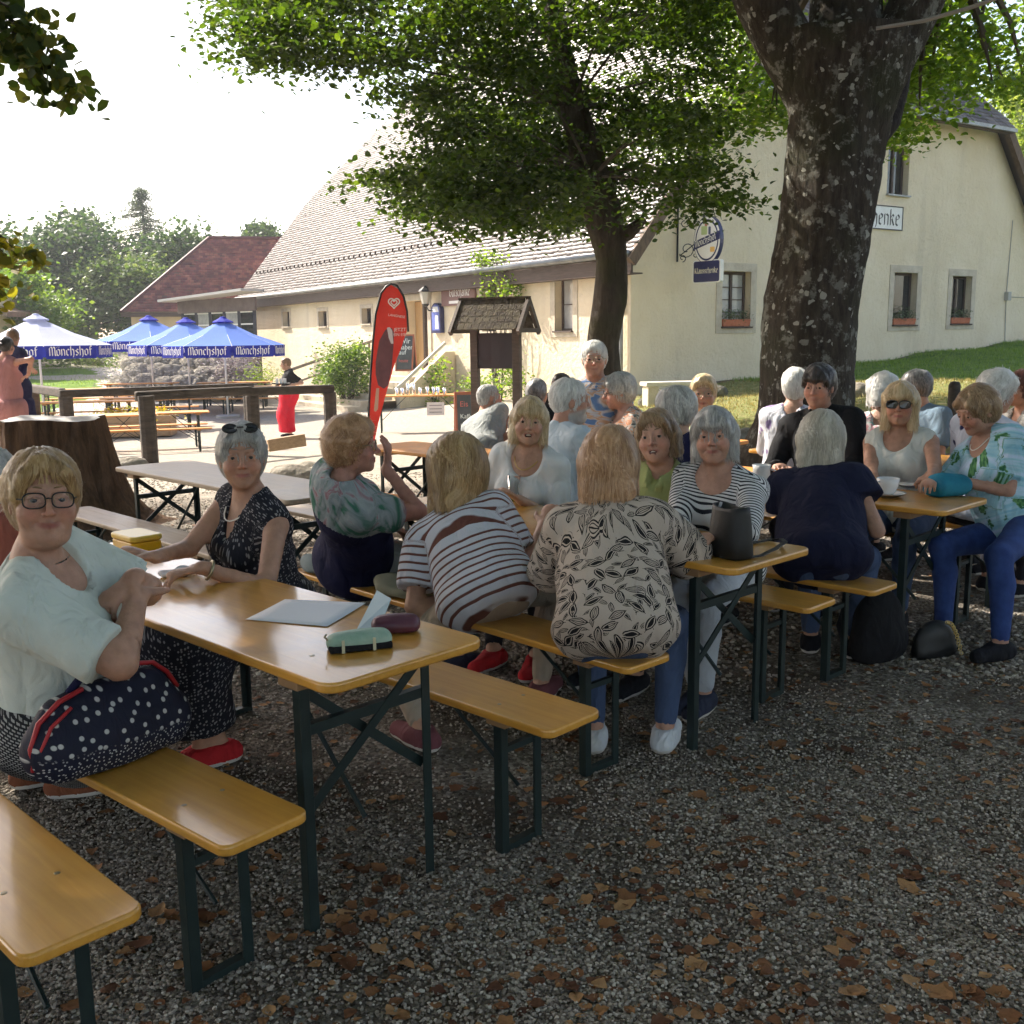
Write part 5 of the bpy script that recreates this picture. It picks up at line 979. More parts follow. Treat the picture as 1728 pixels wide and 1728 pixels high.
# heart made of two nested strokes
def heart(cx,cy,s): return [(cx+s*.062*16*math.sin(t)**3,cy-s*.062*(13*math.cos(t)-5*math.cos(2*t)-2*math.cos(3*t)-math.cos(4*t))) for t in np.linspace(0,2*np.pi,40)[:-1]]
for s,w_ in((9.5,2.0),(5.2,1.6)):
    h=heart(665,511,s); m=MB(); pts=[flagp(x,y,.006) for x,y in h]+[flagp(*h[0],.006)]; m.tube(pts,w_*yF/F*.55,5); m.build('heart_line',M_white,fg)
flat([(650,557),(656,553),(662,554),(665,562),(664,585),(661,620),(655,650),(648,656),(638,650),(634,632),(634,610),(640,575)]).build('ice_print',mat('choc_print',(.10,.028,.04),(.15,.05,.06),scale=6),fg)
flat([(653,553),(658,552),(662,558),(664,580),(660,580),(656,570)],.006).build('ice_highlight',mat('pale_print',(.6,.55,.58)),fg)
flat([(635,655),(640,655),(638,690),(634,695),(631,693)]).build('stick_print',mat('stick_print',(.5,.3,.22)),fg)
def btext(txt,size,M,mat_,parent,name='lettering'):
    cu=bpy.data.curves.new(name,'FONT'); cu.body=txt; cu.size=size; cu.extrude=.001; t=bpy.data.objects.new(name,cu); COL.objects.link(t); dg=bpy.context.evaluated_depsgraph_get(); me=bpy.data.meshes.new_from_object(t.evaluated_get(dg)); bpy.data.objects.remove(t); bpy.data.curves.remove(cu)
    me.transform(M); o=link(name,me,mat_,parent); o['kind']='stuff'; return o
def flagM(x,y,rot): p=flagp(x,y,.008); return frame(Vector((1,0,0)),Vector((0,0,1)),Vector((0,-1,0)),p)@Matrix.Rotation(rot,4,'Z')
btext('LANGNESE',.052,flagM(655,533,R_(-9)),M_white,fg); btext('JETZT',.07,flagM(665,559,0),M_white,fg); btext('EIN EIS',.06,flagM(664,567,0),M_white,fg)
m=MB(); m.bar((-.3,0,.02),(.3,0,.02),.05,.03); m.bar((0,-.3,.045),(0,.3,.045),.05,.03); m.build('cross_base',M_black,fg)
# ---------------------------------------------------------------- things at the inn door
def F3(px,py,off): t,z=fac(px,py); return WB(t,-off,z)
wl=F3(735,500,.35); T=empty('wall_lantern',F3(741,512,0),0,'old fashioned lantern on the wall beside the door','lantern'); o_=Vector(T.location); c_=wl-o_
m=MB(); m.lathe([(.02,.36),(.20,.22),(.22,.18)],6,c_-Vector((0,0,.05))); m.build('cap',M_black,T); m=MB(); m.lathe([(.18,.17),(.11,-.18)],6,c_-Vector((0,0,.05))); m.build('glass',mat('lantern_glass',(.55,.52,.45),rough=.2),T); m=MB(); m.lathe([(.12,-.18),(.06,-.25),(0,-.26)],6,c_-Vector((0,0,.05))); m.build('foot',M_black,T)
m=MB(); m.tube([c_-Vector((0,0,.28)),c_-Vector((0,0,.42))+gv*.1,Vector((0,0,-.25)),Vector((0,0,.0))],.02,6); m.build('bracket',M_black,T)
mb=F3(742,538,.0); T=empty('menu_case',mb,0,'blue menu case with arched top under the lantern','menu case'); Mm=frame(-fv,Vector((0,0,1)),-gv,(0,0,0))
arch=[(-.28,-.42),(.28,-.42),(.28,.25)]+[(.28*math.cos(a),.25+.22*math.sin(a)) for a in np.linspace(.2,math.pi-.2,8)]+[(-.28,.25)]
m=MB(); m.prism(arch,.0,.14,Mm); m.build('case',M_navy,T); m=MB(); m.prism([(x*.8,y*.86+.02) for x,y in arch],.14,.146,Mm); m.build('arched_face',mat('menu_blue',(.1,.14,.45)),T); m=MB(); m.prism([(-.02,-.3),(.17,-.3),(.17,.1),(-.02,.1)],.147,.150,Mm); m.build('menu_sheet',M_white,T)
m=MB(); m.prism([(-.2,.2),(.2,.2),(.14,.36),(-.14,.36)],.147,.150,Mm); m.build('crest',M_white,T)
bs_=F3(776,500,.03); T=empty('inn_board',bs_,0,'brown name board with white writing right of the door','sign'); m=MB(); m.prism([(-.95,-.26),(.95,-.26),(.95,.26),(-.95,.26)],0,.05,Mm); m.build('board',mat('brown_board_paint',(.20,.10,.085)),T)
letters('Gutschänke',.26,Mm@Matrix.Translation((-.45,-.0,.052)),M_white,T,width=1.15); m=MB(); m.prism([(-.5,-.2),(.85,-.2),(.85,-.12),(-.5,-.12)],.051,.054,Mm); m.build('underline_text',M_white,T)
def chalkboard(c,rot,h,w_,label,lines):
    T=empty('chalkboard',c,rot,label,'chalkboard')
    for s in(-1,1):
        Mc=Matrix.Translation((0,0,0))@Matrix.Rotation(R_(-9)*s,4,'X')@Matrix.Translation((0,-.16*s,0))@frame(Vector((1,0,0)),Vector((0,0,1)),Vector((0,-1,0)),(0,0,0))
        m=MB(); m.prism([(-w_/2,0),(w_/2,0),(w_/2,h),(-w_/2,h)],-.015,.0,Mc); o=m.build('slate',mat('slate',(.06,.07,.075),(.09,.1,.105),rough=.8,scale=4),T)
        for a,b,c2,d in((-w_/2-.04,0,-w_/2,h),(w_/2,0,w_/2+.04,h),(-w_/2-.04,h,w_/2+.04,h+.05),(-w_/2-.04,-.05,w_/2+.04,0)): m=MB(); m.prism([(a,b),(c2,b),(c2,d),(a,d)],-.02,.012,Mc); m.build('frame_bar',mat('red_wood_frame',(.32,.10,.05)),T)
        if s==1:
            for i,(tx,y,sz,mt) in enumerate(lines): btext(tx,sz,Mc@Matrix.Translation((-w_*.38,h*y,.003)),mt,T)
M_chw=mat('chalk_white',(.8,.85,.8)); M_chr=mat('chalk_red',(.6,.15,.12))
t_,z_=fac(724,620); p=WB(t_-.4,-1.0,zs); chalkboard((p.x,p.y,zs),R_(-22),1.0,.5,'chalkboard on the landing in front of the door',[('Wir',.78,.22,M_chw),('haben',.6,.2,M_chw),('auf',.45,.2,M_chw),('heute',.22,.14,M_chr)])
p=D(790,690,18.6); chalkboard((p.x,18.6,gz(p.x,18.6)),R_(10),.85,.42,'chalkboard standing behind the notice board post',[('Eis',.75,.14,M_chr),('Kaffee',.5,.11,M_chw),('Kuchen',.3,.11,M_chw)])
# paper and glasses of the serving table
T=sT; p0=D(735,690,21.25); o=empty('paper_notice',(p0.x,21.28,p0.z),R_(6),'white paper notice hanging at the serving table','notice'); m=MB(); m.box((0,0,0),(.36,.004,.27)); m.build('sheet',mat('notice_paper',(.78,.70,.68)),o)
for k in range(3): m=MB(); m.box((0,-.004,.07-k*.07),(.26,.002,.02)); m.build('text_line',mat('grey_ink',(.35,.3,.3)),o)
M_clear=None
def glass_mat():
    m,nt,p=base_mat('clear_glass',.03,spec=.5); p.inputs['Transmission Weight'].default_value=1; p.inputs['IOR'].default_value=1.3; p.inputs['Base Color'].default_value=(.95,.97,.96,1); return m
M_clear=glass_mat()
gl0=None; ca,sa=math.cos(R_(6)),math.sin(R_(6))
for i in range(9):
    u=-.55+.125*i+rnd.uniform(-.02,.02); v=rnd.uniform(-.14,.14); h=rnd.choice((.14,.16,.24))
    if gl0 is None:
        m=MB(); m.lathe([(.0,.005),(.03,.005),(.034,.15),(.036,.15),(.033,0),(0,0)],12); gl=m.build('drinking_glass',M_clear,smooth=True); gl0=gl
    else: gl=gl0.copy(); COL.objects.link(gl)
    gl.location=(sT.location.x+u*ca-v*sa,sT.location.y+u*sa+v*ca,zT+.001); gl.scale=(1,1,h/.15); tag(gl,'clear drinking glass on the serving table by the stairs','glass','glasses on the serving table')
# grass post on the right
p=D(1610,668,12.5); ps=empty('garden_post',(p.x,12.5,gz(p.x,12.5)),0,'short dark round topped post at the edge of the sunlit grass','post'); zt_=D(1610,643,12.5).z-ps.location.z; m=MB(); m.lathe([(.07,0),(.07,zt_-.05),(.05,zt_-.01),(0,zt_)],12); m.build('post_body',M_log,ps,smooth=True)

# mossy stones and a pale slab bench at the corner of the inn
for i,(px,py,d,r) in enumerate([(1112,648,21.5,.35),(1135,642,22,.3),(1160,645,22,.33),(1185,640,22.5,.28),(1210,644,22.5,.3),(1098,655,21,.28)]):
    p=D(px,py,d); rock((p.x,d,gz(p.x,d)+r*.35),r,(1.2,.8,.7),'boulder','%s mossy stone from the corner in the row along the inn wall'%('first second third fourth fifth sixth'.split()[i]),'stones along the inn wall',mt=mat('mossy_rock',(.05,.045,.03),(.16,.15,.11),rough=.95,scale=6,bump=.05,bscale=10),seed=300+i)
p=D(1140,668,19.5); sb_=empty('slab_bench',(p.x,19.5,gz(p.x,19.5)),R_(12),'pale slab bench beside the inn corner','bench'); m=MB(); m.box((0,0,.42),(1.3,.4,.08)); m.build('slab',mat('pale_slab',(.55,.50,.42),(.66,.61,.52),scale=5),sb_,bevel=.015)
for s in(-.5,.5): m=MB(); m.box((s,0,.19),(.22,.34,.38)); m.build('support',M_stone,sb_,bevel=.02)
# ---------------------------------------------------------------- people: smooth implicit bodies meshed with surface nets
A3=lambda v:np.array([v[0],v[1],v[2]],np.float32)
def unit(v): v=np.asarray(v,np.float32); return v/max(1e-9,np.linalg.norm(v))
def smin(a,b,k):
    h=np.maximum(k-np.abs(a-b),0)/k; return np.minimum(a,b)-h*h*k*.25
def d_rc(P,a,b,ra,rb,flat=None):
    ba=b-a; t=np.clip(((P-a)@ba)/max(1e-9,float(ba@ba)),0,1); q=P-a-t[:,None]*ba
    if flat is not None: n,s=flat; q=q+np.outer((q@n)*(1/s-1),n)
    d=np.sqrt((q*q).sum(1))-(ra+(rb-ra)*t)
    return d*(flat[1] if flat is not None and flat[1]<1 else 1)
def d_el(P,c,r,R):
    q=(P-c)@R if R is not None else P-c
    k0=np.sqrt(((q/r)**2).sum(1)); k1=np.sqrt(((q/(r*r))**2).sum(1))+1e-9; return np.where(k0<1e-3,-r.min(),k0*(k0-1)/k1)
class S:                                   # a list of primitives, applied in order
    def __init__(s): s.p=[]
    def rc(s,a,b,ra,rb=None,k=.02,op='+',flat=None,cut=None): s.p.append(('r',np.asarray(a,np.float32),np.asarray(b,np.float32),ra,ra if rb is None else rb,flat,k,op,cut)); return s
    def el(s,c,r,k=.02,op='+',R=None): s.p.append(('e',np.asarray(c,np.float32),np.asarray(r,np.float32),R,k,op)); return s
    def plane(s,c,n,k=.004): s.p.append(('h',np.asarray(c,np.float32),unit(n),k)); return s      # keeps the side n points away from
    def noise(s,fn): s.p.append(('n',fn)); return s
    def ev(s,P):
        d=None
        for p in s.p:
            if p[0]=='h':
                x=(P-p[1])@p[2]; d=-smin(-d,-x,p[3]); continue
            if p[0]=='n': d=d+p[1](P); continue
            if p[0]=='r':
                x=d_rc(P,p[1],p[2],p[3],p[4],p[5]); k,op=p[6],p[7]
                if p[8] is not None: x=np.maximum(x,(P-p[8][0])@p[8][1])
            else: x=d_el(P,p[1],p[2],p[3]); k,op=p[4],p[5]
            if d is None: d=x
            elif op=='+': d=smin(d,x,k)
            else: d=-smin(-d,x,k)
        return d
def nets(Dv,lo,h):
    ins=Dv<0; nx,ny,nz=Dv.shape
    c=ins[:-1,:-1,:-1].astype(np.int8)
    for dx,dy,dz in((1,0,0),(0,1,0),(1,1,0),(0,0,1),(1,0,1),(0,1,1),(1,1,1)): c=c+ins[dx:nx-1+dx,dy:ny-1+dy,dz:nz-1+dz]
    act=(c>0)&(c<8); I=np.argwhere(act); n=len(I)
    if n==0: return np.zeros((0,3)),np.zeros((0,4),int)
    vid=np.full(act.shape,-1,np.int32); vid[act]=np.arange(n)
    off=np.array([(0,0,0),(1,0,0),(0,1,0),(1,1,0),(0,0,1),(1,0,1),(0,1,1),(1,1,1)]); val=np.stack([Dv[I[:,0]+o[0],I[:,1]+o[1],I[:,2]+o[2]] for o in off],1)
    acc=np.zeros((n,3));cnt=np.zeros(n)
    for a,b in((0,1),(2,3),(4,5),(6,7),(0,2),(1,3),(4,6),(5,7),(0,4),(1,5),(2,6),(3,7)):
        va,vb=val[:,a],val[:,b]; m=(va<0)!=(vb<0); t=np.where(m,va/np.where(m,va-vb,1),0); acc+=np.where(m[:,None],off[a]+t[:,None]*(off[b]-off[a]),0); cnt+=m
    V=lo+h*(I+acc/cnt[:,None]); Q=[]
    for ax in range(3):
        s1=[slice(None)]*3; s2=[slice(None)]*3; s1[ax]=slice(0,-1); s2[ax]=slice(1,None); A=ins[tuple(s1)]; B=ins[tuple(s2)]; E=np.argwhere(A!=B); o1,o2=[(1,2),(2,0),(0,1)][ax]
        E=E[(E[:,o1]>0)&(E[:,o2]>0)&(E[:,o1]<Dv.shape[o1]-1)&(E[:,o2]<Dv.shape[o2]-1)]
        if len(E)==0: continue
        f=A[E[:,0],E[:,1],E[:,2]]; qs=[]
        for da,db in((-1,-1),(0,-1),(0,0),(-1,0)): c_=E.copy(); c_[:,o1]+=da; c_[:,o2]+=db; qs.append(vid[c_[:,0],c_[:,1],c_[:,2]])
        q=np.stack(qs,1); q[~f]=q[~f][:,::-1]; q=q[(q>=0).all(1)]; Q.append(q)
    return V,np.concatenate(Q)
def mesh_sdf(sd,lo,hi,h):
    lo=np.asarray(lo,np.float32)-2*h; hi=np.asarray(hi,np.float32)+2*h; nb=np.maximum(1,np.ceil((hi-lo)/(4*h)).astype(int)); n=nb*4+1
    g=np.stack(np.meshgrid(*[np.arange(k) for k in nb],indexing='ij'),-1).reshape(-1,3); cen=(lo+4*h*(g+.5)).astype(np.float32); dc=sd.ev(cen); H=4*h
    act=np.abs(dc)<H*1.25; sg=np.where(dc<0,-1,1).astype(np.float32).reshape(tuple(nb)); Dv=np.repeat(np.repeat(np.repeat(sg,4,0),4,1),4,2); Dv=np.pad(Dv,((0,1),)*3,'edge')*H
    ga=g[act]; o5=np.stack(np.meshgrid(*[np.arange(5)]*3,indexing='ij'),-1).reshape(-1,3); idx=(ga[:,None,:]*4+o5[None]).reshape(-1,3)
    fl=np.unique(idx[:,0]*n[1]*n[2]+idx[:,1]*n[2]+idx[:,2]); ii=np.stack([fl//(n[1]*n[2]),(fl//n[2])%n[1],fl%n[2]],1)
    Dv.reshape(-1)[fl]=sd.ev((lo+h*ii).astype(np.float32)); return nets(Dv,lo,h)
def bounds(pts,pad): P=np.array(pts); return P.min(0)-pad,P.max(0)+pad
def skin_mat():
    m,nt,p=base_mat('skin',.48,spec=.35); L=nt.links; a=N(nt,'ShaderNodeAttribute',attribute_name='col'); tc=nt.nodes.new('ShaderNodeTexCoord'); n=N(nt,'ShaderNodeTexNoise',Scale=28,Detail=5); L.new(tc.outputs['Object'],n.inputs['Vector']); f=ramp(nt,[(.3,(.82,.78,.76)),(.7,(1.10,1.07,1.04))],n.outputs[0])
    mx=N(nt,'ShaderNodeMix',data_type='RGBA',blend_type='MULTIPLY'); mx.inputs[0].default_value=1; L.new(a.outputs['Color'],mx.inputs[6]); L.new(f.outputs[0],mx.inputs[7]); L.new(mx.outputs[2],p.inputs['Base Color'])
    p.inputs['Subsurface Weight'].default_value=.12; p.inputs['Subsurface Radius'].default_value=(.012,.005,.003); p.inputs['Subsurface Scale'].default_value=1.0
    b=N(nt,'ShaderNodeBump',Strength=.7,Distance=.0035); n2=N(nt,'ShaderNodeTexNoise',Scale=75,Detail=6,Roughness=.65,Distortion=.8); L.new(tc.outputs['Object'],n2.inputs['Vector']); L.new(n2.outputs[0],b.inputs['Height']); L.new(b.outputs[0],p.inputs['Normal']); return m
M_skin=skin_mat()
def hair_mat(name,c):
    if 'hair_'+name in MATS: return MATS['hair_'+name]
    m,nt,p=base_mat('hair_'+name,.36,spec=.45); L=nt.links; a=N(nt,'ShaderNodeAttribute',attribute_name='rv'); r=ramp(nt,[(.0,c[0]),(.5,c[1]),(1,c[2])],a.outputs['Fac']); L.new(r.outputs[0],p.inputs['Base Color']); p.inputs['Sheen Weight'].default_value=.15
    MATS['hair_'+name]=m; return m
HC={'blonde':((.27,.155,.06),(.40,.25,.105),(.54,.37,.18)),'lblonde':((.40,.27,.13),(.60,.45,.25),(.78,.64,.42)),'strawb':((.33,.17,.08),(.46,.26,.13),(.60,.38,.21)),'grey':((.25,.245,.235),(.42,.41,.385),(.61,.60,.56)),'dgrey':((.05,.05,.05),(.14,.14,.14),(.30,.30,.30)),'white':((.48,.47,.44),(.68,.67,.63),(.84,.83,.79)),'ash':((.36,.33,.26),(.50,.46,.37),(.66,.62,.52)),
 'brown':((.10,.05,.025),(.20,.11,.055),(.32,.19,.10)),'dark':((.012,.009,.008),(.03,.022,.02),(.07,.055,.05)),'reddark':((.06,.018,.012),(.11,.035,.022),(.17,.06,.04)),'lbrown':((.16,.095,.045),(.30,.19,.10),(.46,.32,.18))}
def cloth(name,c1,c2=None,**kw):
    kw.setdefault('rough',.85); kw.setdefault('scale',9); kw.setdefault('bump',.0015); kw.setdefault('bscale',350); kw.setdefault('spec',.2); nw='cloth_'+name not in MATS; m=mat('cloth_'+name,c1,c2 or tuple(x*1.12 for x in c1),**kw)
    if nw: foldbump(m)
    return m
def foldbump(m,dist=.010):
    nt=m.node_tree; L=nt.links; p=nt.nodes['Principled BSDF']; tc=nt.nodes.new('ShaderNodeTexCoord'); mp=N(nt,'ShaderNodeMapping'); mp.inputs['Scale'].default_value=(1,1,.5); mp.inputs['Rotation'].default_value=(.3,.2,0); L.new(tc.outputs['Object'],mp.inputs[0])
    n=N(nt,'ShaderNodeTexNoise',Scale=11,Detail=2.5,Distortion=1.2); L.new(mp.outputs[0],n.inputs['Vector']); r=ramp(nt,[(.3,(0,0,0)),(.5,(.7,.7,.7)),(.62,(1,1,1))],n.outputs[0]); b=N(nt,'ShaderNodeBump',Strength=.8,Distance=dist); L.new(r.outputs[0],b.inputs['Height'])
    if p.inputs['Normal'].links: L.new(p.inputs['Normal'].links[0].from_socket,b.inputs['Normal'])
    L.new(b.outputs[0],p.inputs['Normal'])
def pat_mat(name,fn):
    if 'pat_'+name in MATS: return MATS['pat_'+name]
    m,nt,p=base_mat('pat_'+name,.85,spec=.2); L=nt.links; a=N(nt,'ShaderNodeAttribute',attribute_name='pc'); sx=N(nt,'ShaderNodeSeparateXYZ'); L.new(a.outputs['Vector'],sx.inputs[0]); tc=nt.nodes.new('ShaderNodeTexCoord')
    out=fn(nt,L,a.outputs['Vector'],sx,tc); L.new(out,p.inputs['Base Color']); MATS['pat_'+name]=m; foldbump(m); return m
def stripes(per,duty,c1,c2):
    def fn(nt,L,v,sx,tc):
        n=N(nt,'ShaderNodeTexNoise',Scale=7,Detail=2); L.new(tc.outputs['Object'],n.inputs['Vector']); w_=N(nt,'ShaderNodeMath',operation='MULTIPLY_ADD'); w_.inputs[1].default_value=.012; L.new(n.outputs[0],w_.inputs[0]); L.new(sx.outputs['Y'],w_.inputs[2])
        d=N(nt,'ShaderNodeMath',operation='DIVIDE'); d.inputs[1].default_value=per; L.new(w_.outputs[0],d.inputs[0]); f=N(nt,'ShaderNodeMath',operation='FRACT'); L.new(d.outputs[0],f.inputs[0]); r=ramp(nt,[(duty-.04,c2),(duty+.04,c1)],f.outputs[0]); return r.outputs[0]
    return fn
def leafprint(bg_,ink):
    def fn(nt,L,v,sx,tc):
        def mth(op,a,b=None,c=None):
            n=N(nt,'ShaderNodeMath',operation=op)
            for i,x in enumerate((a,b,c)):
                if x is None: continue
                if isinstance(x,(int,float)): n.inputs[i].default_value=x
                else: L.new(x,n.inputs[i])
            return n.outputs[0]
        tot=None
        for sc_,off,Ll,Ww in((19,(0,0,0),.56,.24),(24,(.37,.81,0),.50,.17)):
            nz_=N(nt,'ShaderNodeTexNoise',Scale=30,Detail=1); L.new(v,nz_.inputs['Vector']); mx=N(nt,'ShaderNodeMix',data_type='RGBA'); mx.inputs[0].default_value=.012; L.new(v,mx.inputs[6]); L.new(nz_.outputs['Color'],mx.inputs[7])
            mp=N(nt,'ShaderNodeMapping'); mp.inputs['Scale'].default_value=(sc_,sc_,0); mp.inputs['Location'].default_value=off; L.new(mx.outputs[2],mp.inputs[0])
            vo=N(nt,'ShaderNodeTexVoronoi',Scale=1.0); vo.voronoi_dimensions='2D'; vo.inputs['Randomness'].default_value=.8; L.new(mp.outputs[0],vo.inputs['Vector'])
            d=N(nt,'ShaderNodeVectorMath',operation='SUBTRACT'); L.new(mp.outputs[0],d.inputs[0]); L.new(vo.outputs['Position'],d.inputs[1])
            wn=N(nt,'ShaderNodeTexWhiteNoise'); L.new(vo.outputs['Position'],wn.inputs['Vector']); ro=N(nt,'ShaderNodeVectorRotate'); ro.rotation_type='Z_AXIS'; L.new(d.outputs[0],ro.inputs['Vector']); L.new(mth('MULTIPLY',wn.outputs['Value'],6.28),ro.inputs['Angle'])
            sp_=N(nt,'ShaderNodeSeparateXYZ'); L.new(ro.outputs[0],sp_.inputs[0]); ya=mth('ABSOLUTE',sp_.outputs['Y']); xa=mth('DIVIDE',sp_.outputs['X'],Ll); g_=mth('ADD',mth('DIVIDE',ya,Ww),mth('MULTIPLY',xa,xa))
            o1=mth('MULTIPLY',mth('LESS_THAN',g_,1.0),mth('GREATER_THAN',g_,.72)); fl=mth('MULTIPLY',mth('LESS_THAN',g_,.45),mth('LESS_THAN',mth('FRACT',mth('MULTIPLY',wn.outputs['Value'],7.3)),.5)); i2=mth('MULTIPLY',mth('LESS_THAN',g_,.48),mth('GREATER_THAN',g_,.34)); ve=mth('MULTIPLY',mth('LESS_THAN',ya,.018),mth('LESS_THAN',g_,1.5))
            t_=mth('MAXIMUM',mth('MAXIMUM',o1,fl),mth('MAXIMUM',i2,ve)); tot=t_ if tot is None else mth('MAXIMUM',tot,mth('MULTIPLY',t_,mth('GREATER_THAN',gprev,1.25))); gprev=g_
        mm=N(nt,'ShaderNodeMix',data_type='RGBA'); L.new(tot,mm.inputs[0]); mm.inputs[6].default_value=c4(bg_); mm.inputs[7].default_value=c4(ink); return mm.outputs[2]
    return fn
def dots(sc,th,bg_,ink,ink2=None):
    def fn(nt,L,v,sx,tc):
        mp=N(nt,'ShaderNodeMapping'); mp.inputs['Scale'].default_value=(sc,sc,0); L.new(v,mp.inputs[0]); vo=N(nt,'ShaderNodeTexVoronoi',Scale=1.0); vo.inputs['Randomness'].default_value=.55; L.new(mp.outputs[0],vo.inputs['Vector'])
        r=ramp(nt,[(th-.04,(1,1,1)),(th+.04,(0,0,0))],vo.outputs['Distance']); c=None
        if ink2: wn=N(nt,'ShaderNodeTexWhiteNoise'); L.new(vo.outputs['Position'],wn.inputs['Vector']); rr=ramp(nt,[(.45,ink),(.55,ink2)],wn.outputs['Value']); c=rr.outputs[0]
        mx=N(nt,'ShaderNodeMix',data_type='RGBA'); L.new(r.outputs[0],mx.inputs[0]); mx.inputs[6].default_value=c4(bg_); mx.inputs[7].default_value=c4(ink)
        if c: L.new(c,mx.inputs[7])
        return mx.outputs[2]
    return fn
def patches(cols,sc,detail=2,dist=1.5,strx=1):
    def fn(nt,L,v,sx,tc):
        mp=N(nt,'ShaderNodeMapping'); mp.inputs['Scale'].default_value=(strx,1,1); L.new(v,mp.inputs[0]); n=N(nt,'ShaderNodeTexNoise',Scale=sc,Detail=detail,Distortion=dist); L.new(mp.outputs[0],n.inputs['Vector']); r=ramp(nt,cols,n.outputs[0]); return r.outputs[0]
    return fn
def leafpatch(nt,L,v,sx,tc):               # aqua stripes with green leaf motifs
    n=N(nt,'ShaderNodeTexNoise',Scale=6,Detail=4); mp=N(nt,'ShaderNodeMapping'); mp.inputs['Scale'].default_value=(.6,5,1); L.new(v,mp.inputs[0]); L.new(mp.outputs[0],n.inputs['Vector']); r=ramp(nt,[(.35,(.22,.48,.62)),(.5,(.38,.62,.72)),(.62,(.55,.68,.85))],n.outputs[0])
    m2=N(nt,'ShaderNodeMapping'); m2.inputs['Rotation'].default_value=(0,0,.9); m2.inputs['Scale'].default_value=(14,6.5,0); L.new(v,m2.inputs[0]); vo=N(nt,'ShaderNodeTexVoronoi',Scale=1.0); L.new(m2.outputs[0],vo.inputs['Vector']); wv=N(nt,'ShaderNodeTexNoise',Scale=60,Detail=2); L.new(v,wv.inputs['Vector']); ad=N(nt,'ShaderNodeMath',operation='MULTIPLY_ADD'); ad.inputs[1].default_value=.35; L.new(wv.outputs[0],ad.inputs[0]); L.new(vo.outputs['Distance'],ad.inputs[2])
    f=ramp(nt,[(.55,(1,1,1)),(.60,(0,0,0))],ad.outputs[0]); g=ramp(nt,[(.4,(.03,.13,.06)),(.6,(.16,.36,.14))],wv.outputs[0]); mx=N(nt,'ShaderNodeMix',data_type='RGBA'); L.new(f.outputs[0],mx.inputs[0]); L.new(r.outputs[0],mx.inputs[6]); L.new(g.outputs[0],mx.inputs[7]); return mx.outputs[2]
def weave(nt,L,v,sx,tc):                   # small scale-like black and grey weave
    mp=N(nt,'ShaderNodeMapping'); mp.inputs['Scale'].default_value=(75,75,0); L.new(v,mp.inputs[0]); b=N(nt,'ShaderNodeTexBrick',Scale=1.0); b.inputs['Color1'].default_value=(.36,.35,.34,1); b.inputs['Color2'].default_value=(.44,.43,.42,1); b.inputs['Mortar'].default_value=(.02,.02,.025,1); b.inputs['Mortar Size'].default_value=.18; b.inputs['Brick Width'].default_value=.95; b.inputs['Row Height'].default_value=.6; b.inputs['Mortar Smooth'].default_value=.3; L.new(mp.outputs[0],b.inputs['Vector']); return b.outputs['Color']
def fb(seed,ks,dim=3):
    g=np.random.default_rng(seed); W=[(unit(g.normal(0,1,3))*k,g.random()*6.28) for k in ks]
    def f(P): 
        r=0
        for w_,p in W: r=r+np.sin(P@w_.astype(np.float32)+p)
        return r/len(W)
    return f
def f1(seed,ks):
    g=np.random.default_rng(seed); ph=g.random(len(ks))*6.28
    def f(x): return sum(np.sin(k*x+p) for k,p in zip(ks,ph))/len(ks)**.7
    return f
LOD={0:dict(b=.019,h=.0044,n=.0050,c=.0112,hr=.0075,st=2100,eye=1),1:dict(b=.023,h=.0074,n=.0098,c=.0155,hr=.0095,st=950,eye=1),2:dict(b=.030,h=.011,n=.014,c=.022,hr=.013,st=180,eye=0)}
def hand(sd,Wp,dirv,pn,side,curl,s,spread=.25,k=.008):
    """palm, four fingers, thumb. dirv towards the fingers, pn palm normal, side +1 thumb towards +across"""
    d=unit(dirv); pn=unit(pn-d*(pn@d)); ac=unit(np.cross(d,pn))*side
    kn=Wp+d*.088*s; sd.rc(Wp,kn,.030*s,.036*s,k=.015,flat=(pn,.42)); segs=[]
    for i,(o,l) in enumerate(((.030,.070),(.010,.080),(-.010,.074),(-.029,.058))):
        p=kn+ac*o*s-d*.006; a=.25*curl; dv=unit(d+ac*o*spread*8)
        for j,fr in enumerate((.46,.30,.24)):
            a+=curl*(.55 if j else .35); q=p+(dv*math.cos(a)+pn*math.sin(a))*l*fr*s; sd.rc(p,q,.0088*s*(1-.1*j),.0080*s*(1-.12*j),k=k*.6); p=q
        segs.append(p)
    p=Wp+d*.022*s+ac*.022*s; q=p+(d*.6+ac*.75+pn*.25*curl)*.045*s; sd.rc(p,q,.0135*s,.011*s,k=.012); r=q+(d*.85+ac*.3+pn*.45*curl)*.036*s; sd.rc(q,r,.0105*s,.0085*s,k=.004)
    return segs
def ik(Sh,T,l1,l2,hint):
    v=T-Sh; L=np.linalg.norm(v); mx=(l1+l2)*.985
    if L>mx: T=Sh+v/L*mx; v=T-Sh; L=mx
    L=max(L,abs(l1-l2)+.02); u=v/np.linalg.norm(v); a=(l1*l1-l2*l2+L*L)/(2*L); h=math.sqrt(max(1e-6,l1*l1-a*a)); hn=hint-u*(hint@u); hn=unit(hn); return Sh+u*a+hn*h,T
PEOPLE=[]
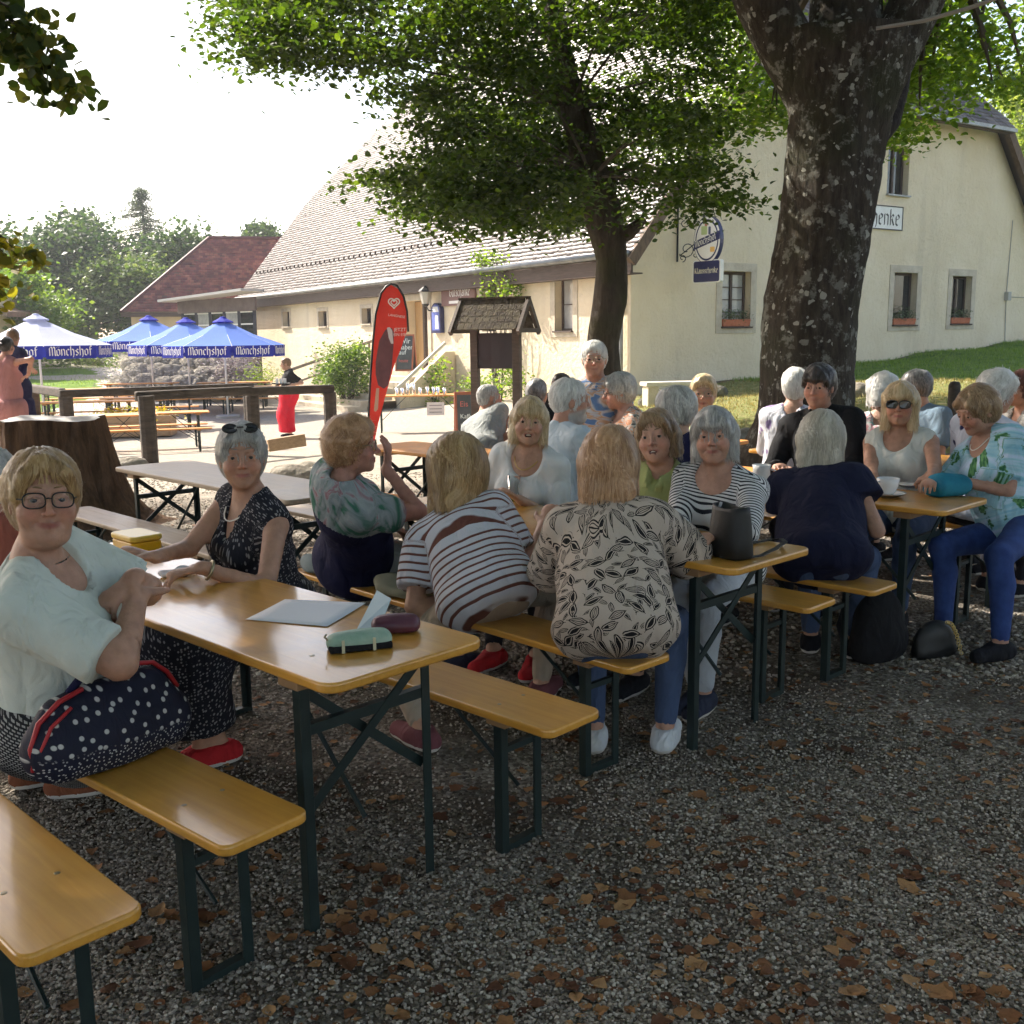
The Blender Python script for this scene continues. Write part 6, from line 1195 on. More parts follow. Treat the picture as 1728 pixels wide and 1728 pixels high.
def person(sp):
    """sp: dict, see PEOPLE list below"""
    s=sp.get('s',1.0); lod=dict(LOD[sp.get('lod',1)]); lod['h']*=1.8 if sp.get('noface') else 1; fem=sp.get('f',True); g=sp.get('g',1.0); seed=sp['seed']
    if 'bench' in sp: b=on_bench(sp['bench'],sp['u'],sp.get('v',.125)); seat=.48+gz(b.x,b.y); pz=seat+.105*s
    else: b=Vector((sp['x'],sp['y'],0)); seat=None; pz=gz(b.x,b.y)+sp.get('hip',.93)*s
    yaw=R_(sp['yaw']); base=Vector((b.x,b.y,gz(b.x,b.y))); rz=yaw-math.pi/2; Rm=Matrix.Rotation(-rz,3,'Z')
    loc=lambda p:A3(Rm@(Vector(p)-base)); locd=lambda v:A3(Rm@Vector(v))
    T=empty('person',base,rz,sp['label'],'person',sp.get('group'))
    Pw=Vector((b.x,b.y,pz)); Ls=sp.get('L',.625)*s; o=Vector((0,0,CH)); d=ray(*sp['head']).normalized(); oc=o-Pw; bb=oc.dot(d); cc=oc.dot(oc)-Ls*Ls; disc=bb*bb-cc
    if disc<0: t=-bb; warn='far %.3f'%(math.sqrt(cc-bb*bb+Ls*Ls)-Ls); 
    else:
        ts=[-bb-math.sqrt(disc),-bb+math.sqrt(disc)]; warn=''
        fw=Vector((math.cos(yaw),math.sin(yaw),0)); sc=[]
        for t in ts: h=o+d*t; hv=(h-Pw); f_=hv.xy.dot(fw.xy)/Ls; l_=abs(hv.xy.cross(fw.xy))/Ls if False else (hv.xy-fw.xy*hv.xy.dot(fw.xy)).length/Ls; sc.append((f_-.18)**2+l_**2*1.5)
        t=ts[int(np.argmin(sc))]
    Hw=o+d*t; H=loc(Hw); Pc=loc(Pw)
    if disc<0: v=H-Pc; 
    ln=H-Pc; print('person',seed,'lean fwd %.0f side %.0f'%(math.degrees(math.atan2(ln[1],ln[2])),math.degrees(math.atan2(ln[0],ln[2]))),'dist %.2f'%Hw.y,warn)
    # head frame
    lk=sp.get('look','cam')
    if lk=='cam': lv=(Vector((0,0,CH))-Hw).normalized()+Vector(sp.get('lookoff',(0,0,0)))
    else: a_,e_=R_(lk[0]),R_(lk[1]); lv=Vector((math.cos(a_)*math.cos(e_),math.sin(a_)*math.cos(e_),math.sin(e_)))
    Fh=unit(locd(lv)); rollv=sp.get('roll',0); Rh=unit(np.cross(Fh,(0,0,1))); Uh=np.cross(Rh,Fh); cr,sr=math.cos(R_(rollv)),math.sin(R_(rollv)); Rh,Uh=unit(Rh*cr+Uh*sr),unit(Uh*cr-Rh*sr)
    HM=np.stack([Rh,Fh,Uh],1).astype(np.float32); hs=sp.get('hs',1.0)*(1.0 if fem else 1.05)
    hp=lambda x,y,z:H+HM@np.array([x,y,z],np.float32)*hs
    Nk=H-(Uh*.55+np.array([0,0,.45]))*.165*hs-Fh*.022*hs-np.array([0,.018,0])
    U=unit(Nk-Pc); tw=R_(sp.get('twist',0)); xr=np.array([math.cos(tw),math.sin(tw),0]); Rr=unit(xr-U*(xr@U)); Fw=np.cross(U,Rr); TM=np.stack([Rr,Fw,U],1).astype(np.float32); tl=float(np.linalg.norm(Nk-Pc))
    tp=lambda x,y,z:Pc+TM@np.array([x,y,z],np.float32)
    shw=(.165 if fem else .195)*s*sp.get('sw',1.0); bust=sp.get('bust',1.0) if fem else 0; belly=sp.get('belly',1.0)
    Sh={1:tp(shw,-.01,tl-.055),-1:tp(-shw,-.01,tl-.055)}
    # ---- pose of arms and legs
    arms={}
    for sd_,key in((1,'R'),(-1,'L')):
        a_=sp.get('arm'+key,'lap'); dirh=None; pn=np.array([0,0,-1.],np.float32); curl=sp.get('curl',.5)
        hint=np.array(sp.get('hint'+key,(sd_*.55,-.35,-1.)),np.float32)
        if a_=='lap': Tg=Pc+np.array([sd_*.10,.30,.04])
        elif a_=='table': Tg=np.array([sd_*.13,.36,.80+.0])
        elif a_=='hang': Tg=Sh[sd_]+np.array([sd_*.10,.06,-.55])
        else:
            Tg=loc(G(*a_[:3])) if len(a_)<4 or a_[3] is None else loc(D(a_[0],a_[1],a_[3])); 
            if len(a_)>4 and a_[4] is not None: dirh=locd(Vector(a_[4]))
            if len(a_)>5 and a_[5] is not None: hint=locd(Vector(a_[5]))
            if len(a_)>6 and a_[6] is not None: pn=locd(Vector(a_[6]))
            if len(a_)>7: curl=a_[7]
        l1,l2=.285*s*(1 if fem else 1.08),.245*s*(1 if fem else 1.08); E,Wr=ik(Sh[sd_],np.asarray(Tg,np.float32),l1,l2,hint)
        arms[sd_]=(E,Wr,unit(Wr-E) if dirh is None else unit(dirh),pn,curl)
    legs={}
    for sd_,key in((1,'R'),(-1,'L')):
        hip=tp(sd_*.09*s*g**.5,0,-.03); gl=0.0
        if seat is None: ft=np.array([sd_*.10+Pc[0],Pc[1]+.02,.075]); ft=ft if 'foot'+key not in sp else np.array(sp['foot'+key]); kn,ft=ik(hip,ft.astype(np.float32),.42*s,.42*s,np.array([0,1,.05],np.float32))
        else:
            ft=sp.get('foot'+key,(sd_*.11,.36,.08)); ft=np.asarray(loc(G(ft[0],ft[1],.085)) if len(ft)==2 else ft,np.float32); kn,ft=ik(hip,ft,.43*s,.42*s,np.array([sd_*.15,.8,1.],np.float32))
        legs[sd_]=(hip,kn,ft,np.array(sp.get('toe'+key,(sd_*.12,1,0)),np.float32))
    ar=sp.get('armr',1.0)*g**.5*(1 if fem else 1.08); lr=sp.get('legr',1.0)*g**.6
    def torso(B,e=0,k=.05,loose=0):
        B.el(tp(0,-.01,-.005),np.array([.172*g+e,.128*g+e,.125+e]),R=TM)
        if seat is not None: B.el(tp(0,-.025,-.035),np.array([.19*g+e,.145*g+e,.085+e]),k=k,R=TM)
        B.el(tp(0,.0,tl*.36),np.array([.140*g+e+loose,.108*g+e+loose,.15+e]),k=k*1.6,R=TM)
        B.el(tp(0,.045*belly,tl*.27),np.array([.125*g*belly+e,.088*g*belly+e+loose,.12+e]),k=k*1.6,R=TM)
        B.el(tp(0,0,tl*.68),np.array([(.148 if fem else .165)*g**.7+e,.108*g**.8+e,.145+e]),k=k*1.6,R=TM)
        B.el(tp(0,-.015,tl-.10),np.array([shw*.92+e,.078*g**.6+e,.082+e]),k=k,R=TM)
        B.rc(Sh[1]-Rr*.02,Sh[-1]+Rr*.02,.047*s+e,k=k)
        for q in(1,-1): B.rc(tp(q*.03,-.02,tl+.02),Sh[q]-Rr*q*.02,.038+e*.6,.042+e,k=.05)
        if bust:
            for q in(1,-1): B.el(tp(q*.072*g**.5,.085*g**.8+.012*bust,tl*.60),np.array([.070,.062,.068])*(.55+.45*bust)*g**.4+e*.9,k=.045,R=TM)
        return B
    def armp(B,e=0,ul=2.0,k=.02):
        for q in(1,-1):
            E,Wr,dh,pn,cu=arms[q]; r0,r1,r2=.047*ar+e,.037*ar+e,.0245*ar**.5+e
            if ul>=1: B.rc(Sh[q],E,r0,r1,k=k)
            else: c=Sh[q]+(E-Sh[q])*ul; B.rc(Sh[q],Sh[q]+(E-Sh[q])*(ul+.05),r0,r0+(r1-r0)*ul+e*.35,k=k,cut=(c,unit(E-Sh[q])))
            if ul>=2: B.rc(E,Wr,r1,r2,k=.012); 
            elif ul>1: c=E+(Wr-E)*(ul-1); B.rc(E,E+(Wr-E)*(ul-.95),r1,r1+(r2-r1)*(ul-1)+e*.3,k=.012,cut=(c,unit(Wr-E)))
        return B
    def legp(B,e=0,ul=2.0,k=.03,kk=.012):
        for q in(1,-1):
            hip,kn,ft,toe=legs[q]; r0,r1,r2=.088*lr+e,.058*lr+e,.037*lr**.5+e; mid=kn+(ft-kn)*.33-np.array([0,.02,0])
            B.rc(hip,kn,r0,r1,k=k) if ul>=1 else B.rc(hip,hip+(kn-hip)*ul,r0,r0+(r1-r0)*ul,k=k)
            if ul>1: B.rc(kn,mid,r1*.98,.054*lr+e,k=kk); c=mid+(ft-mid)*min(1,max(.02,(ul-1.33)/.67)); B.rc(mid,c,.054*lr+e,(.054*lr+(r2-e-.054*lr)*min(1,max(0,(ul-1.33)/.67)))+e,k=kk)
        return B
    # ---- body surface
    B=S(); torso(B); B.rc(tp(0,-.012,tl-.02),hp(0,-.022,-.055),(.056 if fem else .064)*s,(.050 if fem else .060)*hs,k=.035); armp(B); legp(B)
    h0=len(B.p)
    sm=sp.get('smile',.4); op=sp.get('open',0)
    gf=np.random.default_rng(seed*7+3); fw_=gf.uniform(.94,1.06); jw_=sp.get('jaw',1)*gf.uniform(.90,1.10); nl_=gf.uniform(-.004,.006); nw_=gf.uniform(.85,1.2); cz_=gf.uniform(-.006,.006); es_=gf.uniform(-.002,.002)
    B.el(hp(0,-.012,.036),np.array([.075,.095,.082])*hs,k=.02,R=HM); B.el(hp(0,.012,-.028),np.array([.0655*fw_,.078,.084])*hs,k=.03,R=HM); B.el(hp(0,.030,-.072),np.array([.050*jw_,.052,.042])*hs,k=.03,R=HM); B.el(hp(0,.070,-.100),np.array([.018,.015,.015])*hs,k=.03,R=HM)
    if sp.get('beard'): B.el(hp(0,.050,-.095),np.array([.042,.044,.036])*hs,k=.02,R=HM)
    if sp.get('double',0): B.el(hp(0,.03,-.098),np.array([.050,.045,.026])*hs,k=.03,R=HM)
    for q in(1,-1): B.el(hp(q*.038*fw_,.058,-.034+cz_),np.array([.025,.022,.024])*hs*(1+.12*sm),k=.03,R=HM)
    B.rc(hp(-.036,.083,.024),hp(.036,.083,.024),.0095*hs,k=.016)
    for q in(1,-1): B.rc(hp(q*.020,.098,-.042),hp(q*.034,.080,-.066),.0030*hs,.0022*hs,k=.012,op='-')
    for q in(1,-1): B.el(hp(q*.032,.104,.000),np.array([.021,.021,.0145])*hs,k=.014,op='-',R=HM)
    B.rc(hp(0,.088,.014),hp(0,.110+nl_,-.029-nl_*.5),.0062*hs,.0090*hs*nw_,k=.011); B.el(hp(0,.111+nl_,-.032-nl_*.5),np.array([.0105*nw_,.011,.0095])*hs,k=.007,R=HM)
    for q in(1,-1): B.el(hp(q*.0115,.0985,-.0365),np.array([.0066,.009,.0065])*hs,k=.006,R=HM)
    for q in(1,-1):
        B.rc(hp(q*.030,.074,-.064+.008*sm),hp(0,.0925,-.0612),.0030*hs,.0050*hs,k=.007); B.rc(hp(q*.026,.076,-.068+.008*sm),hp(0,.0905,-.0735-.010*op),.0030*hs,.0058*hs,k=.007)
        B.rc(hp(q*.033,.078,-.0655+.010*sm),hp(0,.0985,-.0672),.0022*hs,.0022*hs,k=.003,op='-')
        B.el(hp(q*.076,-.010,-.010),np.array([.009,.020,.031])*hs,k=.008,R=HM)
        B.rc(hp(q*.047,.0815,.0038),hp(q*.033,.0880,.0082),.0050*hs,.0052*hs,k=.006); B.rc(hp(q*.033,.0880,.0082),hp(q*.019,.0865,.0040),.0052*hs,.0045*hs,k=.006); B.rc(hp(q*.045,.082,-.0078),hp(q*.020,.086,-.0078),.0048*hs,k=.007)
    if op: B.el(hp(0,.097,-.070),np.array([.019,.017,.008*op+.0035])*hs,k=.004,op='-',R=HM)
    hands_=[]; h1=len(B.p)
    for q in(1,-1):
        E,Wr,dh,pn,cu=arms[q]; hand(B,Wr,dh,pn,1 if ((np.cross(unit(dh),unit(pn-dh*(pn@dh)))@Rr)*q<0) else -1,cu,s*(1 if fem else 1.1)); hands_.append(Wr+dh*.09)
    h2=len(B.p)
    for q in(1,-1):
        hip,kn,ft,toe=legs[q]; tt=unit(toe); B.rc(ft-np.array([0,0,.035])-tt*.04,ft-np.array([0,0,.045])+tt*.14,.034,.026,k=.02)
    allp=[Pc,Nk,H,Sh[1],Sh[-1]]+[a for q in(1,-1) for a in(arms[q][0],arms[q][1],legs[q][1],legs[q][2])]
    lo,hi=bounds(allp,.24); BC=S(); BC.p=B.p[:h0+3]+B.p[h2:]; nearhand=any(np.linalg.norm(c-H)<.3 for c in hands_)
    BH=S(); BH.p=B.p[:h0]+B.p[h0:h1]+(B.p[h1:h2] if nearhand else []); BD=S(); BD.p=B.p[:h0]+B.p[h1:h2]
    V,Q=mesh_sdf(BC,lo,hi,lod['b']); Vs=[V];Qs=[];nv=len(V); cen=V[Q].mean(1); drop=np.zeros(len(Q),bool); boxes=[(H-.17*hs,H+.17*hs,lod['h'],BH)]+[(c-.145,c+.145,lod['n'],BD) for c in hands_]
    done=[]
    for a,c,h,BX in boxes:
        drop|=((cen>a+lod['b']*.6)&(cen<c-lod['b']*.6)).all(1); v2,q2=mesh_sdf(BX,a+2*h,c-2*h,h); c2=v2[q2].mean(1); kp=np.ones(len(q2),bool)
        for a0,c0 in done: kp&=~((c2>a0)&(c2<c0)).all(1)
        q2=q2[kp]; Vs.append(v2); Qs.append(q2+nv); nv+=len(v2); done.append((a,c))
    V=np.concatenate(Vs); Q=np.concatenate([Q[~drop]]+Qs)
    sk=np.array(sp.get('skin',(.50,.30,.215)),np.float32); col=np.ones((len(V),4),np.float32); col[:,:3]=sk
    L_=((V-H)@HM)/hs; near=(np.abs(L_)<.16).all(1)
    x,y,z=L_[:,0],L_[:,1],L_[:,2]
    ch=np.exp(-(((np.abs(x)-.04)/.022)**2+((z+.035)/.022)**2))*near*(y>.02); col[:,:3]+=ch[:,None]*np.array([.05,-.03,-.025])
    ns=np.exp(-((x/.016)**2+((z+.033)/.014)**2))*near*(y>.09); col[:,:3]+=ns[:,None]*np.array([.03,-.03,-.025])
    lip=.95*np.exp(-((x/.026)**4+((z+.0672-.005*sm*(np.abs(x)/.025)**2)/.0078)**4))*near*(y>.075); lc=np.array(sp.get('lip',(.34,.11,.09)) if fem else (.40,.19,.15)); col[:,:3]=col[:,:3]*(1-lip[:,None])+lc*lip[:,None]
    if op: mo=((np.abs(x)<.017)&(np.abs(z+.070)<.004+.006*op)&near&(y>.05)&(y<.0895)); col[mo,:3]=(.10,.03,.028)
    if sp.get('beard'): bd=(1/(1+np.exp(-(-.064+.36*y-z)/.004))*near*(y>-.02)*(lip<.4))[:,None]; col[:,:3]=col[:,:3]*(1-bd)+np.array(sp['beard'])*bd
    if not lod['eye']:
        for q in(1,-1): e=np.exp(-(((x-q*.032)/.014)**2+((z-.001)/.007)**2))*near*(y>.06); col[:,:3]=col[:,:3]*(1-.8*e[:,None])+np.array([.03,.025,.02])*.8*e[:,None]
    link('body',mesh_np('body',V,Q,True,{'col':col}),M_skin,T)
    hcol=HC[sp['hair'][1]]
    if op:
        m=MB(); xs_=np.linspace(-.0145,.0145,9); up_=[hp(q,.0875-12*q*q,-.0625) for q in xs_]; dn_=[hp(q,.0870-12*q*q,-.0695) for q in xs_]; m.add(up_+dn_,[(i,i+1,10+i,9+i) for i in range(8)]); m.build('teeth',mat('teeth',(.60,.55,.47),rough=.25),T,smooth=True)
    if lod['eye'] and not sp.get('noface'):
        for q in(1,-1):
            c=hp(q*.032,.0785,-.0005); m=MB(); n1,n2=8,12; vs=[];fs=[];cl=[]
            er=.0122*hs
            for i in range(n1+1):
                for j in range(n2):
                    th=math.pi*i/n1*.75; ph=2*math.pi*j/n2; dv=np.array([math.sin(th)*math.cos(ph),math.cos(th),math.sin(th)*math.sin(ph)]); vs.append(c+HM@dv*er); cl.append((.01,.01,.01,1) if th<.3 else ((.05,.045,.035,1) if th<.72 else (.42,.37,.33,1)))
            for i in range(n1):
                for j in range(n2): fs.append((i*n2+j,i*n2+(j+1)%n2,(i+1)*n2+(j+1)%n2,(i+1)*n2+j))
            link('eye',mesh_np('eye',np.array(vs),np.array(fs),True,{'col':np.array(cl)}),M_eye,T)
            m=MB(); m.tube([hp(q*(.014+.034*t),.0935-.017*t*t,.0285+.0045*math.sin(math.pi*min(1,t*1.1))-.003*t) for t in np.linspace(0,1,6)],[.0014,.0024,.0026,.0023,.0018,.0009],5); m.build('eyebrow',mat('brow_'+sp['hair'][1],tuple(v*.55 for v in hcol[1])),T,smooth=True)
    # ---- hair
    st=sp['hair'][0]; HL=sp['hair'][2] if len(sp['hair'])>2 else .11; Hh=S(); inf=sp.get('hairinf',0.0)+.003
    E_=lambda c,r,k=.02,op='+':Hh.el(hp(*c),(np.array(r)+(inf if op=='+' else 0))*hs,k,op,HM)
    if st in('bob','short','curly'):
        E_((0,-.016,.040),(.085,.105,.089)); E_((0,-.052,-.005),(.083,.066,.09),.03)
        if st=='bob':
            for q in(1,-1): Hh.rc(hp(q*.066,-.005,.02),hp(q*.073,.004,-HL),.034*hs,.029*hs,k=.03); Hh.rc(hp(q*.05,-.06,.0),hp(q*.05,-.065,-HL),.05*hs,.042*hs,k=.03)
            Hh.rc(hp(-.045,-.07,-HL+.02),hp(.045,-.07,-HL+.02),.045*hs,k=.03)
            E_((0,.122,-.044),(.060,.085,.110),.026,'-'); Hh.plane(hp(0,0,-HL-.022),-Uh,k=.02)
        elif st=='short': E_((0,.124,-.046),(.078,.108,.112),.026,'-'); [E_((q*.092,.012,-.045),(.026,.034,.04),.012,'-') for q in(1,-1)]; Hh.plane(hp(0,-.09,-.10),unit(-Uh-Fh*.5),k=.015)
        else: E_((0,.0,.055),(.092,.10,.082),.03); E_((0,-.05,.01),(.092,.075,.10),.03); E_((0,.125,-.048),(.072,.102,.112),.026,'-'); Hh.plane(hp(0,-.09,-.10),-Uh,k=.02)
        if sp.get('fringe',1): 
            fx=sp.get('part',0)
            for q in(1,-1): Hh.rc(hp(q*.006+fx,.066,.100),hp(q*.050,.076,.062),.015*hs,.012*hs,k=.02); Hh.rc(hp(q*.050,.076,.062),hp(q*.072,.050,.010),.012*hs,.010*hs,k=.02)
            if sp.get('fringe',1)>1: Hh.rc(hp(-.045,.086,.046),hp(.045,.086,.046),.014*hs,k=.02); Hh.rc(hp(0,.07,.09),hp(0,.09,.05),.02*hs,k=.03)
    elif st=='man': E_((0,-.018,.042),(.080,.100,.084)); E_((0,-.055,.0),(.077,.058,.075),.03); E_((0,.118,-.050),(.085,.124,.118),.010,'-'); [E_((q*.09,.012,-.05),(.030,.036,.05),.012,'-') for q in(1,-1)]; Hh.plane(hp(0,-.09,-.085),unit(-Uh-Fh*.4),k=.01)
    elif st=='bun': E_((0,-.016,.040),(.080,.101,.086)); E_((0,-.05,-.005),(.077,.06,.08),.03); E_((0,.124,-.055),(.078,.110,.104),.012,'-'); E_((0,-.115,.0),(.035,.035,.035),.015); Hh.plane(hp(0,-.09,-.09),-Uh,k=.01)
    if sp.get('tail'): Hh.rc(hp(0,-.10,-.02),hp(sp['tail'],-.12,-.22),.03*hs,.018*hs,k=.02)
    if st=='curly': nz=fb(seed,(70,80,95,110,130,60)); Hh.noise(lambda P,f=nz:f((P-H))*.011)
    else: nz=fb(seed,(28,34,45,80,95)); Hh.noise(lambda P,f=nz:f(P-H)*.0075)
    V,Q=mesh_sdf(Hh,H-.22*hs-np.array([0,0,.0 if HL<.16 else .1]),H+.20*hs,lod['hr'])
    if len(V):
        L_=((V-H)@HM)/hs; an=np.arctan2(L_[:,0],-L_[:,1]-.0); fs_=f1(seed,(9,17,31,53,79,113)); strk=fs_(an*1.0+.35*L_[:,2]*6+.25*np.sin(L_[:,2]*25+an*2)); nrm=L_/np.linalg.norm(L_,axis=1)[:,None]
        amp=.0045 if st!='curly' else .002; V=V+(nrm@HM.T)*(strk*amp)[:,None]; rv=np.clip(.46+(.50 if sp.get('back') else .36)*strk+.16*fb(seed+1,(12,20))(V-H),0,1)
        hm=hair_mat(sp['hair'][1],hcol); hair=link('hair',mesh_np('hair',V,Q,True,{'rv':rv}),hm,T)
        # loose strands that break the outline
        gq=np.random.default_rng(seed+5); ns_=min(lod['st']*(2 if sp.get('back') else 1),len(V)*3); i0=gq.integers(0,len(V),ns_); P=V[i0].astype(np.float32); fr=rv[i0]; steps=5; ln_=(.075 if st=='bob' else .038)/steps*(.6+.8*gq.random(ns_))[:,None]
        HS=S(); HS.p=[p for p in Hh.p if p[0]!='n']+[(p[:-3]+(.004,p[-2],p[-1]) if False else p) for p in B.p[h0:h0+2]]
        def grad(P):
            e=.003; dd=HS.ev(P); gx=np.stack([HS.ev(P+np.array(v,np.float32)*e)-dd for v in((1,0,0),(0,1,0),(0,0,1))],1); gl=np.linalg.norm(gx,axis=1)[:,None]+1e-9; return dd,gx/gl
        path=[];sidev=[]; crown=H+HM@np.array([sp.get('part',0),-.02,.12],np.float32)*hs
        rl=gq.normal(0,1,(ns_,3)).astype(np.float32)
        flyw=gq.random(ns_)>.96
        for k in range(steps+1):
            dd,gn=grad(P); lift=.0012+(.0035+.010*(gq.random(ns_)>.93))*(k/steps)**2*gq.random(ns_)*(2.2 if st=='curly' else 1); zl=(P-H)@Uh; fre=((zl<-(HL+.004)*hs)&(st=='bob'))|(flyw&(k>1)); P=P-gn*(np.where(fre,0,dd-lift))[:,None]*.9
            t_=(P-crown); t_=t_/np.linalg.norm(t_,axis=1)[:,None]-np.outer(np.ones(ns_),Uh)*.9+rl*(.14 if st!='curly' else .9); t_=np.where(fre[:,None],t_*.6-np.outer(np.ones(ns_),Uh)*.8,t_-gn*(t_*gn).sum(1)[:,None]); t_/=np.linalg.norm(t_,axis=1)[:,None]+1e-9
            path.append(P.copy()); sidev.append(np.cross(t_,gn)); P=P+t_*ln_*np.where(fre,.38,1)[:,None]
        wv=.0013*hs*(1 if sp.get('lod',1)==0 else 1.5 if sp.get('lod',1)==1 else 2.2); VV=[]
        for k in range(steps+1): w_=wv*(1-.75*abs(k/steps-.35)**1.2); VV+= [path[k]-sidev[k]*w_,path[k]+sidev[k]*w_]
        VV=np.stack(VV,1).reshape(-1,3); m_=2*(steps+1); ii=np.arange(ns_)[:,None]*m_; QQ=np.concatenate([np.stack([ii[:,0]+2*k,ii[:,0]+2*k+1,ii[:,0]+2*k+3,ii[:,0]+2*k+2],1) for k in range(steps)])
        oo=link('hair_strands',mesh_np('hair_strands',VV,QQ,True,{'rv':np.repeat(np.clip(fr+gq.normal(0,.24,ns_),0,1),m_)}),hm,T); oo['kind']='stuff'
    # ---- clothes
    tpd=sp['top']; e=tpd.get('e',.013); C=S(); hem=tpd.get('hem',-.06)
    fr3=fb(seed+39,(13,17,21,26)); fo=fb(seed+9,(16,22,31,40)); fo2=fb(seed+19,(55,75))
    torso(C,e,.06,tpd.get('loose',.0)); C.plane(tp(0,0,hem),-U,k=.01) if hem>-.3 else None
    if tpd.get('sleeve',.6)>0: armp(C,e*tpd.get('se',1.0),tpd['sleeve'] if 'sleeve' in tpd else .6,k=.03)
    else: [C.el(Sh[q]+Rr*q*.055-U*.02,np.array([.05,.085,.085]),k=.012,op='-',R=TM) for q in(1,-1)]
    if tpd.get('shawl'): 
        for q in(1,-1): C.rc(tp(q*.04,-.03,tl+.01),Sh[q]+(arms[q][0]-Sh[q])*.45,.06,.075,k=.05)
        C.el(tp(0,-.03,tl*.78),np.array([.19,.125,.17]),k=.05,R=TM)
    af=tpd.get('fold',1.0); C.noise(lambda P:fo(P*np.array([1,1,.55],np.float32))*.0045*af+fo2(P)*.0018*af+(.45-np.minimum(np.abs(fr3(P*np.array([1,1,.7],np.float32)))*2.2,1))*.0075*af)
    nk=tpd.get('neck',('scoop',.055,.085)); 
    if nk[0]=='scoop': C.el(tp(0,.075,tl+.005),np.array([nk[2],.13,nk[1]+.02]),k=.008,op='-',R=TM); C.rc(tp(0,-.02,tl-.005),tp(0,.0,tl+.12),nk[2]*.80,nk[2]*.8,k=.006,op='-')
    elif nk[0]=='v':
        C.rc(tp(0,-.0,tl+.02),tp(0,.14,tl-nk[1]),.062,.012,k=.006,op='-'); C.rc(tp(0,-.02,tl-.0),tp(0,.0,tl+.12),.060,.06,k=.006,op='-')
    elif nk[0]=='crew': C.rc(tp(0,-.015,tl+.012),tp(0,.01,tl+.14),.058,.058,k=.006,op='-')
    elif nk[0]=='collar': C.rc(tp(0,-.03,tl+.012),tp(0,.045,tl-.005),.060,.060,k=.02); C.rc(tp(0,-.005,tl+.03),tp(0,.02,tl+.14),.053,.06,k=.006,op='-'); C.rc(tp(0,.05,tl+.04),tp(0,.14,tl-.07),.03,.008,k=.006,op='-')
    lo,hi=bounds([Pc,Nk,Sh[1],Sh[-1],arms[1][0],arms[-1][0]]+([arms[1][1],arms[-1][1]] if tpd.get('sleeve',.6)>1 else []),.22); V,Q=mesh_sdf(C,lo,hi,lod['c'])
    def pcoord(V):
        lt=(V-Pc)@TM; sm_=np.clip((lt[:,2]-tl+.22)/.19,0,1); sm_=sm_*sm_*(3-2*sm_); bk=-1 if sp.get('back') else 1; pc=np.stack([np.arctan2(lt[:,0],lt[:,1]*bk)*.15,lt[:,2]-.75*np.abs(lt[:,1]+.01)*sm_,np.zeros(len(V))],1); dt=np.abs(lt[:,0])
        for q in(1,-1):
            E,Wr=arms[q][0],arms[q][1]
            for a,b_,off in((Sh[q],E,0),(E,Wr,.285)):
                ax=b_-a; L2=np.linalg.norm(ax); ax=ax/L2; t=(V-a)@ax; rr=V-a-t[:,None]*ax; rad=np.linalg.norm(rr,axis=1); m_=(t>.02)&(t<L2+.03)&(rad<.10)&((lt[:,0]*q>shw*.80)|(off>0)|(rad<.062)&(np.abs(lt[:,0])>shw*.7))
                r1_=unit(np.cross(ax,Fw)); r2_=np.cross(ax,r1_); pc[m_]=np.stack([np.arctan2(rr[m_]@r1_,rr[m_]@r2_)*.06+q*.6,-t[m_]-off+tl,np.zeros(m_.sum())],1)
        return pc
    if len(V): 
        mi=None; mats_=[tpd['m']]
        if tpd.get('m2'):
            mats_=[tpd['m'],tpd['m2']]; cz=(V[Q].mean(1)-Pc)@TM; mi=((cz[:,2]+ (cz[:,1]*.35)+cz[:,0]*.25*0)>tl*tpd.get('split',.55)).astype(int)
        link(tpd.get('name','top'),mesh_np('top',V,Q,True,{'pc':pcoord(V)},mi),mats_,T)
    bo=sp.get('bottom')
    if bo:
        Bt=S(); eb=bo.get('e',.005) if not bo.get('skirt') else bo.get('e',.02); Bt.el(tp(0,-.01,-.005),np.array([.172*g+eb,.128*g+eb,.12+eb]),R=TM)
        if seat is not None: Bt.el(tp(0,-.025,-.035),np.array([.19*g+eb,.145*g+eb,.085+eb]),k=.05,R=TM)
        Bt.plane(tp(0,0,.05),U,k=.01)
        if bo.get('skirt'):
            for q in(1,-1):
                hip,kn,ft,toe=legs[q]; Bt.rc(hip,kn+np.array([0,.03,.0]),.10*lr+eb,.085*lr+eb,k=.14); c=kn+(ft-kn)*bo['skirt']; c=np.array([c[0]*1.1,kn[1]*.8+c[1]*.2,c[2]]); Bt.rc(kn,c,.085*lr+eb,.11*lr+eb,k=.14)
            Bt.plane(np.array([0,0,max(.05,legs[1][1][2]+(legs[1][2][2]-legs[1][1][2])*bo['skirt']-.03)]),(0,0,-1),k=.01)
        else: legp(Bt,eb,bo.get('len',1.9),.06,.02)
        fb_=fb(seed+29,(18,26,38)); Bt.noise(lambda P:fb_(P)*.0015)
        lo,hi=bounds([Pc]+[legs[q][i] for q in(1,-1) for i in(1,2)],.20); V,Q=mesh_sdf(Bt,lo,hi,lod['c']*1.5); cv=loc((0,0,1.6))-Pc; cv=unit(np.array([cv[0],cv[1],0])); cg=np.array([-cv[1],cv[0],0]); link('skirt' if bo.get('skirt') else 'trousers',mesh_np('bottom',V,Q,True,{'pc':np.stack([V@cg,V[:,2]+.55*(V@cv),V[:,2]*0],1)}),bo['m'],T)
    sp.setdefault('shoe',SHK)
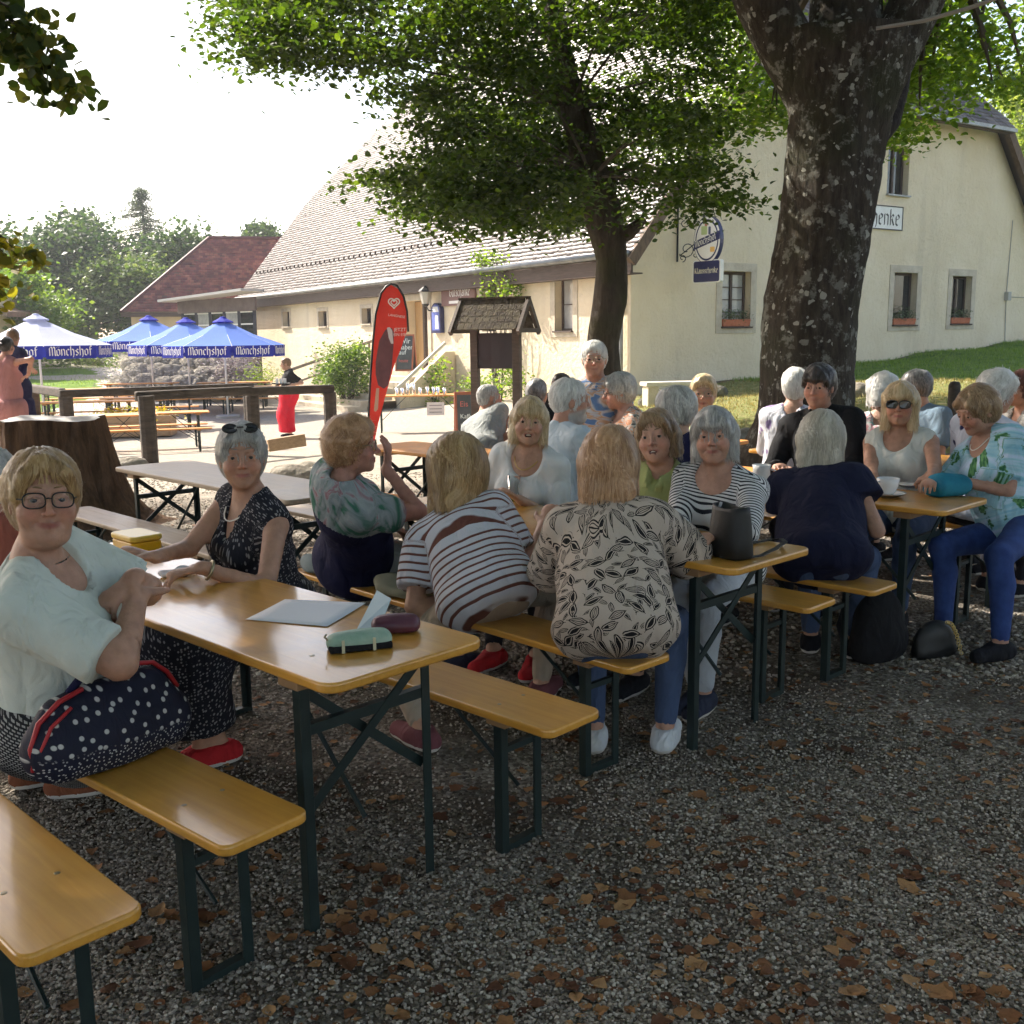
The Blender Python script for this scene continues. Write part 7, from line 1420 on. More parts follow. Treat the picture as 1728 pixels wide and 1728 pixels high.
    if sp.get('shoe'):
        for q in(1,-1):
            hip,kn,ft,toe=legs[q]; tt=unit(np.array([toe[0],toe[1],0])); up=np.array([0,0,1],np.float32); c=ft-np.array([0,0,.045]); X=S(); X.rc(c-tt*.05,c+tt*.05,.047,.047,k=.02); X.rc(c+tt*.03,c+tt*.155-up*.004,.047,.038,k=.03); X.rc(ft,c-tt*.02,.050,.048,k=.02)
            X.plane(c-up*.035,-up,k=.004); X.plane(ft+up*.005,up,k=.004); V,Q=mesh_sdf(X,c-.24,c+.24,max(.0105,lod['n']*1.5)); zc=V[Q].mean(1)[:,2]
            link('shoe',mesh_np('shoe',V,Q,True,mi=(zc<c[2]-.016).astype(int)),[sp['shoe'],sp.get('sole',M_sole)],T)
    # ---- worn small things
    if sp.get('glasses'):
        fr_,dark=sp['glasses']; gl=empty('glasses'); gl.parent=T
        for q in(1,-1):
            w_,h_=(.026,.0195) if not dark else (.029,.021); cx,cz=q*.0335,-.002; pts=[hp(cx+w_*math.copysign(abs(math.cos(a))**.7,math.cos(a)),.106-.010*((cx+w_*math.cos(a))/.06)**2,cz+h_*math.copysign(abs(math.sin(a))**.7,math.sin(a))) for a in np.linspace(0,2*np.pi,21)]; m=MB(); m.tube(pts,.0021 if not dark else .0032,5,cap=False); m.build('rim',fr_,gl,smooth=True)
            m=MB(); m.add(pts[:-1],[tuple(range(20))]); m.build('lens',M_dlens if dark else M_lens,gl); m=MB(); m.tube([hp(q*.061,.100,.002),hp(q*.078,.03,.004),hp(q*.079,-.02,-.005)],.0022,5); m.build('temple_arm',fr_,gl)
        m=MB(); m.tube([hp(-.009,.108,.002),hp(0,.110,.004),hp(.009,.108,.002)],.002,5); m.build('bridge',fr_,gl)
    if sp.get('headglasses'):
        gl=empty('sunglasses'); gl.parent=T
        for q in(1,-1): pts=[hp(q*.037+.026*math.cos(a),.088-.03*abs(math.cos(a)*q*.3)+.010*math.sin(a)*-1,.108+.016*math.sin(a)) for a in np.linspace(0,2*np.pi,17)]; m=MB(); m.tube(pts,.0035,5,cap=False); m.build('rim',M_black,gl,smooth=True); m=MB(); m.add(pts[:-1],[tuple(range(16))]); m.build('lens',M_dlens,gl)
        m=MB(); m.tube([hp(-.012,.092,.112),hp(.012,.092,.112)],.003,5); m.build('bridge',M_black,gl)
    if sp.get('necklace'):
        m=MB(); rr=sp['necklace'][1]; m.tube([tp(.072*math.cos(a),.0+(.075 if math.sin(a)>0 else .055)*math.sin(a)+.03*max(0,math.sin(a)),tl+.004-rr*max(0,math.sin(a))**1.5+.02*min(0,math.sin(a))*-1) for a in np.linspace(0,2*np.pi,25)],.0028,5,cap=False); m.build('necklace',sp['necklace'][0],T,smooth=True)
    if sp.get('watch'):
        q=sp['watch']; E,Wr=arms[q][0],arms[q][1]; ax=unit(Wr-E); c=Wr-ax*.03; a1=unit(np.cross(ax,(0,0,1))); a2=np.cross(ax,a1); m=MB(); m.tube([c+(a1*math.cos(a)+a2*math.sin(a))*.033 for a in np.linspace(0,2*np.pi,17)],.006,6,cap=False); m.build('wristband',M_bolt,T,smooth=True)
    sp['_']=dict(T=T,Pc=Pc,tp=tp,tl=tl,arms=arms,H=H,hp=hp,loc=loc); return sp['_']
m_,nt_,p_=base_mat('eye_ball',.15,spec=.6); a_=N(nt_,'ShaderNodeAttribute',attribute_name='col'); nt_.links.new(a_.outputs['Color'],p_.inputs['Base Color']); M_eye=m_
M_sole=mat('white_sole',(.6,.58,.54),rough=.7); M_dlens=mat('dark_lens',(.008,.007,.007),rough=.08,spec=.7)
m_,nt_,p_=base_mat('clear_lens',.05,spec=.5); p_.inputs['Alpha'].default_value=.07; p_.inputs['Base Color'].default_value=(.5,.5,.55,1); M_lens=m_
M_gold=mat('gold_chain',(.6,.42,.15),rough=.3,metal=.9); M_pearl=mat('pearl_chain',(.75,.72,.66),rough=.3)
def upx(bn,px,z=.6):
    lo,hi=-1.0,3.2
    for _ in range(40):
        mid=(lo+hi)/2; p=on_bench(bn,mid)
        if PJ((p.x,p.y,z))[0]>px: lo=mid
        else: hi=mid
    return lo
NW=cloth('white',(.66,.68,.68)); NV=cloth('navy',(.010,.011,.045)); BK=cloth('black',(.012,.012,.014)); JN=mat('cloth_jeans',(.012,.035,.16),(.03,.07,.24),rough=.85,scale=14,bump=.002,bscale=300); DK=cloth('dark_trousers',(.02,.02,.028)); GYT=cloth('grey_trousers',(.24,.26,.25)); BEI=cloth('beige',(.38,.31,.24)); LJ=cloth('light_trousers',(.45,.48,.52)); DJ=cloth('denim',(.06,.09,.17))
SHW=cloth('white_shoe',(.62,.64,.66),bump=0); SHB=cloth('brown_shoe',(.20,.07,.035),bump=0); SHR=cloth('red_shoe',(.42,.02,.025),bump=0); SHK=cloth('black_shoe',(.012,.012,.016),bump=0); SHN=cloth('navy_shoe',(.03,.035,.06),bump=0)
BB=44.5; FB=224.5
guests=[
dict(seed=1,label='smiling woman in cream tee and glasses, arms folded on the nearest table',bench='B1',u=upx('B1',104),head=(74,842),yaw=20,twist=-12,look='cam',lookoff=(.12,0,-.02),s=1.02,g=1.16,bust=1.2,belly=1.12,armr=1.2,L=.61,lod=0,double=1,smile=.9,hs=1.04,jaw=1.06,roll=3,
  hair=('short','blonde'),hairinf=.006,fringe=1,part=.01,top=dict(m=cloth('cream_tee',(.56,.61,.56)),e=.018,sleeve=.85,hem=-.10,neck=('scoop',.075,.085),se=1.3),bottom=dict(m=pat_mat('weave',weave),skirt=.85,e=.02),
  armR=(232,1006,None,2.80,(-.15,.95,.10),(-.05,-1,-.5)),armL=(226,975,None,2.82,(-.5,-.7,-.45),(.8,.3,-.5),(-.3,-.3,-1),.9),footR=(120,1305),footL=(60,1290),shoe=SHB,glasses=(M_black,False),necklace=(cloth('dark_cord',(.02,.03,.06)),.10),skin=(.47,.27,.19)),
dict(seed=2,label='woman in dark dotted sleeveless dress with sunglasses pushed up in grey hair',bench='B2',u=upx('B2',448),head=(408,772),yaw=222,look='cam',s=.98,g=.95,L=.63,lod=0,smile=.3,hair=('short','grey'),hairinf=.004,fringe=1,top=dict(m=pat_mat('dark_dots',dots(85,.33,(.018,.018,.026),(.26,.25,.26))),sleeve=0,e=.012,hem=-.08,neck=('v',.13),name='dress_top'),bottom=dict(m=pat_mat('dark_dots',None),skirt=.7,e=.016),
  armL=(340,958,.83,None,(-.7,-.25,-.12),(.5,-.6,-1),None,.7),armR=(262,940,.85,None,(-.6,-.1,.2),(-.3,.6,-1)),footR=(-.12,.30,.08),headglasses=1,necklace=(M_pearl,.05),watch=-1,skin=(.45,.26,.18),shoe=SHR),
dict(seed=3,label='woman in profile with reddish curls, navy top and floral shawl, hand at mouth',bench='B3',u=upx('B3',602),head=(594,752),yaw=30,look=(2,3),s=1.0,g=1.12,L=.64,lod=0,smile=.0,hair=('curly','strawb'),top=dict(m=NV,m2=pat_mat('shawl',patches([(.36,(.05,.16,.11)),(.43,(.22,.27,.28)),(.55,(.34,.38,.39)),(.62,(.33,.16,.19)),(.68,(.36,.39,.40))],9,3)),split=.66,shawl=1,e=.015,sleeve=.55,hem=-.12,neck=('crew',)),bottom=dict(m=GYT),
  armR=(652,792,None,4.62,(.10,.1,1),(.6,-.4,-1),(-1,.2,.1),.5),armL='lap',footR=(.2,.42,.08),glasses=(M_bolt,False),skin=(.48,.26,.20),shoe=SHN),
dict(seed=4,label='woman seen from behind in white tee with brown stripes, blonde bob',bench='B3',u=upx('B3',822),head=(768,800),yaw=70,twist=8,roll=-8,look=(112,-18),s=1.0,g=1.05,L=.56,lod=0,back=1,noface=1,hs=1.16,hair=('bob','blonde',.145),hairinf=.024,top=dict(m=pat_mat('brown_stripe',stripes(.034,.30,(.60,.61,.66),(.15,.06,.045))),e=.024,loose=.02,sleeve=.72,hem=-.13,neck=('crew',),se=1.5),bottom=dict(m=BEI),armL=(790,1005,None,4.25,None,(-.7,-.7,-1)),armR='table',footL=(712,1228),toeL=(-1,.5,0),shoe=cloth('mauve_shoe',(.17,.06,.07),bump=0),skin=(.50,.29,.20)),
dict(seed=5,label='woman seen from behind in beige top with black leaf print',bench='B3',u=upx('B3',1038),head=(1028,785),yaw=76,look=(80,-8),s=1.0,g=1.06,L=.625,lod=0,back=1,noface=1,hs=1.12,hair=('bob','strawb',.105),hairinf=.008,top=dict(m=pat_mat('leafprint',leafprint((.50,.42,.35),(.012,.011,.012))),e=.026,loose=.035,sleeve=.90,hem=-.14,neck=('crew',),se=1.6),bottom=dict(m=DJ),armL=(985,905,.80,None,None,(-.8,-.5,-.9)),armR=(1118,905,.80,None,None,(.8,-.5,-.7)),footL=(1003,1228),footR=(1122,1228),shoe=SHW,skin=(.48,.28,.20)),
dict(seed=6,label='laughing blonde woman in white tee facing the camera',bench='B5',u=upx('B5',893),head=(893,712),yaw=FB+18,roll=4,look='cam',lod=0,smile=1,open=.6,hair=('bob','lblonde',.095),fringe=2,top=dict(m=NW,sleeve=.8,hem=-.1,neck=('scoop',.075,.09)),bottom=dict(m=DK),armL='table',armR='table',necklace=(M_gold,.05),footR=(832,1098),footL=(905,1110),shoe=SHR,skin=(.52,.32,.23)),
dict(seed=7,label='woman with brown bob, light green jacket and blue neckerchief, mouth open',bench='B5',u=upx('B5',1112),head=(1108,738),yaw=FB+5,roll=-7,look='cam',lookoff=(-.25,0,.05),lod=1,smile=.5,open=.5,hair=('bob','lbrown',.075),fringe=1,part=.03,top=dict(m=cloth('lime_jacket',(.36,.41,.17)),sleeve=1.95,neck=('collar',),hem=-.1),bottom=dict(m=DK),armL='table',armR='table',skin=(.52,.31,.23)),
dict(seed=8,label='woman with grey bob in black and white striped shirt',bench='B5',u=upx('B5',1215),head=(1205,736),yaw=FB+8,roll=-4,look='cam',lookoff=(-.12,0,0),lod=0,smile=.6,hair=('bob','grey',.085),fringe=2,top=dict(m=pat_mat('bw_stripe',stripes(.0165,.42,(.66,.67,.67),(.02,.022,.03))),sleeve=1.15,hem=-.14,neck=('scoop',.045,.09)),bottom=dict(m=LJ),armR=(1158,905,.80,None,(.6,-.2,0)),armL=(1215,905,.83,None,(-.5,-.5,.1)),footR=(1180,1165),shoe=SHN,skin=(.50,.30,.22)),
dict(seed=9,label='bearded grey haired man in pale blue shirt, in profile',bench='B6',u=upx('B6',955),head=(963,676),yaw=30,look=(8,-4),f=False,lod=1,L=.66,hair=('man','white'),beard=(.48,.47,.45),top=dict(m=cloth('pale_blue',(.50,.58,.64)),sleeve=.8,neck=('collar',)),bottom=dict(m=DK),armR='table',armL='table',skin=(.50,.27,.19)),
dict(seed=15,label='grey haired man in dark navy shirt with his back to the camera',bench='B6',u=upx('B6',1150),head=(1136,694),yaw=60,look=(140,-5),f=False,lod=1,L=.65,noface=1,hair=('man','grey'),hairinf=.006,top=dict(m=NV,sleeve=.8,neck=('crew',)),bottom=dict(m=DK),armR='table',armL='table'),
dict(seed=16,label='woman with short fair hair, glasses and light green top at the back',bench='B8',u=upx('B8',1190),head=(1187,664),yaw=FB,look='cam',lod=1,smile=.4,hair=('short','lblonde'),fringe=1,top=dict(m=cloth('light_green',(.42,.48,.26)),sleeve=.8,neck=('scoop',.05,.08)),bottom=dict(m=DK),armR='table',armL='table',glasses=(M_bolt,False),skin=(.52,.31,.22)),
dict(seed=18,label='dark haired young man in black shirt looking left before the old tree',bench='B8',u=upx('B8',1398),head=(1381,652),yaw=FB+10,look=(238,-2),f=False,lod=1,L=.70,hair=('short','dark'),fringe=2,hairinf=.004,top=dict(m=BK,sleeve=1.9,neck=('collar',),e=.02),bottom=dict(m=DK),armR=(1312,790,.82),armL='table',skin=(.50,.29,.22)),
dict(seed=19,label='woman with ash blonde bob in navy blouse, seen from behind',bench='B6',u=upx('B6',1388),head=(1386,742),yaw=62,look=(70,-4),s=1.0,g=1.06,lod=0,back=1,noface=1,hs=1.10,hair=('bob','ash',.10),hairinf=.008,top=dict(m=cloth('navy_blouse',(.010,.012,.035)),e=.026,loose=.03,sleeve=.40,hem=-.14,neck=('crew',),se=1.7),bottom=dict(m=DJ),armR='table',hintR=(.6,-.3,-1),armL='table',skin=(.46,.27,.19)),
dict(seed=20,label='blonde woman in white sleeveless blouse wearing dark sunglasses',bench='B8',u=upx('B8',1520),head=(1519,682),yaw=FB+10,look='cam',lookoff=(-.1,0,0),lod=0,smile=.1,hair=('bob','lblonde',.13),fringe=2,top=dict(m=cloth('white_blouse',(.62,.64,.60)),sleeve=0,hem=-.1,neck=('scoop',.085,.085),fold=1.8),bottom=dict(m=DJ),armR=(1480,820,.80),armL=(1570,835,.80),glasses=(M_black,True),skin=(.45,.26,.185)),
dict(seed=23,label='woman in aqua leaf pattern top and blue jeans at the table end',bench='B8',u=-.02,v=.10,head=(1648,692),yaw=205,look=(197,-22),s=1.02,g=1.05,lod=0,L=.63,smile=.1,hair=('short','lbrown'),fringe=1,hairinf=.007,top=dict(m=pat_mat('aqua_leaf',leafpatch),e=.017,sleeve=.78,hem=-.14,neck=('scoop',.085,.08)),bottom=dict(m=JN,len=1.92),armR=(1572,800,.86,None,(-.6,-.6,-.2),None,None,.8),armL=(1622,812,.84,None,(-.8,.15,-.1),(.9,-.2,-.6)),footR=(1592,1058),footL=(1688,1085),toeR=(0,1,0),toeL=(0,1,0),shoe=SHK,sole=SHK,necklace=(M_pearl,.06),skin=(.44,.25,.18)),
dict(seed=17,label='white haired person in white top with violet dots beside the old tree',bench='B9',u=upx('B9',1325),head=(1342,652),yaw=60,look=(75,-5),lod=1,noface=1,hair=('short','white'),top=dict(m=pat_mat('violet_dots',dots(14,.28,(.62,.62,.68),(.30,.22,.42),(.09,.09,.22))),sleeve=1.2,neck=('scoop',.05,.08)),bottom=dict(m=DK),armR='table',armL='table'),
dict(seed=21,label='white haired woman in floral top half hidden behind the sunglasses woman',bench='B9',u=upx('B9',1480),head=(1488,662),yaw=60,look=(100,-5),lod=2,noface=1,hair=('bob','white',.07),top=dict(m=pat_mat('floral',patches([(.36,(.16,.36,.32)),(.46,(.6,.6,.58)),(.56,(.55,.22,.26)),(.64,(.6,.6,.6))],14,3)),sleeve=1.0),bottom=dict(m=DK),armR='table',armL='table'),
dict(seed=24,label='white haired woman in white top with navy dots at the right edge',bench='B9',u=upx('B9',1640),head=(1683,662),yaw=30,look=(20,-8),lod=1,noface=1,hair=('curly','white'),top=dict(m=pat_mat('navy_dots',dots(13,.26,(.58,.60,.70),(.03,.03,.11),(.2,.2,.32))),sleeve=1.0),bottom=dict(m=DK),armR='table',armL='table'),
dict(seed=22,label='man with dark grey hair in blue grey tee behind the sunglasses woman',bench='B10',u=upx('B10',1562),head=(1543,654),yaw=205,look=(150,-5),f=False,lod=1,noface=1,hair=('man','dgrey'),top=dict(m=cloth('blue_tee',(.13,.19,.25)),sleeve=.8,neck=('crew',)),bottom=dict(m=DK),armR='table',armL='table'),
dict(seed=25,label='woman with dark red ponytail cut off by the right edge',bench='B10',u=upx('B10',1728),head=(1722,655),yaw=200,look=(188,0),lod=1,hair=('bun','reddark'),tail=.05,top=dict(m=pat_mat('grey_print',patches([(.40,(.22,.21,.20)),(.55,(.42,.41,.38)),(.62,(.6,.59,.56))],20,3)),sleeve=.6,neck=('v',.12)),bottom=dict(m=DK),armR='table',armL='table',skin=(.45,.24,.16)),
dict(seed=13,label='old man with white hair and glasses in patterned shirt, head highest of the rear group',x=D(1004,610,7.5).x,y=7.5,hip=.83,head=(1003,606),yaw=250,look='cam',f=False,lod=1,L=.62,smile=.4,hair=('short','white'),fringe=0,top=dict(m=pat_mat('blue_orange',patches([(.38,(.12,.22,.42)),(.46,(.55,.56,.58)),(.54,(.55,.33,.18)),(.62,(.5,.52,.56))],30,1,.5,.3)),sleeve=.8,neck=('crew',)),bottom=dict(m=DK),armR='hang',armL='hang',glasses=(M_bolt,False),skin=(.52,.30,.22)),
dict(seed=14,label='grey haired woman in orange and white print top, in profile to the left',bench='B7b',u=upx('B7b',1058),head=(1044,660),yaw=200,look=(183,-8),lod=1,hair=('short','grey'),hairinf=.006,top=dict(m=pat_mat('orange_print',patches([(.38,(.10,.11,.11)),(.45,(.55,.54,.5)),(.55,(.60,.20,.06)),(.62,(.56,.55,.52))],18,2)),sleeve=.9),bottom=dict(m=DK),armR='table',armL='table',glasses=(M_black,False),skin=(.5,.29,.22)),
dict(seed=10,label='man with cropped grey hair and grey shirt, back turned, by the notice board',bench='B11',u=upx('B11',812),head=(826,672),yaw=35,look=(20,0),f=False,lod=1,L=.63,noface=1,hair=('man','grey'),hairinf=-.006,top=dict(m=cloth('grey_shirt',(.27,.285,.28)),sleeve=1.05,neck=('crew',),e=.022,hem=-.12),bottom=dict(m=DK),armR='table',armL='table',skin=(.50,.26,.18)),
dict(seed=11,label='dark haired person in black, back turned, beside the man in grey',bench='B11',u=upx('B11',908),head=(907,664),yaw=60,look=(70,0),f=False,lod=2,noface=1,hair=('man','dgrey'),top=dict(m=BK,sleeve=.8,neck=('crew',)),bottom=dict(m=DK),armR='table',armL='table'),
dict(seed=12,label='dark haired guest mostly hidden behind the bearded man',bench='B12',u=upx('B12',945),head=(946,654),yaw=220,look=(230,-5),f=False,lod=2,hair=('man','dark'),top=dict(m=BK,sleeve=.8,neck=('crew',)),bottom=dict(m=DK),armR='table',armL='table'),
dict(seed=26,label='waiter in black polo and long red apron carrying a tray',x=D(486,640,22.5).x,y=22.5,hip=.95,head=(482,614),yaw=200,look=(192,-10),f=False,lod=2,L=.66,hair=('man','brown'),top=dict(m=BK,sleeve=.8,neck=('collar',),e=.02),bottom=dict(m=cloth('red_apron',(.62,.015,.035)),skirt=.82,e=.06),armR=(468,650,None,22.2),armL=(490,650,None,22.2),shoe=SHK),
dict(seed=27,label='woman in dusky pink dress with dark hair at the left edge, back turned',x=D(14,640,14.4).x,y=14.4,hip=.94,head=(12,584),yaw=70,look=(80,-5),lod=1,noface=1,L=.64,hair=('bun','dark'),top=dict(m=cloth('pink_dress',(.36,.16,.15)),sleeve=0,hem=-.25,e=.014,name='dress_top'),bottom=dict(m=cloth('pink_dress',(.36,.16,.15)),skirt=.12,e=.03),armR=(48,632,None,14.3,(-.5,0,-.3),(1,-.3,.2)),armL='hang',skin=(.48,.24,.17),shoe=SHB),
dict(seed=28,label='man in navy polo leaning on the fence beside the woman in pink',x=D(34,640,15.2).x,y=15.2,hip=.96,head=(22,570),yaw=60,look=(110,-12),f=False,lod=1,noface=1,L=.66,hair=('man','brown'),hairinf=-.004,top=dict(m=NV,sleeve=.75,neck=('collar',),e=.02,hem=-.12),bottom=dict(m=NV,len=1.1,e=.02),armR=(79,657,None,16.2),armL='hang',skin=(.46,.24,.16),shoe=SHW),
dict(seed=31,label='grey haired guest peeping in behind the woman in cream at the left edge',bench='B1',u=2.05,head=(-12,812),yaw=60,look=(80,-5),lod=1,noface=1,hair=('short','grey'),top=dict(m=cloth('brick_top',(.30,.09,.06)),sleeve=.8),bottom=dict(m=DK),armR='table',armL='table',skin=(.5,.27,.19)),
]
for gsp in guests: person(gsp)
# ---------------------------------------------------------------- things on the tables and under the benches
def sdf_obj(name,sd,lo,hi,h,mt,parent,attrs=None):
    V,Q=mesh_sdf(sd,lo,hi,h); return link(name,mesh_np(name,V,Q,True,{'pc':np.stack([V[:,0],V[:,2],V[:,1]],1)} if attrs is None else attrs(V)),mt,parent)
av1=Vector((math.cos(R_(139.7)),math.sin(R_(139.7)),0))
# polka dot bag on the nearest bench
pb=on_bench('B1',upx('B1',198,.55),.10); bag=empty('polka_dot_bag',(pb.x,pb.y,.48),R_(52),'navy bag with white polka dots and red zip on the nearest bench','bag')
m,nt,p=base_mat('polka_fabric',.7,spec=.3); L=nt.links; tc=nt.nodes.new('ShaderNodeTexCoord'); sx=N(nt,'ShaderNodeSeparateXYZ'); L.new(tc.outputs['Object'],sx.inputs[0]); cb=N(nt,'ShaderNodeCombineXYZ'); L.new(sx.outputs['X'],cb.inputs[0]); L.new(sx.outputs['Z'],cb.inputs[1]); 
def dl(sc,th,rn):
    v=N(nt,'ShaderNodeTexVoronoi',Scale=sc); v.inputs['Randomness'].default_value=rn; v.voronoi_dimensions='2D'; L.new(cb.outputs[0],v.inputs['Vector']); return ramp(nt,[(th-.03,(1,1,1)),(th+.03,(0,0,0))],v.outputs['Distance']).outputs[0]
d1=dl(24,.17,.8); d2=dl(75,.2,.9); zz=ramp(nt,[(.08,(1,1,1)),(.10,(0,0,0))],sx.outputs['Z']); mx=N(nt,'ShaderNodeMix',data_type='RGBA'); L.new(zz.outputs[0],mx.inputs[0]); L.new(d1,mx.inputs[6]); L.new(d2,mx.inputs[7])
cm=N(nt,'ShaderNodeMix',data_type='RGBA'); L.new(mx.outputs[2],cm.inputs[0]); cm.inputs[6].default_value=(.010,.011,.028,1); cm.inputs[7].default_value=(.50,.50,.48,1); L.new(cm.outputs[2],p.inputs['Base Color']); foldbump(m,.006); bag.scale=(.86,.86,.86)
X=S(); X.el((0,0,.10),(.235,.115,.13),k=.05); X.rc((-.17,0,.09),(.17,0,.09),.105,.105,k=.06); X.rc((-.15,0,.20),(.15,.0,.22),.055,.05,k=.06); f_=fb(77,(14,22,30)); X.noise(lambda P:f_(P)*.008); X.plane((0,0,.006),(0,0,-1),k=.01)
sdf_obj('bag_body',X,(-.34,-.2,0),(.34,.2,.32),.009,m,bag)
M_zip=mat('red_zip',(.42,.015,.02),rough=.5); mm=MB(); mm.tube([(-.262,-.03,.06),(-.265,-.03,.13),(-.235,-.03,.20),(-.17,-.035,.25),(-.09,-.03,.268)],.008,6); mm.build('zip',M_zip,bag,smooth=True)
mm=MB(); mm.tube([(-.245,-.055,.06),(-.247,-.06,.13),(-.215,-.065,.19),(-.15,-.07,.235)],.006,6); mm.build('zip',M_zip,bag,smooth=True)
mm=MB(); mm.tube([(.03,-.02,.278),(.09,-.02,.30),(.16,-.02,.285),(.21,-.02,.24),(.245,-.02,.18)],.008,6); mm.build('piping',M_zip,bag,smooth=True)
mm=MB(); mm.tube([(-.12,0,.255),(-.06,.01,.30),(.02,.01,.305),(.06,0,.265)],.013,6); mm.build('handle',NV,bag,smooth=True)
TZ=.7715
def onT(px,py,z=TZ): p=G(px,py,z); return p
# paper sheets, envelope, purses, tissue, lunch box on the nearest table
M_paper=mat('paper',(.74,.75,.80),(.78,.79,.83),rough=.7,scale=2)
def sheet_obj(name,pts,mt,label,cat,lift=0,curl=.0):
    c=sum((Vector(q) for q in pts),Vector())/len(pts); T=empty(name,(c.x,c.y,TZ),0,label,cat); m=MB(); n=6; vs=[];fs=[]
    P=[Vector(q)-Vector((c.x,c.y,TZ)) for q in pts]
    for i in range(n+1):
        for j in range(n+1): u,v=i/n,j/n; q=(P[0]*(1-u)+P[1]*u)*(1-v)+(P[3]*(1-u)+P[2]*u)*v; q.z+=.0012+lift*u+curl*(u*u); vs.append(q)
    for i in range(n):
        for j in range(n): fs.append((i*(n+1)+j,(i+1)*(n+1)+j,(i+1)*(n+1)+j+1,i*(n+1)+j+1))
    m.add(vs,fs); o=m.build('sheet',mt,T,smooth=True); sol=o.modifiers.new('s','SOLIDIFY'); sol.thickness=.0008; return T
sheet_obj('paper_sheet',[onT(414,1046),onT(481,1014),onT(618,1020),onT(552,1058)],M_paper,'white paper sheet lying on the nearest table','paper',0,.004)
def fixed(px,py,z): return G(px,py,z)
T=empty('envelope',onT(620,1062),0,'pale blue folded leaflet leaning on the purse','leaflet'); o_=Vector(T.location); mm=MB(); q=[onT(600,1068)-o_,onT(640,1060)-o_,G(660,1012,.80)-o_,G(636,998,.80)-o_]; mm.add([v+Vector((0,0,.004)) for v in q]+[v+Vector((0,0,.0)) for v in q],[(0,1,2,3),(7,6,5,4),(0,4,5,1),(1,5,6,2),(2,6,7,3),(3,7,4,0)]); mm.build('leaflet_body',mat('leaflet',(.48,.60,.64),(.56,.66,.70),scale=5),T)
def soft(name,c,rz,half,mt,label,cat,parts=(),r=.02,seed=3,bump=.004,h=.006):
    T=empty(name,c,rz,label,cat); X=S(); X.el((0,0,half[2]),(half[0]*1.02,half[1]*1.05,half[2]),k=.02); X.rc((-half[0]*.72,0,half[2]),(half[0]*.72,0,half[2]),half[2]*.95,half[2]*.95,k=.03,flat=None); 
    for yy in(-.6,.6): X.rc((-half[0]*.8,half[1]*yy,half[2]*.9),(half[0]*.8,half[1]*yy,half[2]*.9),half[2]*.8,k=.02)
    f_=fb(seed,(30,45,60)); X.noise(lambda P:f_(P)*bump); X.plane((0,0,.001),(0,0,-1),k=.003); sdf_obj('body',X,(-half[0]*1.3,-half[1]*1.5,0),(half[0]*1.3,half[1]*1.5,half[2]*2.4),h,mt,T); return T
T=soft('green_purse',onT(606,1092),R_(18),(.085,.035,.020),mat('mint_wallet',(.22,.36,.27),(.33,.45,.36),rough=.5,scale=20),'mint green and black purse on the nearest table','purse')
mm=MB(); mm.box((.0,-.012,.010),(.172,.066,.018)); mm.build('black_base',BK,T,bevel=.004)
for x in(-.05,.035): mm=MB(); mm.box((x,-.047,.019),(.008,.003,.036)); mm.build('trim',mat('cream_trim',(.5,.48,.32)),T)
mm=MB(); mm.tube([(-.085,-.01,.03),(-.095,-.012,.042),(-.09,-.015,.05)],.003,5); mm.build('zip_pull',M_bolt,T)
soft('burgundy_pouch',onT(668,1066),R_(8),(.058,.026,.022),mat('burgundy_leather',(.075,.018,.035),(.11,.03,.05),rough=.4,scale=14),'small burgundy pouch behind the green purse','pouch')
T=empty('paper_tissue',onT(295,972),0,'crumpled white tissue under the folded hands','tissue'); X=S(); X.el((0,0,.012),(.06,.03,.012),k=.01); X.el((.03,.02,.016),(.035,.02,.016),k=.008); f9=fb(31,(90,120,160)); X.noise(lambda P:f9(P)*.006); sdf_obj('tissue_body',X,(-.09,-.06,-.01),(.09,.07,.05),.004,mat('tissue',(.78,.77,.78)),T)
# yellow lunch box
c=onT(232,925); T=empty('lunch_box',c,R_(136),'bright yellow plastic lunch box at the far end of the nearest table','lunch box'); M_yel=mat('yellow_plastic',(.78,.45,.012),(.82,.50,.02),rough=.3,scale=4,spec=.5)
mm=MB(); mm.prism(rrect(-.10,.10,-.065,.065,.025),.0,.040); mm.build('box',M_yel,T,bevel=.006); mm=MB(); mm.prism(rrect(-.104,.104,-.069,.069,.027),.042,.066); mm.build('lid',mat('yellow_lid',(.82,.56,.08),rough=.3),T,bevel=.008,seg=3)
mm=MB(); mm.box((0,-.072,.042),(.03,.006,.03)); mm.build('clasp',M_yel,T)
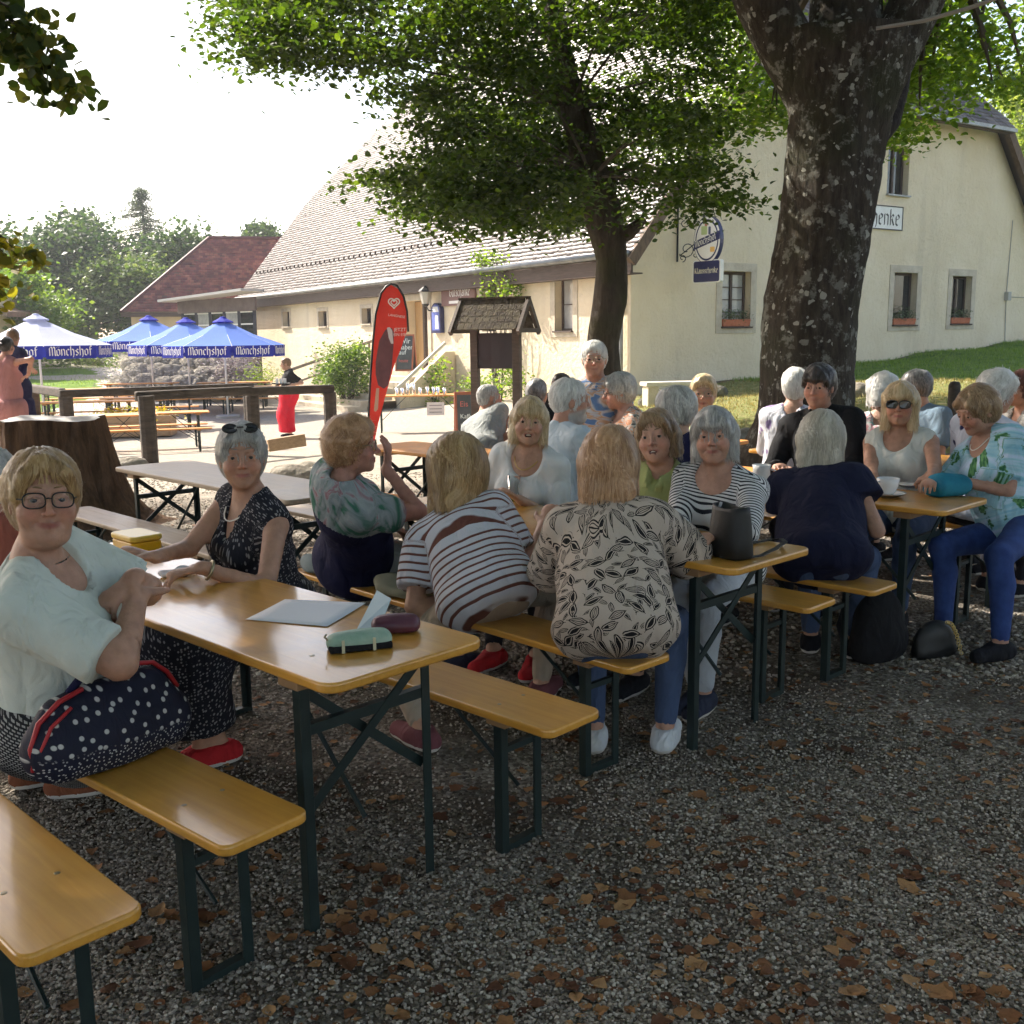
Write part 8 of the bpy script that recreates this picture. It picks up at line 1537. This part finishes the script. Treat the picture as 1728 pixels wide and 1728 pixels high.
# plate and glass on the middle table
def plate(c,label,r=.11,name='plate'):
    T=empty(name,c,0,label,name); m=MB(); m.lathe([(0,.006),(r*.6,.006),(r,.018),(r*1.01,.020),(r*.62,.0),(0,0)],28); m.build('dish',M_china,T,smooth=True); return T
m_,nt_,p_=base_mat('white_china',.15,spec=.5); p_.inputs['Base Color'].default_value=(.78,.78,.78,1); M_china=m_
def cup(c,label,rz=0,s=1.0):
    T=empty('coffee_cup',c,rz,label,'cup'); m=MB(); m.lathe([(0,.02),(.022,.02),(.024,.012),(.028,.014),(.042,.045),(.046,.078),(.0435,.078),(.039,.046),(.02,.022),(0,.022)],24); o=m.build('bowl',M_china,T,smooth=True); m=MB(); m.tube([(.044,0,.066),(.066,0,.064),(.072,0,.048),(.062,0,.032),(.040,0,.032)],.0045,7); m.build('handle',M_china,T,smooth=True)
    m=MB(); m.lathe([(0,.008),(.035,.008),(.074,.016),(.076,.018),(.04,.0),(0,0)],26); m.build('saucer',M_china,T,smooth=True); m=MB(); m.lathe([(0,.052),(.0405,.052)],20); m.build('coffee',mat('coffee',(.04,.018,.008),rough=.1),T); T.scale=(s,s,s); return T
cup(onT(1497,838),'white coffee cup with saucer in front of the sunglasses woman',R_(200),1.25); plate(onT(1535,822),'small white plate behind the coffee cup',.07)
plate(onT(718,863),'white plate with food remains in front of the curly haired woman',.10)
T=empty('milk_jug',onT(1284,826),0,'white porcelain jug beside the striped woman','jug'); m=MB(); m.lathe([(0,0),(.042,0),(.046,.01),(.05,.05),(.046,.10),(.05,.125),(.047,.125),(.043,.10),(.044,.05),(0,.012)],22); m.build('body',M_china,T,smooth=True); m=MB(); m.tube([(.048,0,.10),(.08,0,.09),(.08,0,.045),(.05,0,.035)],.006,6); m.build('handle',M_china,T,smooth=True); plate(onT(1284,829,TZ-.002),'saucer under the porcelain jug',.075,'saucer'); T.location.z+=.012
g1=gl0.copy(); COL.objects.link(g1); g1.location=onT(868,845); g1.scale=(1,1,.9); tag(g1,'clear tumbler in front of the laughing woman','glass'); g1.pop('group',None) if 'group' in g1.keys() else None
g1=gl0.copy(); COL.objects.link(g1); g1.location=onT(1100,868); g1.scale=(1.1,1.1,.8); tag(g1,'clear tumbler in front of the woman in green jacket','glass')
for gg in bpy.data.objects:
    if gg.name.startswith('drinking_glass') and 'tumbler' in gg.get('label','') and 'group' in gg: del gg['group']
# black handbag with strap
c=onT(1232,938); T=empty('black_handbag',c,R_(118),'black leather bucket handbag with strap on the middle table','handbag'); M_lea=mat('black_leather',(.006,.0065,.007),(.010,.0105,.011),rough=.5,scale=30,bump=.0008,bscale=200)
m=MB(); vs=[];n=20
prof=[(0,.088,.055),(.01,.094,.060),(.07,.090,.056),(.13,.088,.050),(.175,.084,.044),(.187,.082,.042),(.187,.074,.034),(.10,.07,.034)]
for z,a,b in prof:
    for k in range(n): t=2*math.pi*k/n; cx,sy=math.cos(t),math.sin(t); vs.append((a*math.copysign(abs(cx)**.6,cx),b*math.copysign(abs(sy)**.6,sy),z+.012*(z>.18)*abs(cx)))
fs=[(i*n+j,i*n+(j+1)%n,(i+1)*n+(j+1)%n,(i+1)*n+j) for i in range(len(prof)-1) for j in range(n)]+[tuple(range(n))[::-1]]
m.add(vs,fs); m.build('bag_body',M_lea,T,smooth=True)
m=MB(); m.tube([(.078,0,.01),(.095,.0,.07),(.09,0,.14),(.06,0,.20)],.006,6); m.build('side_handle',mat('grey_trim',(.35,.35,.36),rough=.4),T,smooth=True)
def strap(pts,w_,mt,parent,name='strap'):
    m=MB(); P=[Vector(p) for p in pts]; vs=[];fs=[]
    for i,p in enumerate(P): d=(P[min(i+1,len(P)-1)]-P[max(i-1,0)]).normalized(); s_=d.cross(Vector((0,0,1))).normalized()*w_/2; vs+=[p-s_,p+s_,p+s_+Vector((0,0,.004)),p-s_+Vector((0,0,.004))]
    for i in range(len(P)-1):
        for a,b in((0,1),(1,2),(2,3),(3,0)): fs.append((i*4+a,i*4+b,i*4+4+b,i*4+4+a))
    m.add(vs,fs); return m.build(name,mt,parent,smooth=False)
iM=Matrix.Rotation(-R_(118),3,'Z'); W2=lambda px,py,dz=0:iM@(G(px,py,TZ+dz)-c)
strap([W2(1215,940,.004),W2(1250,943,.003),W2(1285,938,.003),W2(1310,926,.012),W2(1325,915,.02),W2(1318,910,.015),W2(1295,912,.004),W2(1265,918,.003)],.02,M_lea,T)
# teal cloth bag on the right table
T=soft('teal_bag',onT(1596,836),R_(200),(.085,.055,.055),mat('teal_cloth',(.0,.13,.22),(.005,.20,.30),rough=.7,scale=9),'teal cloth pouch under the arms of the woman in aqua','bag',seed=8,bump=.014)
# backpack and chain handbag under the right bench
pbk=G(1480,1110,0); T=empty('backpack',(pbk.x,pbk.y,0),R_(40),'black backpack on the ground under the navy woman\'s bench','backpack'); X=S(); X.el((0,0,.17),(.15,.11,.19),k=.04); X.rc((-.09,0,.06),(.09,0,.06),.09,k=.06); X.el((0,-.08,.12),(.11,.06,.10),k=.02); f8=fb(55,(16,24)); X.noise(lambda P:f8(P)*.006); X.plane((0,0,.0),(0,0,-1),k=.01); sdf_obj('pack_body',X,(-.22,-.22,0),(.22,.2,.42),.012,BK,T)
for sgn in(-1,1): strap([(sgn*.06,.09,.34),(sgn*.08,.15,.28),(sgn*.09,.16,.15),(sgn*.10,.12,.05)],.04,BK,T,'shoulder_strap')
mm=MB(); mm.tube([(-.03,0,.35),(-.02,0,.39),(.02,0,.39),(.03,0,.35)],.008,6); mm.build('grab_loop',BK,T)
phb=G(1575,1108,0); T=empty('chain_handbag',(phb.x,phb.y,0),R_(20),'small dark handbag with gold chain strap on the ground','handbag'); X=S(); X.el((0,0,.09),(.12,.05,.10),k=.03); X.rc((-.08,0,.03),(.08,0,.03),.045,k=.04); X.plane((0,0,0),(0,0,-1),k=.005); sdf_obj('bag_body',X,(-.17,-.1,0),(.17,.1,.22),.009,M_lea,T)
for k in range(18):
    t=k/17; mm=MB(); cx,cz=.02+.10*t,.19-.17*t*t; mm.tube([(cx+.010*math.cos(a),-.055-.006*(k%2),cz+.008*math.sin(a)) for a in np.linspace(0,6.28,9)],.0028,4,cap=False); mm.build('chain_link',M_gold,T)
# jackets on the bench between the curly and the striped woman
for px,py,bn,lb,mt,sd in((690,985,'B3','crumpled olive jacket on the bench behind the striped woman',mat('olive_cloth',(.20,.20,.13),(.28,.27,.19),rough=.9,scale=8),61),(560,1000,'B3','folded grey jacket at the end of the bench',cloth('grey_jacket',(.22,.26,.26)),63)):
    u=upx(bn,px,.5); q=on_bench(bn,u); T=empty('jacket',(q.x,q.y,.48),R_(132.9),lb,'jacket'); X=S(); X.el((0,0,.03),(.19,.13,.035),k=.03); X.el((.05,.03,.05),(.11,.09,.035),k=.03); X.rc((-.15,-.08,.02),(.1,-.12,.02),.03,k=.03); f7=fb(sd,(30,44,60)); X.noise(lambda P,f=f7:f(P)*.012); X.plane((0,0,.001),(0,0,-1),k=.004); sdf_obj('cloth',X,(-.26,-.2,-.01),(.26,.2,.12),.007,mt,T)
# waiter's tray
if guests[25].get('_') is None: pass
wt=[g_ for g_ in guests if g_['seed']==26][0]['_']; tpos=D(474,648,22.1); T=empty('serving_tray',tpos,0,'small tray with glasses held by the waiter','tray'); mm=MB(); mm.lathe([(0,0),(.19,0),(.2,.02),(.19,.004),(0,.004)],20); mm.build('tray_dish',M_black,T); 
for k in range(3): mm=MB(); mm.lathe([(0,.005),(.03,.005),(.034,.12),(0,.12)],10,(-.08+.08*k,.02*k,0)); mm.build('glass',M_china,T)
# loose twig on the gravel
a=G(1590,1258,0); b=G(1650,1264,0); T=empty('fallen_twig',(a+b)/2,0,'thin grey twig lying on the gravel at the right','twig'); mm=MB(); c0=(a+b)/2; mm.tube([a-c0+Vector((0,0,.006)),Vector((0,0,.009)),b-c0+Vector((0,0,.006))],[.005,.006,.004],6); mm.build('stick',M_twig,T)
# ---------------------------------------------------------------- fallen leaves
def litter_leaf(seed,nn_=9):
    g=np.random.default_rng(seed); n=nn_; L_=1.0; V=[];F_=[]
    c1,c2=g.uniform(-.5,.5),g.uniform(.1,.7); tw=g.uniform(-.5,.5); w0=g.uniform(.32,.46)
    xs_=np.linspace(-.5,.5,n)
    for i,x in enumerate(xs_):
        t=i/(n-1); w_=w0*math.sin(math.pi*min(1,max(.02,t**.8)))*(1+.22*math.sin(t*17+seed))+.01
        for s_ in(-1,0,1): z=c1*(x*x)*1.1+c2*abs(s_)*w_*.7+tw*x*s_*w_; V.append((x,s_*w_,z))
    for i in range(n-1):
        for s_ in(0,1): F_.append((i*3+s_,(i+1)*3+s_,(i+1)*3+s_+1,i*3+s_+1))
    V=np.array(V); V[:,2]-=V[:,2].min(); return V,np.array(F_)
def dead_mat():
    m,nt,p=base_mat('dead_leaf',.75,spec=.25); L=nt.links; oi=nt.nodes.new('ShaderNodeObjectInfo'); a=N(nt,'ShaderNodeAttribute',attribute_name='rv'); ad=N(nt,'ShaderNodeMath',operation='ADD'); L.new(oi.outputs['Random'],ad.inputs[0]); L.new(a.outputs['Fac'],ad.inputs[1]); fr=N(nt,'ShaderNodeMath',operation='FRACT'); L.new(ad.outputs[0],fr.inputs[0])
    r=ramp(nt,[(0,(.09,.035,.018)),(.35,(.20,.085,.035)),(.7,(.33,.16,.065)),(1,(.44,.25,.11))],fr.outputs[0]); tc=nt.nodes.new('ShaderNodeTexCoord'); n=N(nt,'ShaderNodeTexNoise',Scale=40,Detail=4); L.new(tc.outputs['Object'],n.inputs['Vector']); f=ramp(nt,[(.3,(.6,.6,.6)),(.7,(1.15,1.15,1.15))],n.outputs[0]); mx=N(nt,'ShaderNodeMix',data_type='RGBA',blend_type='MULTIPLY'); mx.inputs[0].default_value=1; L.new(r.outputs[0],mx.inputs[6]); L.new(f.outputs[0],mx.inputs[7]); L.new(mx.outputs[2],p.inputs['Base Color']); return m
M_dead=dead_mat(); LM=[]
for k in range(8): V,Fc=litter_leaf(100+k); me=mesh_np('fallen_leaf',V,Fc,True); me.materials.append(M_dead); LM.append(me)
def litter_pt():
    while True:
        px=rnd.uniform(-40,1768); py=rnd.uniform(1010,1768)**1.0; d=.35+.65*((max(0,px)/1728)**1.2)*(.6+.4*math.sin(py*.012+px*.004))
        if px<700 and py<1350: d*=.6
        d*=.45+.55*(math.sin(px*.021+2*math.sin(py*.017))>.0)
        if rnd.random()<d: return px,py
cl_=[(590,1580),(640,1600),(560,1560),(1000,1520),(1690,1230),(1700,1260),(660,1480),(1240,1390),(920,1350),(1500,1500),(1650,1560),(1130,1400),(330,1550),(270,1610)]
for i in range(290):
    if i<90: c=rnd.choice(cl_); px,py=c[0]+rnd.gauss(0,45),c[1]+rnd.gauss(0,14)
    else: px,py=litter_pt()
    q=G(px,py,0); s_=rnd.uniform(.030,.062) if i%8 else rnd.uniform(.06,.085)
    o=bpy.data.objects.new('fallen_leaf',LM[i%8]); COL.objects.link(o); o.location=(q.x,q.y,.006); o.scale=(s_,s_,s_); o.rotation_euler=(rnd.uniform(-.25,.25),rnd.uniform(-.25,.25),rnd.random()*6.28); tag(o,'curled brown fallen leaf lying on the gravel in front','leaf','fallen leaves on the gravel')
VV=[];FF=[];RV=[];nv=0
for i in range(4600):
    Yy=1.8*(7.2)**rnd.random(); Xx=(rnd.random()-.42)*1.15*Yy
    if rnd.random()>.35+.65*(math.sin(Xx*1.7+2*math.sin(Yy*1.1))>-.1)*(.5+.5*(Xx>-.5)): continue
    V,Fc=litter_leaf(100+i%8,4); a=rnd.random()*6.28; s_=rnd.uniform(.014,.050); cc,ss=math.cos(a),math.sin(a); V=V*s_; V=np.stack([V[:,0]*cc-V[:,1]*ss+Xx,V[:,0]*ss+V[:,1]*cc+Yy,V[:,2]+.004+gz(Xx,Yy)],1); VV.append(V); FF.append(Fc+nv); nv+=len(V); RV.append(np.full(len(V),rnd.random()))
o=link('leaf_litter',mesh_np('leaf_litter',np.concatenate(VV),np.concatenate(FF),True,{'rv':np.concatenate(RV)}),M_dead); tag(o,'scattered dry brown leaf litter over the gravel','leaf litter',kind='stuff')
# ---------------------------------------------------------------- grass blades
def blades(name,VB,dens,hgt,mt,label,seed=3):
    g=np.random.default_rng(seed); n=dens; i=g.integers(0,len(VB),n); c=VB[i]+np.stack([g.uniform(-.2,.2,n),g.uniform(-.2,.2,n),np.zeros(n)],1); a=g.random(n)*6.28; h=hgt*(.5+g.random(n)); w_=.006+.006*g.random(n); le=g.normal(0,.35,(n,2))*h[:,None]
    d=np.stack([np.cos(a)*w_,np.sin(a)*w_,np.zeros(n)],1); t=c+np.stack([le[:,0],le[:,1],h],1); V=np.stack([c-d,c+d,t],1).reshape(-1,3); F_=np.arange(3*n).reshape(-1,3); o=link(name,mesh_np(name,V,F_,False,{'rv':np.repeat(g.random(n),3)}),mt); tag(o,label,'grass',kind='stuff')
M_gr=leaf_mat('grass_blade',(.08,.15,.025),(.13,.22,.04),(.22,.30,.08),.4); M_grd=leaf_mat('dry_blade',(.16,.15,.05),(.28,.24,.10),(.42,.36,.18),.35,tcol=(1.3,1.2,.7))
blades('lawn_grass',lawnV[(lawnV[:,1]<40)],60000,.07,M_gr,'short green grass blades of the lawn by the gable'); blades('dry_grass_blades',V9[V9[:,1]<26],40000,.05,M_grd,'short dry grass blades in the sunlit strip',5); blades('bank_grass',lawnLV,30000,.10,M_gr,'grass blades on the sunny bank',6)
# ---------------------------------------------------------------- light summer haze
hz=MB(); hz.box((0,130,14),(560,560,34)); o=hz.build('haze',None); tag(o,'thin sunlit summer haze over the whole place','haze',kind='stuff')
m=bpy.data.materials.new('haze_air'); m.use_nodes=True; nt=m.node_tree; nt.nodes.remove(nt.nodes['Principled BSDF']); v=nt.nodes.new('ShaderNodeVolumePrincipled'); v.inputs['Color'].default_value=(.90,.95,1,1); v.inputs['Density'].default_value=.0008; v.inputs['Anisotropy'].default_value=.35; nt.links.new(v.outputs[0],nt.nodes['Material Output'].inputs['Volume']); o.data.materials.append(m)
